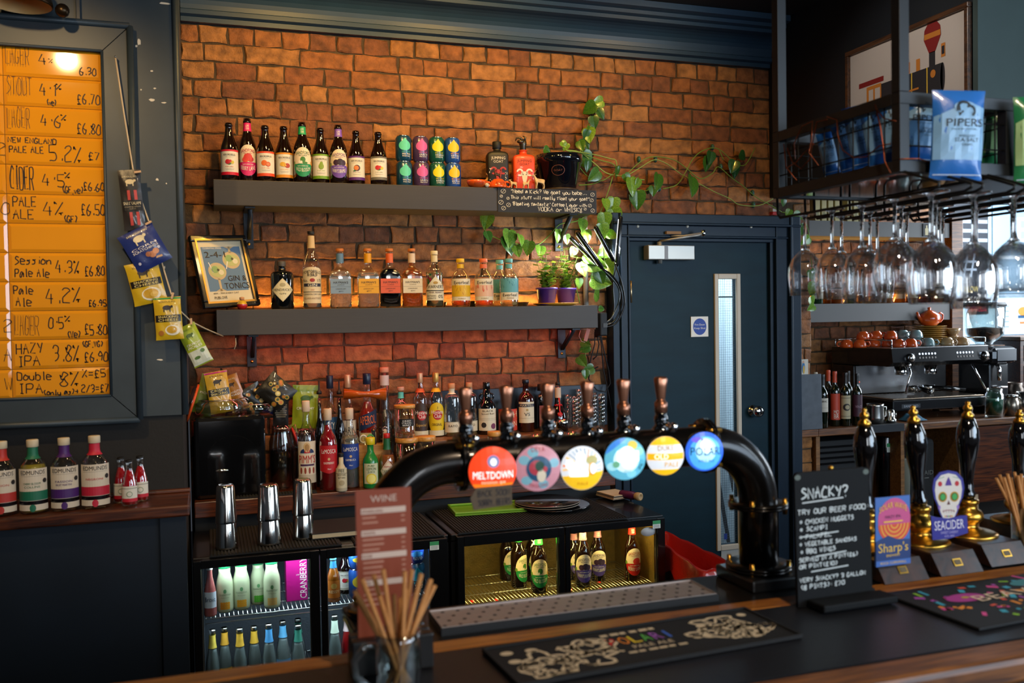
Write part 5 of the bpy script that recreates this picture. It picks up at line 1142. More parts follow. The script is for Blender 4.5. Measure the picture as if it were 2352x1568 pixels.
clipjar(646,975,58,4.055,ZB,'tall clip top jar of dark contents between the speaker and the bottles',REDS,1,mat('dark steel contents','#2a2624',.15,.7),.62)
clipjar(700,985,50,4.085,ZB,'clip top glass jar with orange seal and a lime packet behind the fruit cup bottle',RED_O,1)
def pk(u,v,Y,w,h,rot,base,fn,label,nm='snack_packet',T=.009):
    p = P(u,v,Y=Y); k = mpp(p); return packet(nm,label,'snack packet',p,rotd(*rot),w * k,h * k,T,base,fn)
yel = snack('#241a14','#1c1612',['CRISPY','SNACKING'],[(.1,.8,.3,.16,'#d8b04a')],'#5a3a14','#b01e6a')
pk(494,853,3.965,52,96,(-6,-8,6),foil('#c89a1e'),yel,'yellow cheese packet with magenta top standing in the clip jar on the speaker')
pk(486,862,4.02,44,90,(4,16,10),foil('#7a8a1e'),snack('#3a4a1e',None,['PICKLES'],[(0,.7,.2,.2,'#5a6a1e')]),'lime packet leaning behind the yellow cheese packet in the clip jar')
pk(524,862,4.01,40,86,(4,-18,-8),foil('#a86e26'),snack('#3a2414',None,['PEANUTS','SMOKED'],[(.1,.78,.2,.15,'#5a3218'),(-.2,.85,.15,.12,'#4a2a14')]),'brown nut packet leaning in the clip jar on the speaker')
def olives(d,w,h):
    for i in range(13):
        x,y = U(-.42,.42) * w,-h * U(.12,.9); r = w * U(.06,.10); d.ell(x,y,r,r,K(random.choice(('#a88a3a','#c8b46a','#8a6a24'))),0,14); d.ell(x,y,r * .55,r * .55,K(random.choice(('#3a4a1e','#b86a2a','#e0d4a0'))),1,12)
pk(606,876,3.985,66,72,(-8,-48,0),foil('#14120c'),olives,'black olive packet tilted out of the jar on the speaker','olive_packet')
pk(566,890,4.01,58,66,(6,-30,4),foil('#1a180c'),olives,'darker olive packet lying lower in the jar on the speaker','olive_packet')
pk(608,915,4.045,56,46,(6,-64,-4),foil('#1e2a6a'),lambda d,w,h: d.rect(-w * .4,-h * .6,w * .4,-h * .4,WHITE,0),'blue packet under the olive packets in the jar')
def blk(d,w,h):
    d.text('SNACKALAMI',0,-h * .30,h * .07,K('#b8a888'),0,w * .8)
    for i in range(8): d.rect(-w * U(.28,.4),-h * (.38 + .05 * i) - h * .022,w * U(.25,.4),-h * (.38 + .05 * i),K('#8a7a5a'),0)
pk(646,890,4.03,36,90,(2,2,0),foil('#1a1614'),blk,'black salami pouch standing up out of the tall clip jar','salami_pouch',.007)
pk(703,884,4.06,60,100,(2,3,0),foil('#8a9a1e'),lambda d,w,h: (d.rect(-w * .49,-h * .14,w * .49,-.002,K('#6a8a1e',.3),0),cow(d,0,-h * .30,w * .42,K('#3a5a1a')),d.text('CRUNCHY',0,-h * .56,h * .06,WHITE,1,w * .7)),'lime green pouch standing in the clip jar behind the fruit cup bottle','pickle_pouch')

def B(label,u,vt,w,Y,z,kind,glass,**k): return bottle(k.pop('nm','spirit_bottle'),label,'bottle',u,vt,w,Y,z,kind,glass,**k)
def pourer(t,R_,H):
    g = G(); g.lathe([(0,H),(.011,H),(.011,H + .012),(.006,H + .016),(.004,H + .022),(.0035,H + .06),(0,H + .06)],BLACKM,14); g.obj('pourer',t)
def pimms(d,w,h):
    d.rect(-w / 2,0,w / 2,h,K('#d2c4ae'),0); d.rect(-w / 2,0,w / 2,h * .2,K('#b8aa94'),1); d.ell(0,h * .86,w * .16,h * .12,K('#c8a878'),3); d.ell(0,h * .86,w * .1,h * .08,K('#a07a4a'),4)
    d.ell(0,h * .72,w * .34,h * .12,K('#23335a'),2,20,0,pi); d.ell(0,h * .72,w * .13,h * .12,K('#b02028'),3,20,0,pi); d.text("PIMM'S",0,h * .48,h * .19,K('#a81e22'),3,w * .80); d.rect(-w * .34,h * .41,w * .34,h * .455,K('#4a2a4a'),2)
    for x in (-.3,-.1,.1,.3): d.ell(w * x,h * .30,w * .05,h * .08,K('#8a3a2a'),2,10)
B('clear fruit cup bottle with white red and blue label',702,920,43,3.96,ZB,'rum',CLEAR,cap=(.88,1.0,.42),capc=mat('pale screw cap','#c8b098',.5),liquid=(.5,liq('#6a1c0c')),lab=(.10,.56,2.2,pimms),nm='liqueur_bottle')
def mosca(c):
    return lambda d,w,h: (d.poly([(-w / 2,h * .1),(0,0),(w / 2,h * .1),(w / 2,h),(-w / 2,h)],K(c),0),d.text('LaMOSCA',0,h * .72,h * .15,WHITE,1,w * .72),d.ell(0,h * .52,w * .06,h * .05,K('#c8a878'),1),d.text('RASPBERRY' if c > '#8' else 'SAMBUCA',0,h * .34,h * .08,WHITE,1,w * .5),d.text('70cl',0,h * .14,h * .05,WHITE,1,w * .16))
B('clear bottle of red liqueur with red label',752,938,42,3.93,ZB,'rum',CLEAR,cap=(.86,1.0,.44),capc=mat('pale screw cap','#c8b098',.5),liquid=(.80,liq('#b0101e',.45)),lab=(.22,.56,2.3,mosca('#b0181e')),nm='liqueur_bottle')
B('clear liqueur bottle with bright blue label',802,937,42,3.965,ZB,'rum',CLEAR,cap=(.86,1.0,.44),capc=mat('pale screw cap','#c8b098',.5),liquid=(.66,liq('#e8ece8')),lab=(.24,.56,2.3,mosca('#1c3a8a')),nm='liqueur_bottle')
B('small cream coloured bitters bottle with black cap in front of the liqueurs',783,1040,26,3.892,ZB,'sauce',mat('cream paper wrap','#bfb296',.6),cap=(.90,1.0,.45),capc=BLACKM,lab=(.10,.62,2.4,paper('#c8bc9c',('#',.72,.74,'#5a5040'),('FEE',.16,.8,'#3a342a',.4),('BROTHERS',.08,.62,'#3a342a',.6),('BITTERS',.08,.48,'#3a342a',.5),('o',0,.26,.2,'#a89a78'))),nm='bitters_bottle')
LG = mat('green juice plastic','#1c7a34',.25,coat=.4)
B('green lemon juice bottle with yellow cap',850,1004,36,3.92,ZB,'sauce',LG,cap=(.86,1.0,.62),capc=K('#d0b81c',.35),lab=(.10,.50,2.0,paper('#c8c8a8',('PURE',.1,.84,'#3a6a2a',.4),('LEMON',.12,.68,'#2a5a2a',.6),('JUICE',.1,.54,'#2a5a2a',.45),('o',.0,.25,.34,'#d8c23a'),('o',0,.25,.26,'#e8dc7a',3))),nm='juice_bottle')
def tab(d,w,h): d.poly([(0,0),(w * .5,h * .5),(0,h),(-w * .5,h * .5)],K('#d2c2a8'),0); d.poly([(0,h * .06),(w * .44,h * .5),(0,h * .94),(-w * .44,h * .5)],K('#c8342a'),1); d.poly([(0,h * .08),(w * .42,h * .5),(0,h * .92),(-w * .42,h * .5)],K('#d8cab0'),2); d.text('TABASCO',0,h * .42,h * .15,K('#2a5a34'),3,w * .72); d.text('PEPPER',0,h * .64,h * .09,K('#a83028'),3,w * .4)
B('small hot sauce bottle with green neck, red cap and diamond label',888,995,38,3.925,ZB,'sauce',CLEAR,cap=(.915,1.0,.40),capc=K('#b8201c',.4),liquid=(.60,liq('#b0622a',.3)),lab=(.10,.52,2.0,tab),neck=(.70,.91,K('#1c5a34'),None),nm='sauce_bottle')
B('dark bottle with a pourer behind the red liqueur',733,905,24,4.035,ZB,'rum',DARKG,extra=pourer,nm='vermouth_bottle')
B('bottle with blue label and navy cap behind the liqueurs',757,862,36,4.095,ZB,'rum',CLEAR,cap=(.88,1.0,.44),capc=K('#1a2438',.35),liquid=(.5,liq('#dfe4e8')),lab=(.30,.62,2.4,paper('#1f4a7a',('SKY',.2,.66,'#d8dce0',.4),('BUCK',.16,.3,'#d8dce0',.5))))
B('bottle with gold cap and cream label behind the blue liqueur',798,860,36,4.10,ZB,'rum',CLEAR,cap=(.88,1.0,.42),capc=mat('gold cap','#c8a078',.35,.4),liquid=(.5,liq('#e8e0c8')),lab=(.28,.58,2.4,paper('#c8bfae',('ART',.2,.6,'#2a2a2a',.5),('#',.3,.34,'#2a2a2a'))))
B('dark bottle with a pourer beside the blue liqueur',779,905,24,4.045,ZB,'rum',DARKG,extra=pourer,nm='vermouth_bottle')
def aperol(d,w,h): d.rect(-w * .42,0,w * .42,h * .5,K('#c8bc8a'),0); d.poly([(-w / 2,h * .52),(w / 2,h * .70),(w / 2,h * 1.0),(-w / 2,h * .82)],K('#16294e'),1); d.text('APEROL',0,h * .68,h * .18,K('#d86a2a'),2,w * .78,rot=.13); d.rect(-w * .2,h * .1,w * .2,h * .4,K('#8a9a4a'),1); d.ell(0,h * .15,w * .1,h * .06,K('#b03a2a'),2)
B('bottle of orange red aperitif with slanted navy label',842,857,42,4.07,ZB,'rum',CLEAR,cap=(.90,1.0,.44),capc=K('#14203a',.3),liquid=(.74,liq('#d02a10',.5)),lab=(.24,.68,2.4,aperol),nm='aperitif_bottle')
def treeart(d,w,h):
    d.line([(0,h * .1),(0,h * .5)],w * .05,K('#4a3416'),0)
    for i in range(9): a = .35 + i * .3; d.line([(0,h * .35),(w * .4 * math.cos(a),h * .5 + h * .3 * math.sin(a))],w * .02,K('#4a3416'),0)
    for i in range(90): a,r = U(0,2 * pi),U(0,1) ** .5; d.ell(w * .45 * r * math.cos(a),h * .62 + h * .34 * r * math.sin(a),w * .018,w * .018,K(random.choice(('#c8a83a','#5a8a3a','#a84a2a','#e0d8a8','#3a6a5a'))),1,6)
B('tall frosted bottle decorated with a glittering tree',882,843,34,4.10,ZB,'slim',glassy('frosted bottle','#d8dcd4',.85,.25),cap=(.955,1.0,.62),capc=K('#c8906a',.6),lab=(.06,.58,2.2,treeart),neck=(.84,.93,K('#d0c4b0'),None))
# orange double jigger balanced across the bottles
p = P(838,905,Y=4.03); t = thing('orange_jigger','see through orange plastic double jigger lying across the bottle tops','jigger',p,rotd(0,2,-4)); g = G(); OJ = mat('orange plastic','#e8701c',.15,trans=.6,coat=.5)
k = mpp(p); l = 48 * k; g.lathe([(.024,-l),(.0235,-l),(.0105,-.012),(.0105,.012),(.0285,l),(.030,l),(.0125,.013),(.0125,-.013),(.0255,-l),(.024,-l)],OJ,28,xf=Matrix.Rotation(pi / 2,4,'Y')); g.obj('jigger_cup',t)
# wooden tool box with openers and scissors
a,b = P(822,1050,Y=4.0),P(893,1050,Y=4.0)
t = thing('tool_box','open pale wooden box of bar tools behind the lemon juice','box',((a.x + b.x) / 2,3.985,ZB)); g = G(); PWD = wood('pale pine','#a8722e','#c8944a',.5,0); w = (b.x - a.x) / 2; h = P(860,1018,Y=4.0).z - ZB
for q in ((-w,w,-.024,-.018),(-w,w,.018,.024),(-w,-w + .006,-.0178,.0178),(w - .006,w,-.0178,.0178)): g.box(q[0],q[1],q[2],q[3],0,h,PWD)
g.box(-w + .006,w - .006,-.0178,.0178,0,.006,PWD); g.obj('box',t)
TB = (a.x + b.x) / 2
t = thing('scissors','scissors with green and white loop handles standing in the wooden tool box','scissors',(TB - .03,3.98,ZB + .007)); g = G()
for s_,m in ((-1,K('#c8c8b8',.4)),(1,K('#3a9a4a',.4))): g.tube([(s_ * .016 + .014 * math.cos(i * pi / 8),0,h + .018 + .016 * math.sin(i * pi / 8)) for i in range(16)],.0035,m,7,closed=True); g.tube([(s_ * .01,0,h + .004),(-s_ * .004,0,h * .5),(-s_ * .006,0,.002)],.003,STEEL,6)
g.obj('scissor_blades',t)
for i,(dx,dz,m,lb) in enumerate(((.018,.062,BLACKM,'black bottle opener with a rainbow dot in the wooden tool box'),(.042,.055,K('#d8c8b0',.4),'cream handled corkscrew in the wooden tool box'),(.060,.034,BLACKM,'short black opener at the right side of the wooden tool box'))):
    t = thing('bottle_opener',lb,'bottle opener',(TB - .005 + dx,3.982 + .004 * i,ZB + .007),(0,.12 * (i - .5),0)); g = G(); g.box(-.008,.008,-.004,.004,.001,h + dz - .012,m,.002); g.ball((0,0,h + dz - .01),.010,m,10,(1,.5,1.2))
    if i == 0: g.ball((0,-.005,h + dz - .006),.004,K('#c83a2a'),8,(1,.4,1)); g.ball((.002,-.0055,h + dz - .008),.003,K('#3a9a4a'),8,(1,.4,1))
    if i == 1: g.tube([(.012 * math.cos(q * .7),-.008,h + dz + .012 * math.sin(q * .7)) for q in range(7)],.002,CHROME,6)
    g.obj('opener',t)
# lidded glass jars
BAM = wood('bamboo lid','#b8782e','#d89a4a',.4,.1)
def lidjar(u,vt,w,Y,z,label,fill=None,fh=.3,chip=False,lid=True):
    p = P(u,vt,Y=Y); H = p.z - z; R_ = w * mpp(p) / 2; t = thing('storage_jar',label,'jar',(p.x,Y,z)); g = G()
    g.lathe([(0,0),(R_ * .95,0),(R_ * .97,.004),(R_ * .97,H * .9),(R_ * .94,H * .9),(R_ * .94,.006),(0,.006)],JARG,32); g.obj('jar_glass',t)
    if lid: g = G(); g.lathe([(0,H * .905),(R_,H * .905),(R_ * 1.02,H * .915),(R_ * 1.02,H - .002),(R_,H),(0,H)],BAM,32); g.obj('lid',t)
    if fill:
        g = G(); r = random.Random(u)
        for i in range(40): a,q = r.uniform(0,2 * pi),R_ * .8 * r.uniform(0,1) ** .5; g.ball((q * math.cos(a),q * math.sin(a),.012 + r.uniform(0,H * fh)),.007,fill,6,(1,r.uniform(.4,1),r.uniform(.3,.7)))
        tag(g.obj('contents',t),None,None,None,'stuff')
    if chip: g = G(); d = D(); d.rect(-R_ * .75,0,R_ * .75,.032,BLACKM,0); d.text('DRIED',0,.021,.006,WHITE,1,R_ * .8); d.text('STRAW-',0,.012,.006,WHITE,1,R_ * .95); d.text('BERRY',0,.003,.006,WHITE,1,R_ * .8); d.put(g,cyl_map(R_ * .975,H * .36),R_ * .2); g.obj('chalk_label',t,fix=False)
    return H
hb = lidjar(934,1004,52,3.905,ZB,'lidded glass jar under the strawberry jar',mat('orange peel','#b8602a',.5),.25)
lidjar(929,929,48,3.905,ZB + hb + .0005,'lidded jar of dried strawberries with a black handwritten label',mat('dried strawberry','#a82218',.5),.14,True)
lidjar(977,1001,46,3.91,ZB,'empty lidded glass jar beside the strawberry jar')
lidjar(1136,990,33,3.898,ZB,'empty lidded glass jar in front of the spiced rum and red label whiskey')
p = P(1021,1026,Y=3.91); t = thing('shot_dish','small upturned crystal dish on the ledge left of the empty lidded jar','dish',(p.x,3.91,ZB)); g = G(); hh = p.z - ZB; g.lathe([(0,0),(.016,0),(.024,hh),(.022,hh),(.014,.006),(0,.006)],JARG,20); g.obj('dish',t)
# spirits on the raised wooden step
B('clear bottle with mint stopper behind the strawberry jar',920,888,36,4.08,ZS,'gin',CLEAR,cap=(.93,1.0,.45),capc=K('#c89878',.6),neck=(.78,.90,K('#5ab8a8'),None),liquid=(.4,liq('#eee8d8')))
def havana(c,t2,gold):
    def fn(d,w,h):
        d.ell(0,h * .52,w * .49,h * .48,K(c),0,32); d.rect(-w * .46,0,w * .46,h * .16,K('#cfc4a4'),1); d.ell(.04 * w,h * .62,w * .24,w * .24,K('#b01c22'),1,24)
        d.text('Havana',.02 * w,h * .66,h * .11,WHITE,3,w * .62); d.text('Club',.04 * w,h * .54,h * .11,WHITE,3,w * .34); d.rect(-w * .5,h * .60,-w * .36,h * .64,K('#b01c22'),1); d.text(t2,0,h * .30,h * .08,gold,3,w * .5); d.line([(0.04 * w,h * .80),(.04 * w,h * .88)],w * .02,K('#3a3a1a'),2)
    return fn
GC = mat('gold screw cap','#c8a050',.35,.5)
B('rum bottle with dark brown label and red disc',964,856,36,4.075,ZS,'rum',CLEAR,cap=(.85,1.0,.40),capc=mat('pale gold cap','#c8a078',.4,.4),liquid=(.5,liq('#2a1006')),lab=(.02,.54,2.5,havana('#3a2a20','Especial',K('#c8a050'))),neck=(.70,.76,K('#c8582a'),None),nm='rum_bottle')
B('rum bottle with bright yellow label and red disc',1000,855,37,4.07,ZS,'rum',CLEAR,cap=(.85,1.0,.40),capc=GC,liquid=(.5,liq('#e8dc9a')),lab=(.02,.54,2.5,havana('#d8b81a','ORIGINAL',INK)),neck=(.70,.76,K('#d8a81a'),None),nm='rum_bottle')
ray = paper('#d0c4a8',('RAYO',.22,.5,'#2a2a26',.45),('#',.96,1.0,'#8a826a'))
B('stubby clear bottle with cork stopper and orange slice, left of its twin',1037,880,37,4.05,ZS,'squat',CLEAR,cap=(.90,1.0,.42),capc=CORK,liquid=(.26,liq('#e0d070')),lab=(.08,.28,2.5,ray),neck=(.80,.90,K('#d8ccb0'),None),group='cork stoppered bottles',nm='tequila_bottle')
B('stubby clear bottle with cork stopper behind the first bronze tap handle',1077,878,37,4.06,ZS,'squat',CLEAR,cap=(.90,1.0,.42),capc=CORK,liquid=(.20,liq('#e8dca0')),lab=(.08,.28,2.5,ray),neck=(.80,.90,K('#d8ccb0'),None),group='cork stoppered bottles',nm='tequila_bottle')
def ears(t,R_,H):
    g = G()
    for s_ in (-1,1): g.tube([(s_ * (R_ * .40 + .015 * math.sin(i * pi / 8)),0,H * .66 + .014 * (1 - math.cos(i * pi / 8))) for i in range(9)],.0045,DARKG,8)
    g.obj('handle',t)
B('black spiced rum bottle with two ring handles',1117,877,42,4.045,ZS,'kraken',DARKG,cap=(.86,1.0,.40),capc=BLACK,lab=(.08,.50,2.4,paper('#cfc4a8',('BLACK',.08,.86,'#2a2622',.5),('Spiced Rum',.07,.74,'#2a2622',.6),('#',.55,.56,'#8a826a'),('#',.48,.49,'#8a826a'),('o',-.2,.26,.12,'#2a2622'),('o',.26,.2,.13,'#6a2a4a'))),extra=ears,nm='rum_bottle')
def irish(d,w,h):
    d.rect(-w / 2,0,w / 2,h,K('#b8301e'),0); d.rect(-w * .48,h * .03,w * .48,h * .97,K('#c83a22'),1)
    d.text('IRISH',0,h * .58,h * .28,K('#d8c8a0'),2,w * .84,rot=.12); d.text('MOON',0,h * .16,h * .26,K('#d8c8a0'),2,w * .76,rot=.12); d.line([(-w * .42,h * .46),(w * .42,h * .54)],w * .02,K('#d8c8a0'),2)
B('round bottle with a red orange label behind the second bronze tap handle',1165,918,44,4.055,ZS,'round',glassy('pale green bottle','#b8ccb4',.8),cap=(.88,1.0,.5),capc=BLACKM,liquid=(.55,liq('#3a1408')),lab=(.08,.74,2.6,irish),nm='whiskey_bottle')
B('dark cognac bottle with a cream label and navy band',1207,871,38,4.05,ZS,'gin',mat('cognac bottle','#2a0a06',.05,coat=1),cap=(.93,1.0,.42),capc=K('#181c28',.3),lab=(.18,.58,2.3,paper('#d4c6a8',('#',.76,.90,'#1a2238'),('MARTELL',.09,.785,'#d4c6a8',.78),('o',0,.62,.06,'#a8905a'),('VS',.15,.34,'#2a2a34',.3),('#',.22,.23,'#8a7a5a'))),nm='cognac_bottle')
B('square bottle with a broad black cap beside the cognac',1247,882,28,4.06,ZS,'squat',glassy('smoky bottle','#8a7a6a',.6),cap=(.86,1.0,.95),capc=BLACKM,liquid=(.55,liq('#4a1c08')),lab=(.1,.55,.8,paper('#7a2a1a',('#',.3,.6,'#8a4a2a'))),sq=6,nm='amaretto_bottle')
def ribbon_bow(t,R_,H):
    RB = mat('red ribbon','#c8181c',.4); g = G(); g.tube([(R_ * .40 * math.cos(i * pi / 8),R_ * .40 * math.sin(i * pi / 8),H * .55) for i in range(16)],.003,RB,6,closed=True)
    for s_ in (-1,1): g.tube([(0,-R_ * .45,H * .55),(s_ * .012,-R_ * .55,H * .575),(s_ * .018,-R_ * .5,H * .55),(0,-R_ * .45,H * .55)],.0025,RB,6)
    g.tube([(.002,-R_ * .40,H * .72),(.004,-R_ * .45,H * .6),(.002,-R_ * .8,H * .45),(.008,-R_ * 1.02,H * .30)],.003,RB,6)
    g.lathe([(0,.004),(.011,.003),(.012,0)],mat('wax seal','#a8181c',.35),16,xf=Matrix.Translation((.003,-R_ * .93,H * .36)) @ Matrix.Rotation(pi / 2 - .5,4,'X')); g.obj('ribbon',t)
    pourer(t,R_,H)
B('pot bellied orange liqueur bottle with red ribbon, wax seal and pourer',1281,884,40,4.05,ZS,'potbelly',BROWN,neck=(.72,.95,K('#c8aa90'),None),lab=(.03,.2,2.4,paper('#c8b48e',('Grand',.4,.4,'#3a1a10',.5))),extra=ribbon_bow,nm='liqueur_bottle')
# stacks of tumblers
def tumbler(x,Y,z,label,grp):
    t = thing('shot_tumbler',label,'glass',(x,Y,z),0,grp); return t
gt = G(); RT = .0165
gt.lathe([(0,0),(.0135,0),(.015,.002),(RT,.026),(RT * 1.04,.045),(RT * .97,.045),(RT * .92,.028),(.0125,.006),(0,.006)],JARG,20); gtm = None
for si,(u,vt,Y,lb) in enumerate(((1304,906,4.09,'leftmost stack of small glass tumblers'),(1320,910,4.03,'second stack of small glass tumblers'),(1330,894,4.09,'tallest stack of small glass tumblers'),(1364,901,4.095,'stack of small glass tumblers behind the rightmost stack'),(1361,912,4.03,'shorter front stack of small glass tumblers right of the bronze handle'),(1381,904,4.05,'rightmost stack of small glass tumblers'))):
    p = P(u,vt,Y=Y); n = max(2,int(round((p.z - ZS - .045) / .0185)) + 1); st = (p.z - ZS - .045) / (n - 1)
    for i in range(n):
        t = thing('shot_tumbler',('%s, ' % lb) + ('bottom glass' if i == 0 else 'top glass' if i == n - 1 else 'glass %d up' % (i + 1)),'glass',(p.x,Y,ZS + .0002 + i * st),0,'stacked small glass tumblers')
        if gtm is None: o = gt.obj('tumbler_glass',t); gtm = o.data
        else: o = bpy.data.objects.new('tumbler_glass',gtm); COL.objects.link(o); o.parent = t
# metal measures and cups in front of the step
def cup(u,vt,w,Y,z,label,m1,m2=None,nm='metal_measure',flare=1.0,cat='measure',grp='metal measures'):
    p = P(u,vt,Y=Y); H = p.z - z; R_ = w * mpp(p) / 2; t = thing(nm,label,cat,(p.x,Y,z),0,grp); g = G(); r0 = R_ * flare
    if m2: g.lathe([(0,0),(r0,0),(R_,H * .72)],m2,24); g.lathe([(R_,H * .72),(R_,H),(R_ * .94,H),(R_ * .9,.01),(0,.01)],m1,24)
    else: g.lathe([(0,0),(r0,0),(R_,H),(R_ * .94,H),(r0 * .9,.006),(0,.006)],m1,24)
    g.obj('cup',t)
cup(1292,963,26,3.99,ZS,'steel measure with black sleeve standing on the step by the ribboned bottle',STEEL,BLACK)
cup(1272,968,12,3.975,ZS,'slim steel measure beside the black sleeved measure',STEEL)
cup(1284,990,22,3.905,ZB,'plain steel cup in front of the step, right of the third bronze handle',STEEL)
cup(1312,992,27,3.91,ZB,'black sleeved steel cup in front of the step below the tumblers',STEEL,BLACK)
cup(1200,1011,20,3.91,ZB,'short steel measure between two yellow labelled tins',STEEL)
cup(1231,998,24,3.91,ZB,'fluted steel jigger beside the yellow labelled tins',STEEL,None,'metal_measure',.45)
for u,lb in ((1186,'small tin with yellow label left of the short steel measure'),(1215,'small tin with yellow label right of the short steel measure')):
    p = P(u,1010,Y=3.94); t = thing('labelled_tin',lb,'tin',(p.x,3.94,ZB)); g = G(); h = p.z - ZB; g.lathe([(0,0),(.017,0),(.017,h - .002),(.015,h),(0,h)],STEEL,24); g.obj('tin',t); g = G(); d = D(); d.rect(-.022,h * .2,.022,h * .85,K('#c8a828'),0); d.rect(-.012,h * .4,.014,h * .6,INK,1); d.put(g,cyl_map(.017,0),.004); g.obj('label',t,fix=False)

# ================================================================== on top of the coolers
ZC = .8967
TIN = mat('shaker steel','#d8d4cc',.12,1.0)
for u,vt,vb,w0,Y,nm in ((521,1112,1247,46,3.50,'leftmost'),(619,1110,1240,50,3.51,'middle'),(697,1099,1226,46,3.55,'rightmost')):
    p = P(u,vb,Y=Y); pt = P(u,vt,Y=Y); k = mpp(p); H = pt.z - ZC; Rt,Rb = w0 * k * .44,w0 * k * .55; hl = H * .60
    t = thing('shaker_tin','lower steel shaker tin of the %s stack of two' % nm,'shaker',(p.x,Y,ZC),0,'upturned shaker tins'); g = G()
    g.lathe([(Rb * .97,0),(Rb,.003),(Rb * .985,.008),(Rt * 1.02,hl * .94),(Rt * .9,hl),(0,hl * .99)],TIN,36); g.obj('tin',t)
    t = thing('shaker_tin','upper steel shaker tin of the %s stack of two' % nm,'shaker',(p.x,Y,ZC + H * .40),0,'upturned shaker tins'); g = G(); q = H * .60
    g.lathe([(Rb * .95,0),(Rb * .97,.003),(Rb * .95,.008),(Rt * 1.0,q * .92),(Rt * .93,q * .97),(Rt * .8,q),(Rt * .55,q * .985),(0,q * .985)],TIN,36); g.obj('tin',t)
a,b = P(728,1213,Y=3.50),P(826,1208,Y=3.50)
t = thing('black_notebook','closed black notebook lying on the cooler behind the wine card','book',((a.x + b.x) / 2 + .07,3.62,ZC)); g = G(); w = .17
g.box(-w,w,-.12,.12,0,.003,BLACKM); g.box(-w,w,-.12,.12,.019,.022,BLACKM,.001); g.obj('cover',t); g = G(); g.box(-w + .003,w - .003,-.117,.117,.0032,.0188,K('#c8b490',.8)); g.obj('pages',t)
pa = P(1110,1165,Z=ZC)
GT = mat('lime green plastic','#6a9a1e',.35,coat=.2)
t = thing('green_tray','lime green plastic tray on the cooler below the first tap badge','tray',(pa.x,min(pa.y,3.765),ZC),-.08); g = G(); g.box(-.155,.155,-.095,.095,0,.006,GT,.002)
for q in ((-.155,.155,-.095,-.085),(-.155,.155,.085,.095),(-.155,-.145,-.0848,.0848),(.145,.155,-.0848,.0848)): g.box(q[0],q[1],q[2],q[3],.0062,.016,GT,.003)
g.obj('tray',t)
pp = P(1263,1142,Y=3.695)
t = thing('black_plate','large black round platter lowest of the stacked plates on the cooler','plate',(pp.x + .02,pp.y + .015,ZC),0,'black plates on the cooler'); g = G(); g.lathe([(0,0),(.10,0),(.158,.010),(.161,.013),(.153,.013),(.10,.006),(0,.006)],BLACK,56); g.obj('plate',t)
for i in range(2):
    t = thing('black_plate',('black round plate with pale rim in the middle of the plate stack','black round plate with pale rim on top of the plate stack')[i],'plate',(pp.x - .005,pp.y + .02,ZC + .0135 + i * .009),0,'black plates on the cooler'); g = G(); g.lathe([(0,0),(.132,0),(.14,.004),(.14,.006)],BLACKM,56); g.lathe([(.14,.006),(.138,.008),(0,.008)],BLACK,56); g.lathe([(.1405,.0035),(.142,.005),(.1405,.0065)],K('#8a7a6a'),56); g.obj('plate',t)
pn = P(1412,1140,Z=ZC)
t = thing('folded_napkins','folded cream and grey napkin pile on the cooler right of the plates','napkins',(pn.x,pn.y,ZC),.18); g = G()
for i,(c,w) in enumerate((('#8a7a66',.058),('#c8b090',.055),('#4a443e',.056),('#b8a488',.052))): g.box(-w,w,-.07,.07,i * .005,i * .005 + .0045,K(c,.8),.002)
g.obj('napkins',t)
pn = P(1460,1134,Z=ZC)
t = thing('lying_bottle','small bottle with purple foil lying on its side at the end of the cooler','bottle',(pn.x - .075,min(pn.y,3.72),ZC + .019),(0,pi / 2,-1.1)); g = G(); g.lathe([(0,-.06),(.016,-.06),(.0185,-.05),(.0185,.01),(.015,.022)],K('#4a1238',.35),20); g.lathe([(.015,.022),(.018,.03),(.018,.05),(.01,.052),(.009,.03),(0,.03)],K('#a8885a',.5),20); g.obj('bottle',t)

# ================================================================== inside the coolers
FSL,FSR,FL2 = .6627,.6027,.3727
def jl(col): 
    return lambda d,w,h: (d.text("FOLKINGTON'S",0,h * .55,h * .07,K('#4a5a3a'),0,w * .6),d.text('fruit juice',0,h * .46,h * .04,K('#6a6a4a'),0,w * .4),d.ell(0,h * .72,w * .08,h * .08,K('#5a8a5a'),0),[d.ell(w * (-.18 + .12 * (i % 4)),h * (.08 + .09 * (i // 4)),w * .075,w * .075,K(col),1,10) for i in range(12)])
for u,vt,w,Y,c,lb in ((515,1296,40,3.51,'#c8861a','cream juice bottle with orange fruit picture, left of the amber pair'),(553,1291,40,3.52,'#d0901e','cream juice bottle with orange fruit picture, right of the amber pair'),(592,1288,38,3.56,'#4a9a2a','cream juice bottle with green apple picture'),(623,1286,40,3.50,'#c8a05a','cream juice bottle with pineapple picture')):
    bottle('juice_bottle',lb,'bottle',u,vt,w - 2,Y,FSL,'juice',mat('cream juice glass','#b4bc98',.15,coat=.8),cap=(.93,1.0,.72),capc=K('#1f7a4a',.35),lab=(.06,.62,2.3,jl(c)),group='cream juice bottles in the cooler')
bottle('pink_bottle','pink mixer bottle with white label at the left edge of the cooler shelf','bottle',481,1300,29,3.475,FSL,'conic',mat('pink drink','#a85a58',.1,coat=.8),cap=(.93,1.0,.46),capc=K('#c8c0b8'),lab=(.18,.50,2.2,paper('#c8d0dc',('Britvic',.3,.4,'#1a2a4a',.7))))
p = P(683,1376,Y=3.53); q = P(683,1277,Y=3.53); k = mpp(p)
t = thing('juice_carton','magenta carton lettered CRANBERRY on the cooler shelf','carton',(p.x,3.57,FSL)); g = G(); w = 24 * k; h = min(q.z - FSL,.175); MG = K('#b8187a',.35); g.box(-w,w,-.036,.036,0,h,MG,.002); g.obj('carton',t)
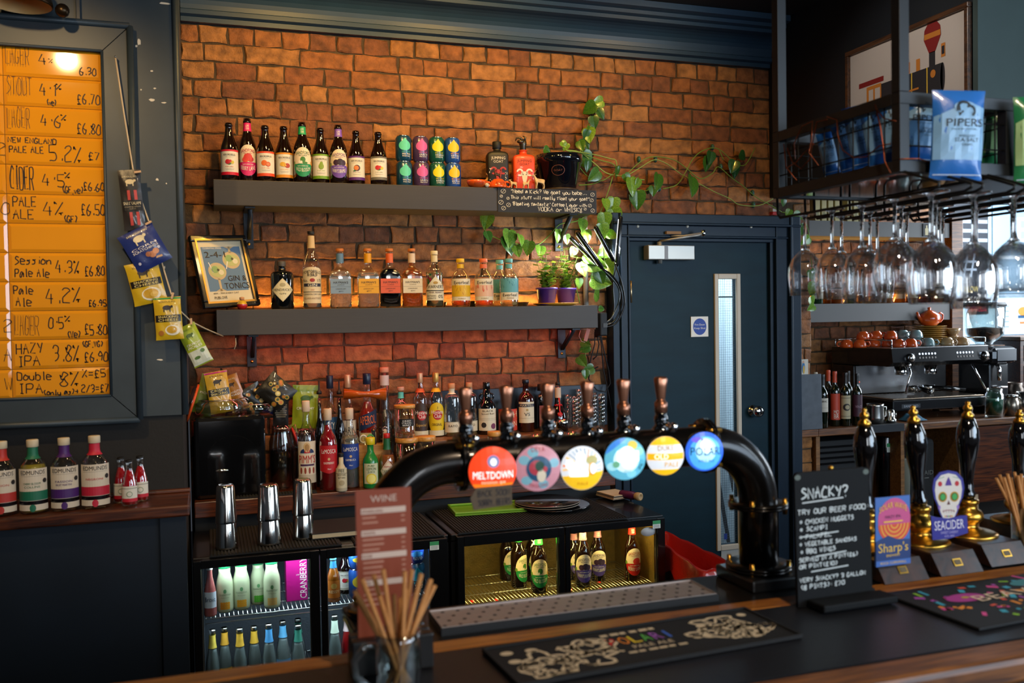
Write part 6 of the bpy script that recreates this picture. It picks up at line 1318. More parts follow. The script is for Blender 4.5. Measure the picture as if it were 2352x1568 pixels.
g = G(); d = D(); d.text('CRANBERRY',0,0,w * .62,WHITE,0,h * .9,rot=pi / 2); d.text('juice drink',-w * .95,.012,.006,WHITE,0,w * .7,al='l'); d.put(g,plane_map((w * .9,-.036,h * .5))); g.obj('printing',t,fix=False)
TON = glassy('tonic bottle','#d8e0e0',.92); 
def tonic(u,vt,w,Y,nc,lc,lb,z=FL2):
    return bottle('tonic_bottle',lb,'bottle',u,vt,w,Y,z,'conic',TON,cap=(.95,1.0,.45),capc=STEEL,liquid=(.7,liq('#dfe6e4',.6)),lab=(.08,.36,2.2,paper(lc,('FEVER',.2,.62,'#2a2a2a',.6),('o',0,.3,.16,'#8a7a3a'))),neck=(.72,.92,K(nc),None),group='tonic bottles on the lower cooler shelf')
for i,(u,vt,Y,nc,lc,lb) in enumerate(((487,1445,3.48,'#b09a3a','#a88a2a','tonic bottle with gold neck label nearest the cooler left edge'),(515,1440,3.53,'#b88a2a','#a8842a','second gold labelled tonic bottle on the lower cooler shelf'),(550,1442,3.48,'#b8902a','#c8c8c0','third gold necked tonic bottle on the lower cooler shelf'),(583,1437,3.52,'#b8902a','#c8c8c0','fourth gold necked tonic bottle on the lower cooler shelf'),(617,1432,3.48,'#3a7aa8','#b8c4d0','tonic bottle with bright blue neck label'),(649,1425,3.55,'#4a8ab0','#4a7a9a','tonic bottle with blue label set back on the shelf'),(684,1434,3.48,'#2a6a5a','#b8c4c0','tonic bottle with dark green neck label'),(684,1420,3.62,'#2a6a5a','#b8c4c0','tonic bottle behind the green necked one'))):
    tonic(u,vt,34,Y,nc,lc,lb)
amb = paper('#b8681a',('o',0,.7,.2,'#c8a050'),('RESSY',.16,.3,'#e0d0a0',.7))
bottle('beer_bottle','amber beer bottle with blue neck label in the cooler beside the wine card','bottle',765,1281,30,3.485,FSL,'beer',mat('amber beer','#b0641a',.08,trans=.3,coat=.8),cap=(.96,1.0,.5),capc=K('#3a8aa8'),lab=(.1,.5,2.2,amb),neck=(.78,.94,K('#3a8ab8'),None))
bottle('cider_bottle','dark bottle with white fruit label behind the amber beer in the cooler','bottle',792,1262,36,3.58,FSL,'beer',BROWN,lab=(.1,.53,2.5,rek('#a8a090',straw)))
for i,(u,Y) in enumerate(((822,3.50),)):
    can(u,1330,Y,FSL,.112,'#1f5ab0','#d8c03a','#e8e0c0',0,'bright blue can at the bottom of a pair beside the dark cooler bottle','blue cans in the cooler',words=('BLUE','REEF','LAGER')); can(u,1275,Y,FSL + .1123,.066,'#1f5ab0','#d8c03a','#e8e0c0',0,'bright blue can on top of the pair beside the dark cooler bottle','blue cans in the cooler',words=('BLUE','REEF','LAGER'))
can(955,1330,3.50,FSL,.112,'#12405a','#2a9ab8','#5ac0d0',0,'teal can at the bottom of the stack right of the wine card','blue cans in the cooler',words=('PINE','TRAIL','ALE')); can(953,1275,3.50,FSL + .1123,.066,'#1a3a8a','#3a8ac8','#c8d8e8',0,'blue can on top of the stack right of the wine card','blue cans in the cooler',words=('REEF','POINT','ALE'))
tonic(768,1412,34,3.49,'#a8b8a8','#c8d0b8','tonic bottle with pale green label under the amber beer')
bottle('mixer_bottle','red mixer bottle on the lower cooler shelf beside the wine card','bottle',797,1408,32,3.54,FL2,'conic',CLEAR,cap=(.955,1.0,.46),capc=STEEL,liquid=(.74,liq('#b8141e',.3)),neck=(.7,.9,K('#c8b0b0'),None))
# cider bottles in the yellow lit cooler
GRN = lambda: sand('#1f8a4a','#2a6a3a','WILD BLOSSOM',[(0,.08,.12,1.2,'#3f7a34'),(-.12,0,.1,.8,'#e8e0d0')])
PRP = lambda: sand('#4a3a8a','#3a2a5a',"FANNY'S BRAMBLE",[(-.15,.04,.14,1,'#3a2238'),(.05,.06,.16,1,'#2a1a30'),(.2,.03,.14,1,'#3a2a44')])
RDD = lambda: sand('#b81e1e','#9a2a1e','BERRY LANE',[(.1,.02,.2,.9,'#c8342e')])
for u,vt,w,Y,fn,nc,rz,lb in ((1237,1222,40,3.50,GRN,'#2ab84a',0,'brown cider bottle with green neck, nearest the cooler glass'),(1190,1217,38,3.60,GRN,'#2ab84a',.7,'brown cider bottle with green neck standing apart on the left'),(1222,1208,36,3.66,GRN,'#2ab84a',.6,'brown cider bottle with green neck behind the nearest green one'),(1163,1212,36,3.72,GRN,'#2a8a3a',.7,'brown cider bottle with green label furthest back at left'),
    (1338,1212,39,3.50,PRP,'#b8788a',0,'brown cider bottle with pink neck and blackberry label, nearer of the pair'),(1372,1208,38,3.57,PRP,'#b8788a',0,'brown cider bottle with pink neck and blackberry label, further of the pair'),(1318,1216,36,3.62,PRP,'#b8788a',.5,'brown cider bottle half hidden behind the blackberry pair'),(1451,1200,38,3.52,RDD,'#c8281e',.1,'brown cider bottle with red neck and berry label, alone at the right of the cooler')):
    bottle('cider_bottle',lb,'bottle',u,vt,w - 1,Y,FSR,'ale',BROWN,lab=(.10,.58,2.4,fn()),neck=((.80,.93) + nk(nc)),group='cider bottles in the yellow lit cooler',rz=rz - .2)
for i,(x,y) in enumerate(((.95,3.52),(1.0,3.58),(1.07,3.55),(1.02,3.66),(.96,3.70),(1.12,3.64),(1.46,3.66),(1.58,3.62),(1.62,3.72),(1.52,3.55))):
    t = thing('shelf_light','tiny red glowing light under the wire shelf of the yellow lit cooler','light',(x,y,FSR - .062),0,'tiny red lights in the yellow cooler'); g = G(); g.lathe([(0,0),(.009,0),(.009,.006),(0,.008)],KE('#d8281a',.5),10); g.obj('light',t)
for i in range(3):
    t = thing('mixer_bottle',('left','middle','right')[i] + ' yellow bottle on the lower level beneath the blackberry cider bottles','bottle',(1.39 + .1 * i,3.50,.372),0,'bottle tops on the lower cooler level'); g = G(); g.lathe([(0,0),(.03,0),(.03,.13),(.014,.17),(.013,.20),(0,.20)],K('#a8902a',.4),16); g.obj('bottle',t)

# ================================================================== on the bar top
ZT1 = 1.1015
p0 = P(820,1500,Y=1.615); BCX = P(900,1540,Y=1.6).x
t = thing('card_holder','black block holding the upright wine card on the bar','holder',(BCX,1.608,ZT1)); g = G(); MB_ = mat('holder black','#0e0d0d',.35,coat=.2); hb = .062
g.box(-.072,.072,-.028,-.004,0,hb,MB_,.003); g.box(-.072,.072,.004,.028,0,hb,MB_,.003); g.box(-.072,.072,-.0038,.0038,0,.02,MB_); g.obj('block',t)
TERRA = K('#8a3e24',.5); pc = P(879,1122,Y=1.608); pl,pr = P(816,1125,Y=1.608),P(943,1120,Y=1.608)
t = thing('wine_card','tall terracotta wine list card standing upright on the bar','menu card',((pl.x + pr.x) / 2,1.608,ZT1 + .021)); g = G(); w = (pr.x - pl.x) / 2; h = pc.z - ZT1 - .021
g.box(-w,w,-.0012,.0012,0,h,TERRA); g.obj('card',t); d = D(); PB = K('#d0b8a8')
d.text('WINE',0,h * .925,h * .040,PB,0,w * .95)
for y0,rows in ((.885,2),(.755,3),(.62,4),(.46,4)):
    d.rect(-w * .82,h * (y0 - .028),w * .80,h * (y0 + .006),PB,0); d.text(('SPARKLING','WHITE','ROSE','RED')[(.885,.755,.62,.46).index(y0)],-w * .78,h * (y0 - .020),h * .017,TERRA,1,al='l')
    for i in range(rows): y = y0 - .055 - .030 * i; d.rect(-w * .78,h * y,-w * U(-.05,.35),h * (y + .011),K('#b8806a'),0); d.rect(w * .62,h * y,w * .76,h * (y + .010),K('#b8806a'),0)
g = G(); d.put(g,plane_map((0,-.0012,0))); g.obj('printing',t,fix=False)
px = P(915,1520,Y=1.49)
t = thing('glass_jug','small handled glass mug full of brown paper straws at the front of the bar','mug',(px.x,1.49,ZT1)); g = G(); RJ = .036; HJ = .105
g.lathe([(0,0),(RJ * .9,0),(RJ,.006),(RJ * .98,HJ * .2),(RJ * 1.04,HJ * .5),(RJ * .98,HJ * .85),(RJ * 1.05,HJ),(RJ * .97,HJ),(RJ * .9,HJ * .85),(RJ * .94,HJ * .5),(RJ * .9,.01),(0,.01)],JARG,32); g.obj('mug_glass',t)
g = G(); g.tube([(-RJ * .95,0,HJ * .80),(-RJ * 1.5,-.004,HJ * .84),(-RJ * 2.05,-.006,HJ * .62),(-RJ * 1.95,-.006,HJ * .38),(-RJ * 1.4,-.004,HJ * .18),(-RJ * .95,0,HJ * .14)],.0055,JARG,12); g.obj('handle',t)
KR = mat('kraft straw paper','#b07a44',.7,var=.12,vscale=60)
def straw(base,tip,label,grp,r=.0038):
    v = Vector(tip) - Vector(base); L_ = v.length; t = thing('paper_straw',label,'straw',base,v.to_track_quat('Z','Y').to_euler(),grp); g = G()
    g.lathe([(r,0),(r,L_),(r * .72,L_),(r * .72,L_ - .02),(0,L_ - .021)],KR,12); g.lathe([(0,.001),(r,0)],KR,12); g.obj('straw',t)
tips = [(814,1356),(822,1378),(832,1330),(858,1320),(872,1368),(880,1308),(905,1365),(930,1312),(947,1308),(936,1352),(968,1318),(958,1356),(990,1330),(999,1344),(920,1372)]
JC = Vector((px.x,1.49,ZT1))
for i,(u,v) in enumerate(tips):
    tp = P(u,v,Y=1.49 + .014 * math.sin(i * 2.4)); dx = (tp.x - px.x); b = JC + Vector((-dx * .22 + .006 * math.cos(i * 1.7),.012 * math.sin(i * 2.4 + 1),.012))
    straw(b,tp,'brown paper straw fanning out of the small glass mug on the bar','straws in the glass mug')

def tangle(d,cx,cy,sx,sy,m,seed):            # the looping line drawing printed on the runner
    r = random.Random(seed)
    for k in range(7):
        x,y = cx + sx * r.uniform(-.6,.6),cy + sy * r.uniform(-.5,.5); a0 = r.uniform(0,6); n = 26; pts = []
        for i in range(n + 1): q = a0 + 2 * pi * i / n; rr = 1 + .35 * math.sin(3 * q + k) + .2 * math.sin(5 * q); pts.append((x + sx * .33 * rr * math.cos(q),y + sy * .36 * rr * math.sin(q)))
        d.line(pts,.0075,m,0)
    for k in range(8): d.ell(cx + sx * r.uniform(-.9,.9),cy + sy * r.uniform(-.8,.8),sx * .1,sy * .12,m,0,12); 
    for k in range(4):
        x,y = cx + sx * r.uniform(-.7,.5),cy + sy * r.uniform(-.8,.6); d.line([(x + sx * .07 * i,y + sy * .16 * math.sin(i * 1.3 + k)) for i in range(9)],.0055,m,0)
CRM = K('#c8b494',.8)
t = thing('bar_runner','black rubber bar runner lettered POLARI in rainbow colours between cream tangles','bar runner',(.765,1.548,ZT1),.06); g = G(); RW,RD_ = .292,.092
g.box(-RW,RW,-RD_,RD_,0,.005,RUBBER,.002); 
for q in ((-RW,RW,-RD_,-RD_ + .006),(-RW,RW,RD_ - .006,RD_),(-RW,-RW + .006,-RD_ + .0062,RD_ - .0062),(RW - .006,RW,-RD_ + .0062,RD_ - .0062)): g.box(q[0],q[1],q[2],q[3],.0052,.008,RUBBER,.001)
g.obj('rubber',t); d = D(); tangle(d,-.165,-.005,.125,.082,CRM,4); tangle(d,.185,.012,.105,.074,CRM,9)
[d.rect(-.062 + .021 * i,.055,-.062 + .021 * i + (.015,.018,.012)[i % 3],.066,CRM,0) for i in range(6)]
for i,(c,m) in enumerate(zip('POLARI',('#d8322a','#e8882a','#e8c82a','#5ab04a','#9a5ab0','#3a62b8'))): d.text(c,-.055 + .0235 * i,.006,.036,K(m,.7),0,.019 if c != 'I' else .006)
d.text('PALE ALE',.012,-.020,.015,CRM,0,.085); [d.rect(-.052 + .021 * i,-.040,-.052 + .021 * i + (.017,.013,.018)[i % 3],-.032,CRM,0) for i in range(6)]
g = G(); d.put(g,plane_map((0,0,.005),(1,0,0),(0,1,0),(0,0,1))); g.obj('raised_print',t,fix=False)
t = thing('bar_mat','black rubber bar mat with bright splashes lettered BEAVERTOWN','bar mat',(1.72,1.52,ZT1),.06); g = G(); g.box(-.33,.34,-.115,.115,0,.006,RUBBER,.002); g.obj('rubber',t); d = D(); r = random.Random(5)
for i in range(120):
    x,y = r.uniform(-.30,.32),r.uniform(-.10,.10); a = r.uniform(0,3.1); l = r.uniform(.008,.032); d.line([(x,y),(x + l * math.cos(a),y + l * math.sin(a))],r.uniform(.007,.014),K(r.choice(('#d0488a','#3aa0b8','#e08a2a','#8ac02a','#d0503a','#a04aa0')),.7),0)
for x,y,a,b,c in ((-.20,.035,.05,.024,'#a83a8a'),(.03,.060,.065,.022,'#3a7a80'),(.03,-.035,.075,.032,'#c8702a'),(.20,.0,.05,.03,'#3a8a8a')): d.ell(x,y,a,b,K(c,.7),1); d.ell(x,y,a * .2,b * .25,K('#b8a03a',.7),2,10)
d.text('BEAVERTOWN',.04,.0,.035,K('#d8c0a0',.7),3,.46); g = G(); d.put(g,plane_map((0,0,.006),(1,0,0),(0,1,0),(0,0,1))); g.obj('raised_print',t,fix=False)

# chalkboard stand
pa,pb,pt_ = P(1833,1398,Y=1.63),P(2006,1372,Y=1.63),P(1925,1078,Y=1.64); w = (pb.x - pa.x) / 2; h = pt_.z - ZT1
CB_ = mat('chalkboard slate','#0e0f10',.7,bump=.05,spec=.2)
t = thing('chalkboard_stand','small black chalkboard headed SNACKY? standing on the bar','chalkboard',((pa.x + pb.x) / 2,1.635,ZT1),(math.radians(-2),0,.02)); g = G(); rr = .012
o = [(-w,.0),(w,.0)] + [(w - rr + rr * math.cos(i * pi / 8),h - rr + rr * math.sin(i * pi / 8)) for i in range(5)] + [(-w + rr - rr * math.sin(i * pi / 8),h - rr + rr * math.cos(i * pi / 8)) for i in range(5)]
g.prism(o,.008,CB_,xf=Matrix.Translation((0,-.004,0))); g.obj('board',t)
g = G(); g.box(-w + .02,w + .018,-.062,-.006,0,.016,CB_,.004); g.box(-w + .02,w + .018,.006,.03,0,.016,CB_,.004); g.obj('foot',t)
d = D(); CK = K('#c4cccc',.9)
for i,(s_,x,y,hh,ww) in enumerate((('SNACKY?',.08,.80,.075,.62),('TRY OUR BEER FOOD:',.03,.685,.034,.94),('* CHICKEN NUGGETS',.05,.615,.030,.72),('* SCAMPI',.05,.560,.030,.36),('* FALAFEL',.04,.505,.028,.42),('* VEGETABLE SAMOSAS',.04,.450,.028,.76),('* BBQ WINGS',.05,.395,.030,.46),('SERVED IN ½ PINT(£6)',.03,.335,.027,.78),('OR PINT(£10)',.03,.285,.028,.50),('VERY SNACKY? 3 GALLON',.03,.185,.028,.88),('(8 PINTS): £70',.04,.130,.030,.58))):
    d.hand(s_,-w + 2 * w * x,h * y,h * hh * 1.05,CK,0,.0021 if i else .0034,2 * w * ww,jit=.2)
for x0,x1,y in ((.09,.64,.772),(.04,.56,.52),(.25,.66,.365),(.18,.68,.255)): d.line([(-w + 2 * w * x0,h * y),(-w + 2 * w * x1,h * (y + .014))],.0026,CK,0)
for x,y in ((.04,.965),(.96,.965)): d.ell(-w + 2 * w * x,h * y,.008,.006,K('#5a6460',.9),0,9)
g = G(); d.put(g,plane_map((0,-.004,0))); g.obj('chalk_writing',t,fix=False); g = G(); g.ball((.0,0,h + .004),.006,BRASS,10); g.obj('hook_knob',t)

# hand pumps
PUMPW = wood('dark pump wood','#1e100a','#3e2214',.45,.12,(6,6,6))
def pump(x,y,lean,label,hlen=.27):
    t = thing('hand_pump',label,'beer pump',(x,y,ZT1)); g = G(); g.box(-.062,.062,-.105,.10,0,.046,PUMPW,.003)
    v = [(-.062,-.105,.046),(.062,-.105,.046),(.062,-.138,0.0005),(-.062,-.138,0.0005),(-.062,-.105,0.0005),(.062,-.105,0.0005)]; g.add(v,[(0,1,2,3),(0,3,4),(1,5,2),(3,2,5,4),(0,4,5,1)],PUMPW); g.obj('pump_block',t)
    g = G(); nn = Vector((0,-.046,.033)).normalized(); d = D(); d.rect(-.012,-.009,.012,.009,BRASS,0); d.rect(-.009,-.006,.009,.006,K('#5a4a2a'),1); d.put(g,plane_map((.0,-.122,.024),(1,0,0),Vector((0,.033,.046)).normalized(),Vector((0,-.046,.033)).normalized(),.001)); g.obj('maker_plate',t,fix=False)
    g = G(); g.lathe([(.071,.0465),(.072,.049),(.064,.053),(.044,.057),(.026,.064),(.022,.071),(.030,.078),(.037,.086),(.038,.096),(.033,.106),(.024,.112),(.022,.122),(.027,.125),(.027,.134),(.019,.137),(0,.137)],BRASS,36); g.obj('brass_bell',t)
    h = G(); z = .138; k = hlen / .27; xf = Matrix.Translation((0,0,z)) @ Matrix.Rotation(lean,4,'Y')
    h.lathe([(0,0),(.018,.0),(.020,.012),(.015,.02),(.0135,.05 * k),(.018,.10 * k),(.025,.145 * k),(.0275,.175 * k),(.025,.205 * k),(.017,.232 * k),(.012,.238 * k),(0,.238 * k)],mat('black handle lacquer','#0a0808',.1,coat=1.0),32,xf=xf); ho = h.obj('pump_handle',t)
    h = G(); h.lathe([(0,.236 * k),(.016,.236 * k),(.0145,.246 * k),(.009,.252 * k),(.009,.257 * k),(.012,.263 * k),(.0095,.271 * k),(.005,.275 * k),(.007,.281 * k),(0,.287 * k)],BRASS,24,xf=xf); h.obj('brass_finial',ho)
    return t
P1,P2,P3,P4 = pump(1.505,1.835,-.02,'black handled beer pump behind the chalkboard, with a rectangular clip',.235),pump(1.668,1.84,-.075,'black handled beer pump wearing the purple skull clip',.235),pump(1.838,1.86,.01,'black handled beer pump without a clip, beside the straw jar',.235),pump(2.075,1.92,.0,'black handled beer pump cut by the right edge of the photo',.20)
pa,pb = P(2088,1136,Y=1.715),P(2088,1292,Y=1.715); hc = pa.z - pb.z
t = thing('pump_clip','rectangular orange and blue pump clip with sun waves on the first pump','pump clip',(pa.x - .048,1.715,pb.z)); g = G(); w = .048; g.box(-w,w,-.002,.002,0,hc,K('#3a5a9a',.4)); g.obj('clip_plate',t); d = D()
d.rect(-w,0,w,hc,K('#3a62a8',.4),0); d.ell(.004,hc * .66,w * .94,hc * .32,K('#b8487a',.4),1,36); d.poly([(-w * .92,hc * .60)] + [(.004 + w * .94 * math.cos(a),hc * .60 + hc * .27 * math.sin(a)) for a in [pi + i * pi / 18 for i in range(19)]],K('#c84a2a',.4),2)
for i in range(4): d.arc(.004,hc * .60,w * (.2 + .19 * i),pi,2 * pi,.0028,K('#d8a03a',.4),3,18,hc * (.06 + .058 * i))
d.poly([(-w,0),(w,0),(w,hc * .36),(.2 * w,hc * .38),(-.3 * w,hc * .44),(-w,hc * .36)],K('#1c3468',.4),4); d.text('SOLAR WAVE',.0,hc * .84,hc * .085,K('#e0b03a',.4),5,w * 1.6,arch=hc * .07); d.text('HAZY IPA',0,hc * .69,hc * .045,K('#5a2a4a',.4),5,w * .9); d.rect(-w * .55,hc * .63,w * .55,hc * .65,K('#e0b03a',.4),5)
d.text("Sharp's",0,hc * .20,hc * .13,K('#d8b03a',.4),5,w * 1.72); d.text('BREWERY',0,hc * .13,hc * .035,K('#d8b03a',.4),5,w * .8); d.rect(-w,0,w,hc * .08,K('#3a62a8',.4),5); d.text('ROCK CORNWALL',0,hc * .025,hc * .035,K('#d8b03a',.4),6,w * 1.5); g = G(); d.put(g,plane_map((0,-.002,0),e=.0003)); g.obj('clip_print',t,fix=False)
# skull clip
sp = P(2178,1160,Y=1.735); k = mpp(sp)
t = thing('pump_clip','purple pump clip with a decorated white skull lettered SEACIDER','pump clip',sp,(0,0,-.25)); g = G(); PU = K('#2c2a86',.4); d = D(); W_,S_ = K('#cfc8c0',.4),k
sk = [(0,74),(18,70),(30,56),(33,36),(30,16),(24,2),(20,-14),(14,-28),(0,-33),(-14,-28),(-20,-14),(-24,2),(-30,16),(-33,36),(-30,56),(-18,70)]
g.prism([(x * 1.15 * S_ + -4 * S_ * 0,(y * 1.06 + 2) * S_) for x,y in sk][::-1],.004,PU,xf=Matrix.Translation((0,-.001,0)))
sh = [(-44,-22),(-30,-26),(0,-30),(26,-24),(42,-24),(44,-64),(0,-76),(-40,-78)]
g.prism([(x * S_,y * S_) for x,y in sh][::-1],.004,PU,xf=Matrix.Translation((0,-.005,0))); g.obj('clip_plate',t)
g = G(); d.poly([(x * S_ * .98,y * S_) for x,y in sk],W_,0)
for s_ in (-1,1):
    d.ell(s_ * 14 * S_,20 * S_,10.5 * S_,12 * S_,K('#b8902a',.4),1); d.ell(s_ * 14 * S_,20 * S_,8 * S_,9.5 * S_,K('#4a3a1a',.4),2); d.ell(s_ * 14 * S_,20 * S_,6 * S_,7.5 * S_,K('#3a9a4a',.4),3); d.ell(s_ * 20 * S_,50 * S_,5 * S_,6 * S_,K('#b0202a',.4),1,12); d.ell(s_ * 22 * S_,-4 * S_,3 * S_,5 * S_,K('#8a6ab8',.4),1,10)
    d.line([(s_ * 24 * S_,62 * S_),(s_ * 10 * S_,66 * S_)],.0012,K('#4a8a6a',.4),1)
d.poly([(-8 * S_,46 * S_),(8 * S_,46 * S_),(5 * S_,56 * S_),(0,66 * S_),(-5 * S_,56 * S_)],K('#4a2a86',.4),1); d.poly([(-4 * S_,2 * S_),(4 * S_,2 * S_),(0,12 * S_)],K('#5a2a2a',.4),1); d.line([(-15 * S_,-14 * S_),(-5 * S_,-11 * S_),(5 * S_,-11 * S_),(15 * S_,-14 * S_)],.0022,K('#a87a7a',.4),1)
for i in range(5): d.line([((-12 + 6 * i) * S_,-9 * S_),((-12 + 6 * i) * S_,-17 * S_)],.0007,K('#6a4a4a',.4),2)
for i in range(5): d.ell((-8 + 4 * i) * S_,-25 * S_,1.6 * S_,2.4 * S_,K(('#c8a03a','#8a3a8a','#3a9a5a','#b03a3a','#c8a03a')[i],.4),1,8)
d.put(g,plane_map((0,-.001,0),e=.0004)); d = D(); d.text('SEACIDER',0,-54 * S_,21 * S_,K('#d8d4e0',.4),0,70 * S_,rot=.06); d.text('SWEET CHERRY',0,-64 * S_,6 * S_,K('#a8a0d0',.4),0,42 * S_,rot=.04); d.text('4.5% ABV',0,-72 * S_,5 * S_,K('#a8a0d0',.4),0,24 * S_,rot=.04); d.put(g,plane_map((0,-.005,0),e=.0004)); g.obj('clip_print',t,fix=False)
# straw jar at right, note card, little bottle
jx = Vector((1.93,1.80,ZT1))
t = thing('straw_jar','glass jar packed with brown paper straws at the right edge of the bar','jar',(jx.x + .03,jx.y - .01,ZT1)); g = G(); g.lathe([(0,0),(.034,0),(.036,.004),(.038,.12),(.036,.12),(.034,.006),(0,.006)],JARG,28); g.obj('jar_glass',t)
for i,(u,v) in enumerate(((2288,1098),(2296,1090),(2306,1096),(2314,1088),(2322,1096),(2330,1084),(2338,1092),(2346,1088),(2352,1096),(2360,1090))):
    tp = P(u,v,Y=1.79 + .012 * math.sin(i * 1.9)); b = Vector((jx.x + .03 + .016 * math.cos(i * 1.3) ,1.79 + .012 * math.sin(i * 1.9),ZT1 + .01)); straw(b,tp,'brown paper straw leaning in the glass jar at the right edge','straws in the right jar')
a,b = P(2206,1238,Y=1.985),P(2250,1135,Y=1.985); t = thing('paper_note','cream paper note with handwriting propped behind the brass pumps','note',((a.x + b.x) / 2,1.985,a.z - .0),(-.1,.05,0)); g = G(); w,h = (b.x - a.x) / 2,b.z - a.z; g.box(-w,w,-.0006,.0006,0,h,K('#a89880',.8)); g.obj('sheet',t); g = G(); d = D()
for i in range(4): d.line([(-w * .8 + w * .13 * k,h * (.72 - .17 * i) + h * .03 * math.sin(k * 2.3 + i)) for k in range(12)],.0016,INK,0)
d.put(g,plane_map((0,-.0006,0))); g.obj('writing',t,fix=False)
p = P(2105,1190,Y=1.975); t = thing('olive_bottle','small olive green bottle with pink foot between the first two pumps','bottle',(p.x,1.975,ZT1)); g = G(); h = p.z - ZT1; g.lathe([(0,0),(.020,0),(.020,h * .3)],K('#a8645a',.4),20); g.lathe([(.0195,h * .3),(.0195,h * .45),(.012,h * .52),(.012,h * .6)],K('#8a8a3a',.4),20); g.lathe([(.016,h * .6),(.018,h * .64),(.016,h * .95),(0,h)],K('#3a3f22',.4),20); g.obj('bottle',t)
# card tag hanging below the first tap badge
p = P(1132,1118,Y=1.742); t = thing('hanging_tag','grey brown card tag with faint handwriting hanging below the red tap badge','tag',p); g = G(); k = mpp(p); TG = K('#5a4c3c',.85)
g.prism([(-46 * k,-50 * k),(46 * k,-44 * k),(46 * k,2 * k),(-40 * k,0),(-54 * k,-22 * k)],.003,TG); g.obj('card',t); g = G(); d = D(); d.hand('BACK SOON',-36 * k,-20 * k,14 * k,K('#2a221e'),0,.0022,76 * k); d.hand('SORRY, BEERS',-36 * k,-42 * k,14 * k,K('#2a221e'),0,.0022,78 * k); d.put(g,plane_map((0,0,0))); g.obj('writing',t,fix=False)

# red bin beyond the bar
RB_ = mat('red bin plastic','#8a1a12',.35,coat=.2); RL = mat('red bin liner','#d4261a',.2,coat=.5,bump=.6,bscale=18,trans=.1)
t = thing('red_bin','red rubbish bin with a shiny red liner beside the bottle cooler','bin',(1.85,3.32,0)); c = [(-.10,-.27),(.06,-.27),(.073,.34),(-.01,.34)]; zt = .75; g = G()
def ringv(q,z,n=9,sc_=1.0,wob=0.0):
    o = []
    for (x0,y0),(x1,y1) in zip(q,q[1:] + q[:1]):
        for i in range(n): s_ = i / n; o.append(((x0 + (x1 - x0) * s_) * sc_,(y0 + (y1 - y0) * s_) * sc_,z + wob * math.sin(i * 2.1 + x0 * 40)))
    return o
def loft(g,rings,m,cap=False):
    n = len(rings[0]); v = [p for r in rings for p in r]; f = [(k * n + i,k * n + (i + 1) % n,(k + 1) * n + (i + 1) % n,(k + 1) * n + i) for k in range(len(rings) - 1) for i in range(n)]
    if cap: f.append(list(range(n)))
    g.add(v,f,m,True)
loft(g,[ringv(c,0,sc_=.8),ringv(c,zt - .02,sc_=.99)],RB_,True); g.obj('bin_body',t)
g = G(); loft(g,[ringv(c,.35,sc_=.84),ringv(c,zt - .005,sc_=.97),ringv(c,zt + .006,sc_=1.0,wob=.004),ringv(c,zt - .004,sc_=1.045,wob=.004),ringv(c,zt - .07,sc_=1.05,wob=.012),ringv(c,zt - .11,sc_=1.03,wob=.022)],RL,True); g.obj('liner',t)

# ================================================================== the alcove with the coffee machine
t = thing('back_counter','wooden back counter under the coffee machine with open shelves below','counter',(3.9,4.48,0)); g = G(); g.box(-.838,1.6,-.38,.355,1.062,1.10,WOODR,.005); g.box(-.95,-.8385,-.38,-.347,1.062,1.10,WOODR,.005); g.obj('worktop',t)
g = G(); g.box(-.838,1.6,.33,.355,0,1.061,BLACKM); g.box(-.838,1.6,-.30,.329,.50,.53,mat('dark carcass','#16100c',.6)); g.obj('carcass',t)
for x in (P(1878,1100,Y=4.13).x,P(2072,1100,Y=4.13).x,P(2205,1080,Y=4.13).x):
    g = G(); g.box(x - 3.9 - .012,x - 3.9 + .012,-.355,.33,0,1.0605,wood('edge ply','#6a4420','#8f6232',.5,0)); g.obj('upright',t)
a,b = P(2212,1000,Y=4.12),P(2325,1150,Y=4.12); g = G(); g.box(a.x - 3.9,b.x - 3.9,-.36,-.34,.62,1.055,WOODD,.004); dr = g.obj('cabinet_door',t); g = G(); kx = P(2232,996,Y=4.1); g.ball((kx.x - 3.9,-.375,kx.z),.014,STEEL,14); g.obj('knob',dr)
a,b = P(1884,1018,Y=4.18),P(1990,1080,Y=4.18)
t = thing('black_appliance','black slatted appliance on the open shelf under the wine bottles','appliance',((a.x + b.x) / 2,4.34,.5305)); g = G(); w = (b.x - a.x) / 2; g.box(-w,w,-.14,.14,0,.49,BLACKM,.006)
for i in range(4): g.box(-w + .01,w - .01,-.150,-.1405,.36 + .03 * i,.372 + .03 * i,BLACK,.002)
g.obj('case',t)
a,b = P(2040,1010,Y=4.18),P(2064,1080,Y=4.18); t = thing('tall_canister','tall black canister with a green label beside the black appliance','canister',((a.x + b.x) / 2 + .005,4.25,.5305)); g = G(); g.lathe([(0,0),(.04,0),(.04,.48),(.038,.485),(0,.485)],BLACK,28); g.obj('body',t); g = G(); d = D(); d.rect(-.02,.40,.045,.45,K('#c8d0c8'),0); d.rect(-.02,.43,.045,.45,K('#2a9a5a'),1); d.put(g,cyl_map(.04),.01); g.obj('label',t,fix=False)
a,b = P(2088,1030,Y=4.16),P(2150,1110,Y=4.16); t = thing('first_aid_bag','black bag with grey cross lettered FIRST AID on the shelf under the counter','first aid kit',((a.x + b.x) / 2,4.25,.5305)); g = G(); w = (b.x - a.x) / 2 + .01; g.box(-w,w,-.08,.08,0,.47,mat('black bag cloth','#121212',.8,bump=.2),.03); g.obj('bag',t); g = G(); d = D(); GR = K('#6a6a64'); d.rect(-.022,.345,.022,.362,GR,0); d.rect(-.0085,.332,.0085,.376,GR,0); d.text('FIRST AID',0,.265,.025,GR,0,w * 1.6); d.rect(-w * .5,.245,w * .5,.25,GR,0); d.put(g,plane_map((0,-.0805,0))); g.obj('print',t,fix=False)
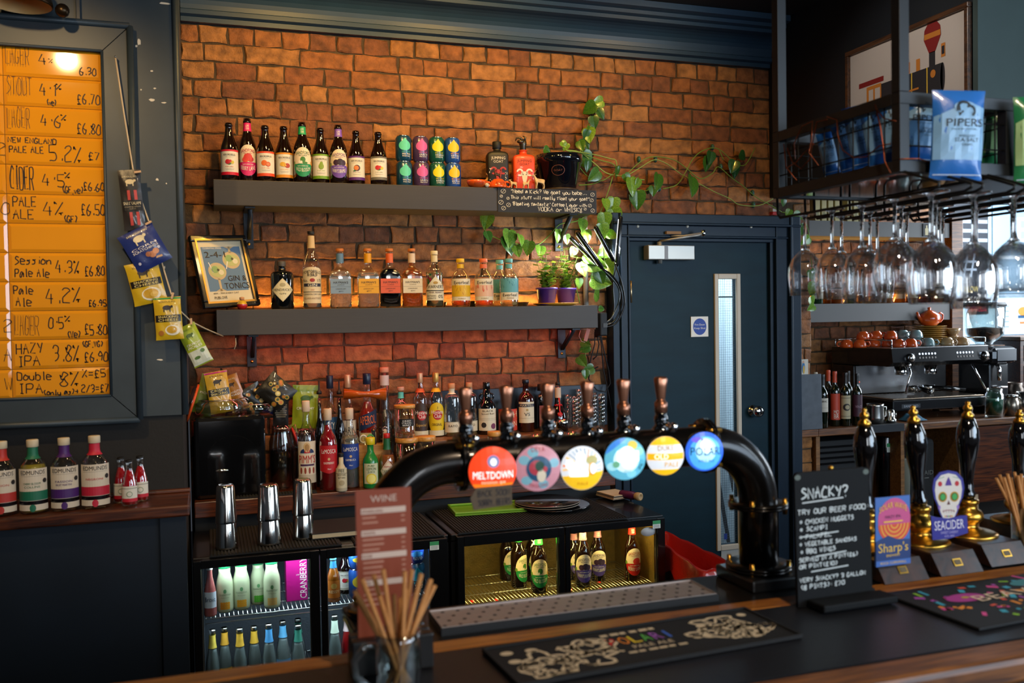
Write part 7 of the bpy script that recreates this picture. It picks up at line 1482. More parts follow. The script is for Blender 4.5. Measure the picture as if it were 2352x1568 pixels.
a = P(2080,1090,Y=4.16); t = thing('plastic_beaker','pale plastic beaker beside the first aid bag','beaker',(a.x,4.17,.5305)); g = G(); g.lathe([(0,0),(.026,0),(.032,.36),(.034,.362),(.034,.37),(.030,.37),(0,.36)],K('#8a8a7a',.5),24); g.obj('beaker',t)
# shelves with bottles
def shelf2(z1,z0,label):
    t = thing('wall_shelf',label,'shelf',(3.895,4.73,z0)); g = G(); g.box(-.517,.517,-.13,.11,0,z1 - z0,mat('grey shelf paint','#5c5a58',.5)); g.obj('beam',t)
shelf2(1.770,1.662,'grey shelf above the coffee machine carrying the whisky bottles'); shelf2(2.262,2.172,'grey shelf high in the alcove carrying pale boxes')
t = thing('timber_post','brown timber post at the end of the alcove shelves','post',(4.465,4.71,1.1005)); g = G(); g.box(-.045,.045,-.12,.12,0,1.198,WOODR,.004); g.obj('post',t)
for i,(u,vt,w,gm,lc,cc_,lb) in enumerate(((1876,598,30,'#16301a','#c8c0a8','#c8b48a','green whisky bottle first on the left of the alcove shelf'),(1899,615,26,'#8a4a12','#3a2216','#2a1a14','amber whisky bottle second on the alcove shelf'),(1922,610,28,'#7a3a10','#b08a78','#3a2a20','amber whisky bottle with tan label, third on the alcove shelf'),(1952,602,30,'#1a4a24','#d8d0b8','#e0e0d8','bright green whisky bottle with cream label'),(1982,618,26,'#9a4a10','#5a2a1a','#2a1a14','amber whisky bottle next to the bright green one'),(2008,614,28,'#8a3a0c','#7a5a4a','#2a2a2a','dark amber whisky bottle sixth on the alcove shelf'),(2034,604,30,'#b86a1a','#d8c8a0','#c8a060','amber whisky bottle with large cream label'),(2066,612,28,'#a8601a','#c8b890','#2a2a2a','amber whisky bottle eighth on the alcove shelf'),(2094,606,28,'#6a3a14','#c0b490','#5a3a1a','amber whisky bottle ninth on the alcove shelf'),(2124,600,30,'#5a1c10','#8a2a22','#2a1a14','dark red whisky bottle near the end of the alcove shelf'),(2154,610,28,'#7a4a1a','#b8a880','#2a2a2a','amber whisky bottle last on the alcove shelf'))):
    bottle('whisky_bottle',lb,'bottle',u,vt,w - 3,4.665 + .08 * (i % 2),1.7705,'gin',mat('whisky glass ' + gm,gm,.06,trans=.15,coat=.8),cap=(.92,1.0,.44),capc=K(cc_),lab=(.12,.55,2.3,paper(lc,('#',.62,.7,'#3a2a1a'),('#',.3,.32,'#6a5a3a'))),group='whisky bottles on the alcove shelf')
for i,u in enumerate((1866,1881,1896,1911,1939,1954,1969)):
    p = P(u,500,Y=4.70); t = thing('pale_box',('leftmost','second','third','fourth','fifth','sixth','rightmost')[i] + ' of the pale yellow boxes in a row on the high alcove shelf','box',(p.x,4.70,2.2625),0,'pale boxes on the high shelf'); g = G(); g.box(-.0165,.0165,-.05,.05,0,.15,K('#c8b882'),.002); g.obj('box',t); g = G(); d = D(); d.rect(-.010,.02,.010,.06,K('#8a8458'),0); d.put(g,plane_map((0,-.05,0))); g.obj('label',t,fix=False)
t = thing('bottle_card','framed card with bottle pictures on the high grey shelf front','card',(P(2146,540,Y=4.595).x,4.5985,2.178)); g = G(); g.box(-.085,.085,-.003,.001,0,.078,BLACKM); d = D()
for i,c in enumerate(('#c8b88a','#8a3a2a','#d8c87a','#c8b88a')): d.rect(-.07 + .036 * i,.008,-.045 + .036 * i,.05,K(c),0); d.rect(-.063 + .036 * i,.05,-.052 + .036 * i,.068,K(c),0)
d.put(g,plane_map((0,-.003,0))); g.obj('card',t)

# espresso machine
EX0,EX1,EY0,EY1 = 3.655,4.345,4.25,4.76; EZ = 1.1005
t = thing('espresso_machine','black and steel two group espresso machine with cups on top','coffee machine',((EX0 + EX1) / 2,4.5,EZ)); w = (EX1 - EX0) / 2; f0,f1 = EY0 - 4.5,EY1 - 4.5; EB = mat('machine black','#121316',.25,coat=.6); ST2 = mat('machine steel','#b8b8ba',.25,1.0)
g = G(); g.box(-w,w,f0 - .02,f1 - .12,.055,.115,EB,.006); g.obj('base',t); g = G(); g.box(-w + .02,w - .02,f0,f1 - .2,.116,.122,mat('tray plate','#c0a890',.3,.8),.002)
for i in range(24): g.box(-w + .04 + i * .026,-w + .052 + i * .026,f0 + .01,f1 - .22,.1222,.124,STEEL)
g.obj('drip_grid',t); g = G(); d = D(); d.rect(-w + .06,.068,-w + .19,.092,K('#20242a'),0); d.text('SANREMO',-w + .125,.074,.012,K('#9aa0a8'),1,.10); d.put(g,plane_map((0,f0 - .02,0))); g.obj('maker_badge',t,fix=False)
g = G(); g.box(-w,w,f1 - .20,f1,.1255,.30,EB,.006); g.obj('body',t)
g = G(); g.box(-w + .012,w - .012,f1 - .206,f1 - .2005,.13,.295,ST2); g.obj('back_plate',t)
g = G(); g.prism([(f0 + .02,.305),(f1,.305),(f1,.405),(f0 - .01,.405),(f0 - .022,.33)],2 * w,EB,xf=Matrix.Translation((w,0,0)) @ Matrix(((0,-1,0,0),(1,0,0,0),(0,0,1,0),(0,0,0,1)))); g.obj('top_housing',t)
g = G(); g.box(-w,w,f0 - .012,f1,.4055,.412,ST2,.002); g.obj('cup_warmer',t)
g = G(); 
for a,b in (((-w + .01,f0),(-w + .01,f1 - .02)),((-w + .01,f1 - .02),(w - .01,f1 - .02)),((w - .01,f1 - .02),(w - .01,f0))): g.tube([(a[0],a[1],.455),(b[0],b[1],.455)],.004,CHROME,8)
for q in ((-w + .01,f0),(w - .01,f0),(-w + .01,f1 - .02),(w - .01,f1 - .02)): g.tube([(q[0],q[1],.412),(q[0],q[1],.455)],.004,CHROME,8)
g.obj('cup_rail',t)
g = G(); d = D()
for x in (-.10,.17):
    for i in range(6): d.ell(x - .055 + .022 * i,.374,.006,.006,KE('#d8e8ff',1.6),1,10); d.ell(x - .055 + .022 * i,.352,.006,.006,K('#8a8078'),1,10)
for x in (-.21,.285): d.rect(x - .022,.352,x + .022,.378,K('#0a0c10'),0); d.text('92' if x < 0 else '15',x,.358,.013,KE('#cfe4ff',1.2),1)
d.put(g,lambda x,y,l: Vector((x,f0 - .0225 + (y - .33) * .16 - .0006 * (l + 1),y))); g.obj('control_buttons',t,fix=False)
for x,m in ((-w + .12,0),(w - .035,1)):
    g = G(); g.lathe([(0,-.05),(.024,-.05),(.026,-.02),(.026,0),(.022,.002),(0,.003)],BLACK,24,xf=Matrix.Translation((x,f0 - .03,.352)) @ Matrix.Rotation(pi / 2,4,'X')); g.lathe([(.019,.0035),(.019,.008),(0,.009)],STEEL,20,xf=Matrix.Translation((x,f0 - .03,.352)) @ Matrix.Rotation(pi / 2,4,'X')); g.obj('steam_knob',t)
for x in (-.08,.14):
    g = G(); g.lathe([(0,.24),(.034,.24),(.036,.25),(.036,.304),(0,.304)],CHROME,28,at=(x,-.03,0)); g.obj('group_head',t)
for x,dd in ((-.02,-1),(.10,1)):
    g = G(); g.lathe([(0,.135),(.03,.135),(.034,.16),(.036,.175),(0,.176)],CHROME,24,at=(x,-.06,0)); g.tube([(x,-.09,.166),(x + dd * .02,-.15,.162),(x + (.03 if dd < 0 else .16) * dd,-.235 if dd < 0 else -.17,.150)],[.010,.013,.015],BLACK,12); g.obj('portafilter',t)
g = G(); g.tube([(-w + .12,f0 - .01,.31),(-w + .115,f0 - .03,.27),(-w + .06,f0 - .05,.155)],.006,CHROME,10); g.ball((-w + .12,f0 - .01,.312),.014,CHROME,10); g.obj('steam_wand',t)
g = G(); g.tube([(w - .12,f0 - .01,.31),(w - .10,f0 - .03,.25),(w - .05,f0 - .04,.16)],.006,CHROME,10); g.obj('steam_wand',t)
for x in (-w + .06,w - .08):
    for y in (f0 + .05,f1 - .2): g = G(); g.lathe([(0,0),(.02,0),(.022,.054),(0,.0545)],STEEL,18,at=(x,y,0)); g.obj('foot',t)
g = G(); g.ball((-w + .035,f1 - .2035,.20),.005,KE('#ff4a1a',1.5),8); g.obj('power_light',t)
# cups on the machine
ZM = EZ + .4125
OG = mat('orange cup glaze','#c8501c',.18,coat=.8); BG = mat('pale blue cup glaze','#7f9a9a',.2,coat=.7); CG = mat('cream cup glaze','#b89468',.2,coat=.7)
CUPS = [(1945,4.45,0,OG,'dark orange cup at the back left of the machine top'),(1975,4.40,0,OG,'orange cup, lower one at the left of the machine top'),(1982,4.41,1,OG,'orange cup set on the lower left cup'),(2008,4.46,0,OG,'orange cup beneath the highest orange cup'),(2012,4.46,1,OG,'highest orange cup in the back of the pile'),(2040,4.40,0,OG,'orange cup low in the middle of the machine top'),(2046,4.40,1,OG,'orange cup stacked in the middle of the machine top'),(2064,4.31,0,OG,'orange cup nearest the front of the machine top'),(2092,4.32,0,OG,'orange cup at the right end of the orange row'),(2074,4.50,1,BG,'pale blue cup lying high behind the orange cups'),(2074,4.50,0,BG,'pale blue cup under the high one behind the orange cups'),(2104,4.42,0,BG,'pale blue cup right of the orange row'),(2104,4.42,1,BG,'pale blue cup stacked right of the orange row'),(2132,4.36,0,BG,'pale blue cup standing alone in front of the plates'),(2176,4.34,0,CG,'small cream cup beside the pale blue cup'),(2211,4.34,0,CG,'cream cup at the right front of the machine top')]
for i,(u,Y,lv,m,lb) in enumerate(CUPS):
    mug(u,770,Y,ZM + .0005 + lv * .046,30,.046,m,lb,None,'cups on the coffee machine',1 if i % 3 else -1,up=False,nm='coffee_cup',rz=-.5 - .35 * (i % 4))
YP = mat('ochre plate glaze','#b8893a',.3,coat=.4); pX = P(2140,750,Y=4.56).x
for i in range(9):
    t = thing('ochre_plate','bottom plate of the ochre stack under the teapot' if i == 0 else 'top plate of the ochre stack under the teapot' if i == 8 else 'ochre plate in the stack under the teapot, number %d from the bottom' % (i + 1),'plate',(pX,4.58,ZM + .001 + i * .0125),0,'ochre plates under the teapot'); g = G(); g.lathe([(0,0),(.05,0),(.098,.009),(.10,.011),(.096,.011),(.05,.003),(0,.003)],YP,36); g.obj('plate',t)
t = thing('cream_cup','cream cup lying on its side at the right of the ochre plates','cup',(P(2172,745,Y=4.50).x + .06,4.50,ZM + .001)); g = G(); g.lathe([(0,.05),(.03,.05),(.042,.02),(.043,0),(.04,0),(.03,.04),(0,.044)],CG,24); g.lathe([(.0,.0505),(.02,.051),(.035,.075),(.042,.095),(.04,.095),(.02,.06),(0,.056)],CG,24); g.obj('cup',t)
t = thing('teapot','glossy orange teapot standing on the stack of ochre plates','teapot',(pX - .0,4.58,ZM + .001 + 9 * .0125 + .0015)); g = G(); k = 1.0
g.lathe([(0,0),(.04,0),(.062,.02),(.068,.045),(.058,.07),(.032,.085),(.030,.088),(.014,.094),(.008,.098),(.011,.106),(.008,.112),(0,.113)],OG,32); g.obj('pot_body',t)
g = G(); g.tube([(-.055,0,.03),(-.085,-.004,.055),(-.102,-.008,.082)],[.016,.010,.007],OG,12); g.obj('spout',t); g = G(); g.tube([(.058,0,.062),(.085,0,.078),(.105,0,.066),(.104,0,.04),(.085,0,.022),(.062,0,.02)],.006,OG,10); g.obj('handle',t)
# grinder
gx = P(2232,800,Y=4.62).x
t = thing('coffee_grinder','black coffee grinder with a clear hopper behind the espresso machine','grinder',(gx + .10,4.62,EZ)); g = G(); g.box(-.085,.085,-.10,.12,0,.40,EB,.02); g.obj('body',t)
g = G(); g.lathe([(.05,.4005),(.055,.41),(.115,.46),(.125,.64),(.122,.64),(.11,.465),(.05,.415)],JARG,32); g.obj('hopper',t); g = G(); g.lathe([(0,.6405),(.128,.6405),(.13,.65),(.12,.665),(0,.668)],BLACKM,32); g.obj('hopper_lid',t); g = G(); g.lathe([(0,.416),(.048,.416),(.105,.468),(.108,.50),(0,.51)],mat('coffee beans','#1c0e08',.5,bump=.8,bscale=90),28); g.obj('beans',t)
hx = P(2262,835,Y=4.3).x
t = thing('grinder_head','second grinder with angled black screen right of the espresso machine','grinder',(4.47,4.40,EZ)); g = G(); g.box(-.075,.075,-.12,.12,0,.30,EB,.012); g.box(-.09,.11,-.16,.02,.30,.40,EB,.03,xf=Matrix.Rotation(.0,4,'Y')); g.obj('body',t); g = G(); g.box(-.055,.09,-.1635,-.1605,.315,.385,mat('grey screen','#4a4e54',.25),.002); g.obj('screen',t); g = G(); g.tube([(-.03,-.13,.30),(-.03,-.15,.27),(-.03,-.15,.20)],.012,CHROME,12); g.tube([(-.06,-.13,.16),(.02,-.16,.16)],.006,CHROME,8); g.obj('chute',t)
# jars and pots at the far right
def simplejar(u,vt,w,Y,m,lb,lidm=None,nm='storage_jar',fillm=None):
    p = P(u,vt,Y=Y); H = p.z - EZ; R_ = w * mpp(p) / 2; t = thing(nm,lb,'jar' if nm == 'storage_jar' else 'canister',(p.x,Y,EZ)); g = G(); g.lathe([(0,0),(R_,0),(R_,H * .8),(R_ * .85,H * .86),(R_ * .85,H),(R_ * .8,H),(R_ * .8,H * .84),(R_ * .93,H * .78),(R_ * .93,.01),(0,.01)],m,24); g.obj('jar_body',t)
    if fillm: g = G(); g.lathe([(0,.012),(R_ * .9,.012),(R_ * .9,H * .62),(0,H * .62)],fillm,20); g.obj('contents',t)
    if lidm: g = G(); g.lathe([(0,H + .001),(R_ * .9,H + .001),(R_ * .9,H + .015),(0,H + .016)],lidm,20); g.obj('lid',t)
simplejar(2284,892,40,4.16,JARG,'glass jar of green contents by the coffee machine',None,fillm=K('#1a6a4a',.4)); simplejar(2324,912,30,4.16,mat('small steel pot','#a89a8a',.3,.9),'short steel pot at the right end of the back counter',STEEL,'steel_pot'); simplejar(2350,900,36,4.17,STEEL,'taller steel pot cut by the right edge of the photo',None,'steel_pot'); simplejar(2330,878,40,4.34,mat('dark steel pot','#5a5048',.3,.9),'dark steel pot behind the short steel pot',None,'steel_pot')
t = thing('wooden_crate','large dark wooden box with reddish panels at the right edge','crate',(P(2335,800,Y=4.62).x + .12,4.64,EZ)); g = G(); CRW = wood('crate wood','#2a1810','#54301c',.5,.1); g.box(-.22,.22,-.14,.14,0,.42,CRW,.004); g.box(-.23,.23,-.15,.15,.4205,.445,wood('crate lid','#4a3420','#6a4a2c',.5,.1),.004); g.obj('box',t); g = G()
for z in (.03,.16,.29): g.box(-.19,.19,-.1435,-.1405,z,z + .10,mat('crate panel','#6a2c20',.6))
g.obj('front_panels',t)
t = thing('orange_poster_card','small orange cards with zigzag edges beside the wooden box','card',(P(2291,840,Y=4.45).x,4.45,EZ)); g = G(); g.box(-.055,.055,-.004,.004,0,.40,K('#7a5030',.6)); d = D()
for z in (.045,.24): 
    d.rect(-.048,z,.048,z + .13,K('#b8482c',.6),0); d.rect(-.03,z + .055,.03,z + .065,K('#6a2016'),1); d.ell(0,z + .09,.010,.014,K('#6a2016'),1,12)
    for i in range(6): d.poly([(-.048 + .016 * i,z),(-.032 + .016 * i,z),(-.04 + .016 * i,z - .008)],K('#b8482c',.6),0)
d.put(g,plane_map((0,-.004,0))); g.obj('card',t)
# wine bottles and small things on the counter
SL = mat('slate grey','#4a5058',.5,var=.2,vscale=20)
a,b = P(1834,984,Y=4.118),P(1886,858,Y=4.118); t = thing('slate_board','upright grey slate board at the left end of the back counter','board',((a.x + b.x) / 2,4.112,EZ),(-.03,0,0)); g = G(); w = (b.x - a.x) / 2; hS = b.z - EZ; g.box(-w,w,-.004,.004,0,hS,SL,.002); g.obj('slate',t)
t = thing('picture_card','small white card with a painted figure standing above the slate board','card',(P(1845,857,Y=4.129).x,4.1295,EZ)); g = G(); h = P(1842,825,Y=4.129).z - EZ; g.box(-.035,.03,-.002,.002,0,h,K('#c8c0b0')); d = D(); d.ell(0,h - .045,.010,.03,K('#2a6a9a'),0); d.ell(.002,h - .055,.006,.022,K('#c8a03a'),1); d.ell(0,h - .014,.006,.007,K('#c89a7a'),1); d.put(g,plane_map((0,-.002,0))); g.obj('card',t)
def wl(c,*r): return paper(c,*r)
WB = [(1889,860,24,4.16,WINEG,'#0a0a0c',wl('#b8b0a0',('LIRAC',.14,.7,'#3a3a34',.5),('#',.3,.32,'#8a8070')),(.30,.56),'wine bottle with black capsule and small white label'),
 (1917,853,23,4.19,WINEG,'#b8442a',wl('#b8402a',('MO',.16,.22,'#d8c8b8',.4),('BR',.16,.06,'#d8c8b8',.4)),(.12,.60),'wine bottle with orange capsule and tall orange label'),(1941,856,23,4.17,WINEG,'#16100e',wl('#a89a78',('o',0,.5,.3,'#2a2622'),('o',.05,.5,.18,'#a89a78',3),('#',.88,.9,'#4a4438'),('#',.1,.12,'#4a4438')),(.14,.58),'wine bottle with cream patterned label'),(1968,858,23,4.16,WINEG,'#0c0a0c',wl('#3a1626',('VINO',.12,.4,'#a88a9a',.5)),(.18,.60),'wine bottle with dark purple label'),
 (1902,850,22,4.265,WINEG,'#c84a24',None,None,'wine bottle with orange capsule standing behind the white labelled one'),(1873,855,22,4.275,WINEG,'#b8a890',None,None,'wine bottle with pale capsule behind the slate board'),(1948,852,20,4.275,WINEG,'#1a1614',None,None,'wine bottle with dark capsule standing behind the cream labelled one')]
for u,vt,w,Y,gm,cc_,lf,lz,lb in WB:
    bottle('wine_bottle',lb,'bottle',u,vt,w,Y,EZ,'wine',gm,neck=(.80,1.0,K(cc_,.35),None),lab=(lz[0],lz[1],2.4,lf) if lf else None,cap=(.985,1.004,.42),capc=K(cc_,.35),group='wine bottles on the back counter')
t = thing('counter_mat','black rubber mat hanging over the back counter edge beside the wine bottles','mat',(P(2030,980,Y=4.12).x,4.2,EZ)); g = G(); g.box(-.10,.11,-.105,.12,0,.004,RUBBER); g.box(-.10,.11,-.112,-.1055,-.036,.004,mat('mat front','#1c2026',.6)); g.obj('rubber',t)
p = P(2010,927,Y=4.17); t = thing('milk_jug','steel milk jug on the black mat beside the coffee machine','jug',(p.x,4.17,EZ + .0045)); g = G(); h = p.z - EZ - .0045; R_ = 20 * mpp(p); g.lathe([(0,0),(R_,0),(R_ * 1.02,h * .3),(R_ * .93,h * .9),(R_ * .97,h),(R_ * .92,h),(R_ * .9,.01),(0,.01)],STEEL,32); g.obj('jug_body',t); g = G(); g.tube([(R_ * .95,0,h * .85),(R_ * 1.5,0,h * .8),(R_ * 1.5,0,h * .35),(R_ * 1.0,0,h * .25)],.005,STEEL,8); g.obj('handle',t)
p = P(2047,945,Y=4.15); t = thing('coffee_tamper','small steel tamper on the black mat beside the milk jug','tamper',(p.x,4.15,EZ + .0045)); g = G(); g.lathe([(0,0),(.026,0),(.027,.02),(.018,.026),(.02,.05),(.016,.07),(0,.075)],STEEL,24); g.obj('tamper',t)
def cloth(u,Y,m,w,h,lb,seed):
    p = P(u,960,Y=Y); t = thing('crumpled_cloth',lb,'cloth',(p.x,Y,EZ + .0045)); g = G(); r = random.Random(seed); n = 14; v = []; f = []
    for j in range(n + 1):
        for i in range(n + 1):
            x,y = w * (i / n - .5),.10 * (j / n - .5); e = min(1,3.2 * min(i,n - i,j,n - j) / n); v.append((x,y,.001 + e * h * (.55 + .55 * noise.noise(Vector((x * 28 + seed,y * 30,seed))))))
    f = [(j * (n + 1) + i,j * (n + 1) + i + 1,(j + 1) * (n + 1) + i + 1,(j + 1) * (n + 1) + i) for j in range(n) for i in range(n)]; g.add(v,f,m,True); g.obj('cloth',t)
cloth(2096,4.20,mat('blue cloth','#3a6a84',.8),.13,.055,'crumpled blue cloth under the coffee machine',3); cloth(1987,4.28,mat('lime cloth','#6a9a2a',.8),.07,.09,'crumpled lime green cloth between the wine bottles and the milk jug',6)
# posters in the passage
t = thing('black_sign','black hanging sign with white and red lettering in the bright passage','sign',(6.24,6.29,1.685)); g = G(); g.box(-.21,.21,-.004,.0,0,.95,K('#1a1e26')); d = D(); d.text('THESTEAMENGINEWATERLOO',0,.02,.055,K('#c8283a'),0,.38); d.text('ADD US ON',0,.10,.05,WHITE,0,.22); d.text('FOLLOW',0,.19,.05,K('#c8b060'),0,.2)
for i in range(3): d.rect(-.2,.62 + .08 * i,.2,.65 + .08 * i,K('#8a94a0'),0)
d.text('#',0,.34,.2,K('#9aa4b0'),0); d.put(g,plane_map((0,-.004,0),e=.001)); g.obj('sign_panel',t)
t = thing('food_poster','white menu poster with a small burger picture in the bright passage','poster',(6.82,6.29,1.50)); g = G(); g.box(-.28,.4,-.004,0,0,.30,K('#b8c0d0')); d = D(); 
for i in range(5):
    for x in (-.2,.22): d.rect(x - .06,.06 + .045 * i,x + .06,.075 + .045 * i,K('#7a8498'),0)
d.ell(.02,.20,.06,.04,K('#b87a3a'),0); d.rect(-.04,.14,.08,.165,K('#2a4a6a'),0); d.rect(-.02,.09,.06,.11,K('#c86a3a'),0); d.put(g,plane_map((0,-.004,0),e=.001)); g.obj('print',t)
t = thing('light_board','pale blue board with large white letters high in the bright passage','board',(6.9,6.29,1.86)); g = G(); g.box(-.4,.6,-.004,0,0,1.1,K('#7f98aa')); d = D(); d.text('E',-.05,.45,.22,K('#d8e0e6'),0,.16); d.rect(-.35,.3,.5,.33,K('#d8e0e6'),0); d.put(g,plane_map((0,-.004,0),e=.001)); g.obj('panel',t)

# ================================================================== train picture on the bulkhead
pz0,pz1,py0,py1 = 2.36,2.895,2.80,3.512
t = thing('train_picture','framed print of an old steam locomotive on the dark bulkhead','picture',(2.7985,(py0 + py1) / 2,pz0),-pi / 2); w,h = (py1 - py0) / 2,pz1 - pz0; g = G(); FM = wood('frame wood','#2a1a10','#5a3820',.4,.1)
for q in ((-w,w,0,.02),(-w,w,h - .02,h),(-w,-w + .02,.0202,h - .0202),(w - .02,w,.0202,h - .0202)): g.box(q[0],q[1],-.022,-.001,q[2],q[3],FM,.003)
g.obj('frame',t); g = G(); g.box(-w + .018,w - .018,-.006,-.002,.018,h - .018,K('#b8aea4')); d = D(); RD,OR,BK_,YE,GY = K('#7a1e1c'),K('#b8702a'),K('#26262a'),K('#d8b03a'),K('#6a625c')
d.rect(-w + .02,.02,w - .02,h - .02,K('#b8aca2'),0); X = lambda a: -w + 2 * w * a; Zt = lambda b: h * (1 - b)
d.rect(X(.28),Zt(.57),X(.80),Zt(.36),BK_,1); d.ell(X(.80),Zt(.465),.012,h * .105,BK_,1); d.rect(X(.11),Zt(.34),X(.33),Zt(.30),RD,2); d.rect(X(.18),Zt(.62),X(.31),Zt(.35),OR,2); d.rect(X(.20),Zt(.47),X(.24),Zt(.38),K('#b8aca2'),3); d.rect(X(.255),Zt(.47),X(.30),Zt(.38),K('#b8aca2'),3); d.rect(X(.19),Zt(.55),X(.29),Zt(.51),K('#b8aca2'),3)
d.poly([(X(.66),Zt(.15)),(X(.665),Zt(.08)),(X(.69),Zt(.04)),(X(.76),Zt(.04)),(X(.785),Zt(.08)),(X(.79),Zt(.15)),(X(.745),Zt(.26)),(X(.70),Zt(.26))],RD,2); d.rect(X(.665),Zt(.15),X(.786),Zt(.11),OR,3); d.rect(X(.70),Zt(.37),X(.745),Zt(.255),BK_,2); d.rect(X(.79),Zt(.32),X(.82),Zt(.22),OR,2); d.rect(X(.795),Zt(.30),X(.815),Zt(.24),BK_,3)
for x in (.42,.52,.60): d.rect(X(x),Zt(.36),X(x + .03),Zt(.27),OR,2)
for x in (.46,.56,.68): d.rect(X(x),Zt(.57),X(x + .008),Zt(.36),YE,2)
d.rect(X(.46),Zt(.50),X(.62),Zt(.485),OR,3); d.ell(X(.73),Zt(.42),.014,.016,OR,3)
for x in (.24,.37): d.ell(X(x),Zt(.70),h * .10,h * .10,BK_,3); d.ell(X(x),Zt(.70),h * .085,h * .085,K('#8a4a2a'),4); d.ell(X(x),Zt(.70),h * .02,h * .02,OR,5)
for x in (.62,.80): d.ell(X(x),Zt(.70),h * .05,h * .055,BK_,3); d.ell(X(x),Zt(.70),h * .028,h * .03,K('#c8482a'),4)
d.rect(X(.24),Zt(.70),X(.66),Zt(.685),GY,5); d.rect(X(.68),Zt(.69),X(.76),Zt(.58),OR,3); d.poly([(X(.83),Zt(.70)),(X(.96),Zt(.72)),(X(.84),Zt(.60))],K('#b8785a'),3); d.rect(X(.14),Zt(.80),X(.97),Zt(.785),GY,2)
for i in range(3): d.poly([(X(.84),Zt(.90)),(X(.89),Zt(.90)),(X(.88),Zt(.84)),(X(.85),Zt(.84))],RD,2)
d.put(g,plane_map((0,-.006,0),e=.0006)); g.obj('print',t)

# ================================================================== crisps and wires in the rack, glasses below
def pipers(flav,ink):
    def fn(d,w,h):
        d.poly([(-w * .49,-h * .78),(w * .49,-h * .78),(w * .49,-h * .20),(w * .1,-h * .14),(-w * .49,-h * .30)],K(ink[1],.35),0)
        d.ell(.05 * w,-h * .20,w * .22,h * .07,K(ink[1],.35),1); d.arc(.02 * w,-h * .22,w * .13,.3,3.4,w * .05,K('#16242e'),2); d.arc(.14 * w,-h * .24,w * .09,-1,2.6,w * .04,K('#16242e'),2); d.line([(-.08 * w,-h * .17),(-.06 * w,-h * .29),(.0,-h * .24)],w * .045,K('#16242e'),2)
        d.text('PIPERS',.06 * w,-h * .41,h * .085,K('#16242e'),3,w * .72); d.text('MADE BY FARMERS',.04 * w,-h * .45,h * .018,K('#3a5668'),3,w * .5); d.text(flav[0],.1 * w,-h * .53,h * .028,K('#2a4656'),3,w * .34); d.text(flav[1],.1 * w,-h * .58,h * .042,K('#16242e'),3,w * .48); d.text('CRISPS',.1 * w,-h * .625,h * .025,K('#2a4656'),3,w * .2); d.rect(-w * .46,-h * .95,w * .46,-h * .938,K('#b8c8d8',.3),1)
    return fn
BLU,GRN_ = foil('#2a66b0',.25),foil('#2a7a48',.25); sea = pipers(('ANGLESEY','SEA SALT'),('#16242e','#7aa4c8')); gch = pipers(('LYE CROSS','CHEDDAR'),('#16242e','#a8c88a'))
def crisp(u,v,Y,w,h,rot,m,fn,lb,T=.022): p = P(u,v,Y=Y); k = mpp(p); return packet('crisp_packet',lb,'crisps',p,rotd(*rot),w * k,h * k,T,m,fn,'crisp packets in the rack')
crisp(2202,208,1.655,128,204,(3,1,-14),BLU,sea,'blue sea salt crisp packet hanging outside the front of the rack')
crisp(2118,216,1.80,92,160,(0,4,-16),BLU,sea,'blue crisp packet behind the front mesh, left of the hanging packet')
crisp(2042,222,1.87,60,160,(10,-8,-40),BLU,sea,'blue crisp packet nearest the front corner post inside the rack',.014); crisp(2000,236,1.93,58,150,(12,-10,-40),BLU,sea,'second blue crisp packet along the side mesh',.014); crisp(1960,244,1.99,54,140,(12,-10,-40),BLU,sea,'third blue crisp packet along the side mesh',.014); crisp(1925,268,2.05,48,128,(12,-14,-40),BLU,sea,'fourth blue crisp packet along the side mesh',.012); crisp(1893,305,2.11,38,96,(8,-10,-40),BLU,sea,'furthest blue crisp packet low in the rack',.012)
crisp(2300,238,1.79,70,150,(0,6,-14),GRN_,gch,'green crisp packet inside the front mesh beside the hanging blue packet'); crisp(2372,222,1.66,96,200,(3,-2,-14),GRN_,gch,'green crisp packet cut by the right edge outside the rack')
CW = mat('copper wire','#8a4a30',.35,.9); fx = RX0 - .004
t = thing('fairy_light_wire','tangled copper fairy light wire looped over the side of the rack','light wire',(RX0,RY0,RZ0)); g = G()
for pts in ([(1808,340),(1820,372),(1840,388),(1860,366),(1866,330),(1876,280),(1900,274)],[(1800,330),(1806,385),(1830,414)],[(1826,365),(1824,330),(1842,290),(1866,278),(1864,320),(1858,350),(1880,380)],[(1900,268),(1922,275),(1924,310),(1936,345),(1960,362),(1990,360),(2020,335),(2045,330)],[(2010,240),(2022,290),(2028,330),(2032,370),(2046,398)],[(2012,250),(2030,272),(2058,278)],[(1808,385),(1830,372),(1846,352),(1870,330)]):
    g.tube([Vector(O(*P(u,v,X=fx - .001 * i))) for i,(u,v) in enumerate(pts)],.0016,CW,5)
g.tube([Vector(O(*P(u,v,Y=RY0 - .006))) for u,v in ((2066,365),(2110,364),(2135,372),(2200,380))],.0015,CW,5)
g.obj('wire',t)
wgm = None
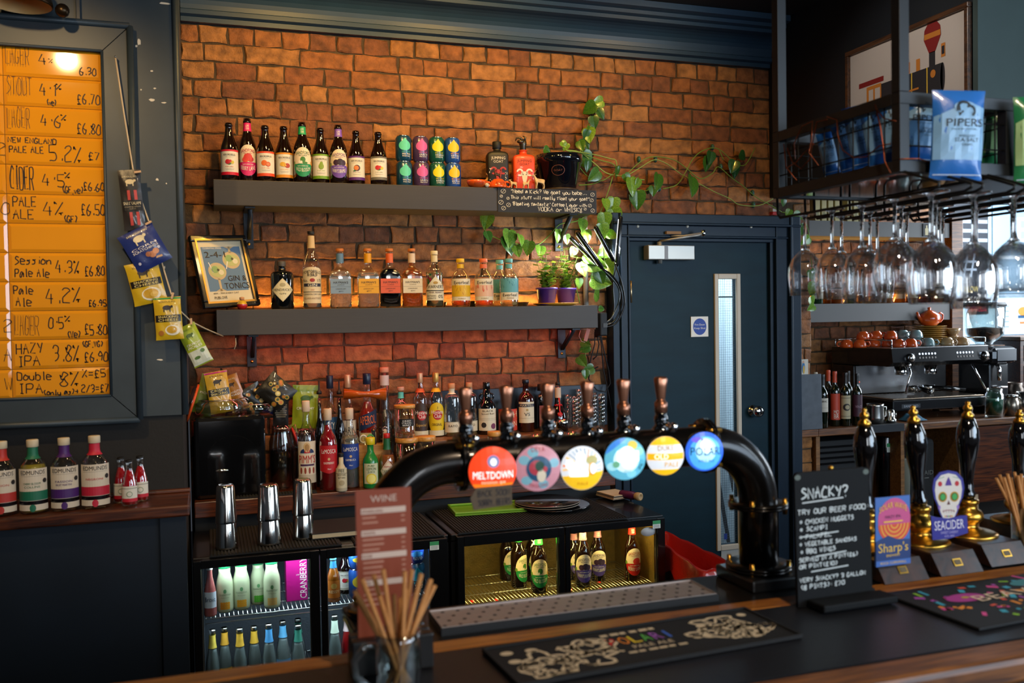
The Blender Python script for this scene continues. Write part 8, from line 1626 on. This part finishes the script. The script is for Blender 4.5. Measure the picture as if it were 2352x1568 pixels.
def wineglass(x,y,H,R_,label):
    global wgm
    t = thing('wine_glass',label,'glass',(x,y,1.9885),0,'wine glasses hanging from the rack'); t.rotation_euler = (0,0,U(0,6)); k = R_ / .05; t.scale = (k,k,H / .235)
    if wgm is None:
        g = G(); g.lathe([(.0,.0),(.034,.0),(.036,-.0015),(.034,-.003),(.012,-.006),(.0045,-.014),(.0042,-.085),(.007,-.098),(.014,-.106),(0,-.1065)],WG,28); o = g.obj('stem',t); g = G()
        g.lathe([(.0135,-.1062),(.024,-.115),(.038,-.130),(.0475,-.152),(.050,-.175),(.0475,-.205),(.0435,-.235),(.0425,-.235),(.0465,-.205),(.049,-.175),(.0465,-.153),(.037,-.132),(.022,-.117),(0,-.109)],WGT,40); wgm = (o.data,g.obj('bowl',t).data)
    else:
        for nm,me in zip(('stem','bowl'),wgm): o = bpy.data.objects.new(nm,me); COL.objects.link(o); o.parent = t
ordn = ('first','second','third','fourth','fifth')
for i,x in enumerate((1.55,1.67,1.79,1.91,2.03)):
    for j,y in enumerate((2.13,2.015,1.90,1.785,1.67)):
        if i > 2 and j < i - 2: continue
        wineglass(x,y,.222 + .012 * ((i + j) % 3) + (.02 if j == 4 else 0),.045 + .005 * (j >= 2) + .004 * (j == 4),'hanging wine glass, %s from the far end in the %s row from the door' % (ordn[j],ordn[i]))

# ================================================================== trailing plant, grow lamp and cables
LFM = []
for i,(c1,c2) in enumerate((('#2f5a1a','#4f7a24'),('#4a7a1c','#8aa83a'),('#1e4420','#3a6a2c'))):  # lightest tone is variegation plus plant lamp brightness put into the colour
    m = mat('pothos leaf %d' % i,c1,.3,coat=.2,var=.0); nt = m.node_tree; b = nt.nodes['Principled BSDF']; tc = nt.nodes.new('ShaderNodeTexCoord'); n = nt.nodes.new('ShaderNodeTexNoise'); n.inputs['Scale'].default_value = 22; n.inputs['Detail'].default_value = 3; n.inputs['Distortion'].default_value = 1.5; r = nt.nodes.new('ShaderNodeValToRGB'); r.color_ramp.elements[0].color = lin(c1) + (1,); r.color_ramp.elements[0].position = .45; r.color_ramp.elements[1].color = lin(c2) + (1,); r.color_ramp.elements[1].position = .6
    nt.links.new(tc.outputs['Object'],n.inputs['Vector']); nt.links.new(n.outputs[0],r.inputs[0]); nt.links.new(r.outputs[0],b.inputs['Base Color']); b.inputs['Transmission Weight'].default_value = 0; LFM.append(m)
def leafmesh(m):
    g = G(); out = [(0,.06),(.18,.12),(.36,.05),(.46,-.15),(.43,-.40),(.30,-.66),(.14,-.88),(0,-1.04)]; rows = []
    for k,(x,z) in enumerate(out): rows.append((x,z))
    v = []; f = []
    mid = [(0,0),(0,-.02),(0,-.08),(0,-.22),(0,-.42),(0,-.66),(0,-.87),(0,-1.04)]
    for s_ in (-1,1):
        o = len(v)
        for (x,z),(mx_,mz) in zip(out,mid):
            cv = lambda xx,zz: -.10 * (abs(xx) * 1.3) + .10 * zz * zz
            v.append((s_ * x,cv(x,z) ,z)); v.append((s_ * x * .5,cv(x * .5,(z + mz) / 2) - .015,(z + mz) / 2)); v.append((0,cv(0,mz) + .02,mz))
        for k in range(len(out) - 1):
            for c_ in (0,1): f.append((o + k * 3 + c_,o + k * 3 + c_ + 1,o + (k + 1) * 3 + c_ + 1,o + (k + 1) * 3 + c_))
    g.add(v,f,m,True); return g.mesh('leaf')
LME = [leafmesh(m) for m in LFM]; VM = [mat('vine green','#6a8a2e',.5),mat('vine pale','#8aa04a',.5)]
pot_o = Vector((P(1285,424,Y=4.02).x,4.02,S1 + .15))
PLT = thing('pothos_plant','trailing variegated pothos growing from the black pot along the bricks','plant',pot_o)
YV = 4.105
def vine(pts,r=.0024,m=0,Y=YV):
    g = G(); q = [(P(u,v,Y=(Y if len(e) == 0 else e[0])) - pot_o) for u,v,*e in pts]; s_ = []
    for i in range(len(q) - 1):
        a,b,c,d_ = q[max(0,i - 1)],q[i],q[i + 1],q[min(len(q) - 1,i + 2)]
        for k in range(4): x = k / 4; s_.append(.5 * (2 * b + (c - a) * x + (2 * a - 5 * b + 4 * c - d_) * x * x + (3 * b - a - 3 * c + d_) * x ** 3))
    s_.append(q[-1]); g.tube(s_,r,VM[m],6); g.obj('vine',PLT)
st0 = (1300,345,4.02); 
vine([st0,(1330,352,4.06),(1338,322),(1346,296),(1362,268),(1370,248)]); vine([st0,(1332,350,4.07),(1365,375),(1392,397),(1425,404),(1455,410),(1480,413)],.0032,1); vine([st0,(1334,350,4.06),(1370,356),(1400,364),(1414,368),(1417,384)],.0026,1); vine([(1332,385,4.06),(1350,405),(1380,415),(1400,405),(1412,395)]); vine([(1330,425,4.0),(1360,423),(1380,415)]); vine([(1335,352,4.07),(1375,367),(1405,375),(1416,386)])
vine([(1440,400),(1470,372),(1500,360),(1545,366),(1575,385),(1607,410),(1636,398),(1650,383),(1680,408),(1708,428),(1736,452),(1768,470),(1796,487)]); vine([(1446,400),(1472,384),(1503,367),(1533,377),(1566,401),(1608,423),(1642,441),(1676,456),(1698,470),(1742,472),(1776,456)],.0024,1); vine([(1522,434),(1555,424),(1574,396),(1592,364),(1618,344),(1650,342),(1688,374),(1712,378),(1734,340)]); vine([(1652,345),(1662,368)]); vine([(1435,410),(1450,432),(1485,438),(1495,425)])
vine([(1407,405),(1400,430),(1386,470),(1374,502),(1370,540,4.06)]); vine([(1113,487),(1107,512),(1120,535),(1150,550),(1180,558),(1208,566),(1236,562),(1262,540),(1286,515),(1322,508),(1350,494)],.0026); vine([(1345,560,4.05),(1372,590,4.05),(1382,625,4.05),(1372,655,4.05)],.004); vine([(1318,640,4.06),(1332,696,4.06)]); vine([(1346,780),(1344,820),(1346,852)]); vine([(1796,487),(1830,495),(1852,515),(1862,560)],.0024,0,4.10); vine([(1862,590),(1868,640),(1866,700)],.0022,0,4.12); vine([(1365,520),(1385,560,4.05),(1388,620,4.05)])
LV = [(1366,240,30,-60,0),(1384,232,26,-70,1),(1374,252,22,30,2),(1362,268,24,10,2),(1356,290,22,20,0),(1350,300,22,-10,2),(1352,296,30,5,1),(1338,320,24,30,2),(1340,350,36,20,0),(1332,325,22,20,0),(1290,326,16,40,1),(1303,330,16,-30,1),(1250,342,20,70,0),(1350,370,22,0,2),(1418,383,22,15,0),(1375,394,30,-50,0),(1435,400,20,30,0),(1448,410,36,10,1),(1468,412,22,-20,1),(1512,402,36,-12,0),(1500,428,20,0,0),(1464,440,36,0,0),(1590,408,42,-18,0),(1626,360,30,5,0),(1634,350,26,-15,2),(1688,370,26,-20,2),(1700,352,22,60,2),(1688,378,28,10,2),(1390,458,24,0,1),(1410,455,30,-8,1),(1406,480,36,20,1),(1388,490,32,5,1),(1382,515,32,10,1),(1396,535,22,60,1),
 (1122,492,32,-18,1),(1118,533,22,10,0),(1162,545,38,14,0),(1170,530,36,-10,1),(1194,540,24,-12,1),(1186,565,24,10,1),(1216,555,28,-12,1),(1242,566,24,-10,1),(1282,528,26,5,1),(1300,540,20,20,1),(1338,505,26,-10,1),(1345,530,24,8,1),(1345,585,30,50,1),(1350,600,40,70,1),(1332,605,28,20,1),(1396,570,36,-60,1),(1390,600,34,30,1),(1360,640,42,75,1),(1366,672,34,70,1),(1320,570,20,-30,1),(1330,640,20,0,1),(1375,625,26,20,0),
 (1336,785,20,70,0),(1352,795,22,-60,0),(1330,820,24,40,0),(1362,845,24,-70,0),(1345,850,18,0,0),(1376,708,14,80,0),(1800,458,14,0,0),(1815,482,16,-30,1),(1838,490,22,-50,1),(1840,515,22,10,0),(1858,546,22,-50,1),(1862,620,22,20,0),(1872,650,26,-20,1),(1862,682,22,30,1),(1870,702,18,-60,1)]
rl = random.Random(2)
for u,v,s_,a,mi in LV:
    Yl = YV - .012 - rl.uniform(0,.02) if u > 1395 or u < 1300 or v < 480 else 4.035 - rl.uniform(0,.02)
    p = P(u,v,Y=Yl); o = bpy.data.objects.new('leaf',LME[mi]); COL.objects.link(o); o.parent = PLT; o.location = p - pot_o; k = s_ * mpp(p) * 1.15; o.scale = (k * 1.05,k,k); o.rotation_euler = (math.radians(rl.uniform(-25,15)),-math.radians(a),math.radians(rl.uniform(-35,35)))
for i,(u,v) in enumerate(((1467,366),(1505,366),(1636,338),(1655,383),(1488,438),(1514,433),(1728,443),(1730,470))):
    p = P(u,v,Y=4.12); t = thing('plant_clip','small blue green oval clip number %d along the pothos vine, counted from the pot' % (i + 1),'clip',p,0,'vine clips on the bricks'); g = G(); g.ball((0,0,0),.012,mat('clip green','#2f5a50',.35),14,(.8,1.15,1.35)); g.obj('clip',t)
# grow lamp with four bendy arms clipped to the lower shelf
c0 = P(1378,742,Y=4.0); t = thing('grow_lamp','clip on plant lamp with four black bendy arms at the end of the lower shelf','plant lamp',c0); g = G(); g.box(-.012,.025,-.03,.03,-.06,.05,BLACKM,.006); g.box(.002,.024,-.0335,-.0305,-.02,.0,K('#3a3a3a')); g.obj('clip_base',t)
WL = KE('#f4f8ff',1.6)
for nm,neck,w0,w1,lit in (('a',[(1384,748),(1410,738),(1428,700),(1424,660),(1405,632),(1386,618)],(1385,618),(1325,533),1),('b',[(1384,752),(1415,742),(1434,700),(1428,650),(1412,604)],(1410,600),(1367,519),1),('c',[(1384,756),(1404,735),(1410,700),(1408,650),(1416,614)],(1416,612),(1426,497),1),('d',[(1384,745),(1404,730),(1422,690),(1418,655),(1384,618)],(1379,612),(1310,545),1)):
    Yw = {'a': 3.93,'b': 3.96,'c': 4.03,'d': 3.99}[nm]; g = G(); pts = [P(u,v,Y=4.0 + (Yw - 4.0) * i / (len(neck) - 1)) - c0 for i,(u,v) in enumerate(neck)]; s_ = []
    for i in range(len(pts) - 1):
        a,b,c,d_ = pts[max(0,i - 1)],pts[i],pts[i + 1],pts[min(len(pts) - 1,i + 2)]
        for k in range(5): x = k / 5; s_.append(.5 * (2 * b + (c - a) * x + (2 * a - 5 * b + 4 * c - d_) * x * x + (3 * b - a - 3 * c + d_) * x ** 3))
    g.tube(s_ + [pts[-1]],.0042,BLACK,8); arm = g.obj('bendy_arm',t)
    A,B_ = P(*w0,Y=Yw) - c0,P(*w1,Y=Yw) - c0; g = G(); g.tube([A,A + (B_ - A) * .04,B_ - (B_ - A) * .03,B_],[.006,.0105,.0105,.008],BLACK,14); wo = g.obj('light_wand',arm)
    dirn = (B_ - A).normalized(); side = Vector((-.5,.8,-.35)) if nm != 'c' else Vector((-1,.1,0)); side = (side - dirn * side.dot(dirn)).normalized(); wv = dirn.cross(side); g = G(); c_ = side * .0112
    g.add([A + (B_ - A) * .12 + c_ + wv * .0045,A + (B_ - A) * .12 + c_ - wv * .0045,B_ - (B_ - A) * .06 + c_ - wv * .0045,B_ - (B_ - A) * .06 + c_ + wv * .0045],[(0,1,2,3)],WL); g.obj('led_strip',wo,fix=False)
    m_ = (A + B_) / 2 + c0 + side * .02; area('plant_lamp_light',m_,m_ + Vector((-.75,.3,-.6)),.012,.16,1.1,(.93,.97,1.0),150)
t = thing('wall_conduit','white plastic conduit pipe on the bricks behind the pothos','pipe',P(1346,700,Y=4.12)); g = G(); q = P(1346,700,Y=4.12); g.tube([(0,0,-.01),(0,0,P(1346,490,Y=4.12).z - q.z)],.0125,K('#b8b4ac',.35),14); g.obj('pipe',t)
t = thing('power_cables','black power cables hanging down the bricks below the plant lamp','cable',P(1372,765,Y=4.05)); c0 = P(1372,765,Y=4.05); g = G()
for pts in ([(1378,770),(1382,800),(1386,850),(1398,905),(1408,960)],[(1380,770),(1388,810),(1398,850),(1402,880),(1390,900),(1370,895),(1352,870),(1356,850),(1374,842)],[(1366,762),(1366,790),(1358,820),(1352,845),(1352,870),(1364,890)],[(1370,765),(1376,790),(1370,818),(1362,825)]): g.tube([P(u,v,Y=4.07 + .006 * i) - c0 if i < 5 else P(u,v,Y=4.09) - c0 for i,(u,v) in enumerate(pts)],.0032,BLACKM,7)
g.box(-.012,.012,-.03,.01,-.02,.02,BLACKM,.004); g.obj('cable',t); g = G(); g.ball((.002,-.032,.005),.003,KE('#3ad84a',1.2),8); g.obj('green_light',t)
t = thing('pink_tag','pink paper tag hanging under the right end of the lower shelf','tag',P(1352,755,Y=3.99)); c0 = P(1352,755,Y=3.99); g = G(); g.box(-.009,.009,-.001,.001,-.06,0,K('#c87a6a',.7),xf=Matrix.Rotation(.3,4,'Y')); g.obj('tag',t); g = G(); g.tube([P(u,v,Y=3.99) - c0 for u,v in ((1350,756),(1334,756),(1330,772),(1336,784),(1344,786))],.0012,K('#c89a8a'),5); g.obj('loop',t)
t = thing('red_fitting','small red and white fitting on the wall above the fire door','fitting',P(1776,487,Y=4.13)); g = G(); g.box(-.016,.016,-.02,.017,-.018,.0,K('#a8201c',.4),.003); g.box(-.013,.013,-.016,.017,.0005,.018,K('#b8b0a8',.4),.003); g.obj('fitting',t)
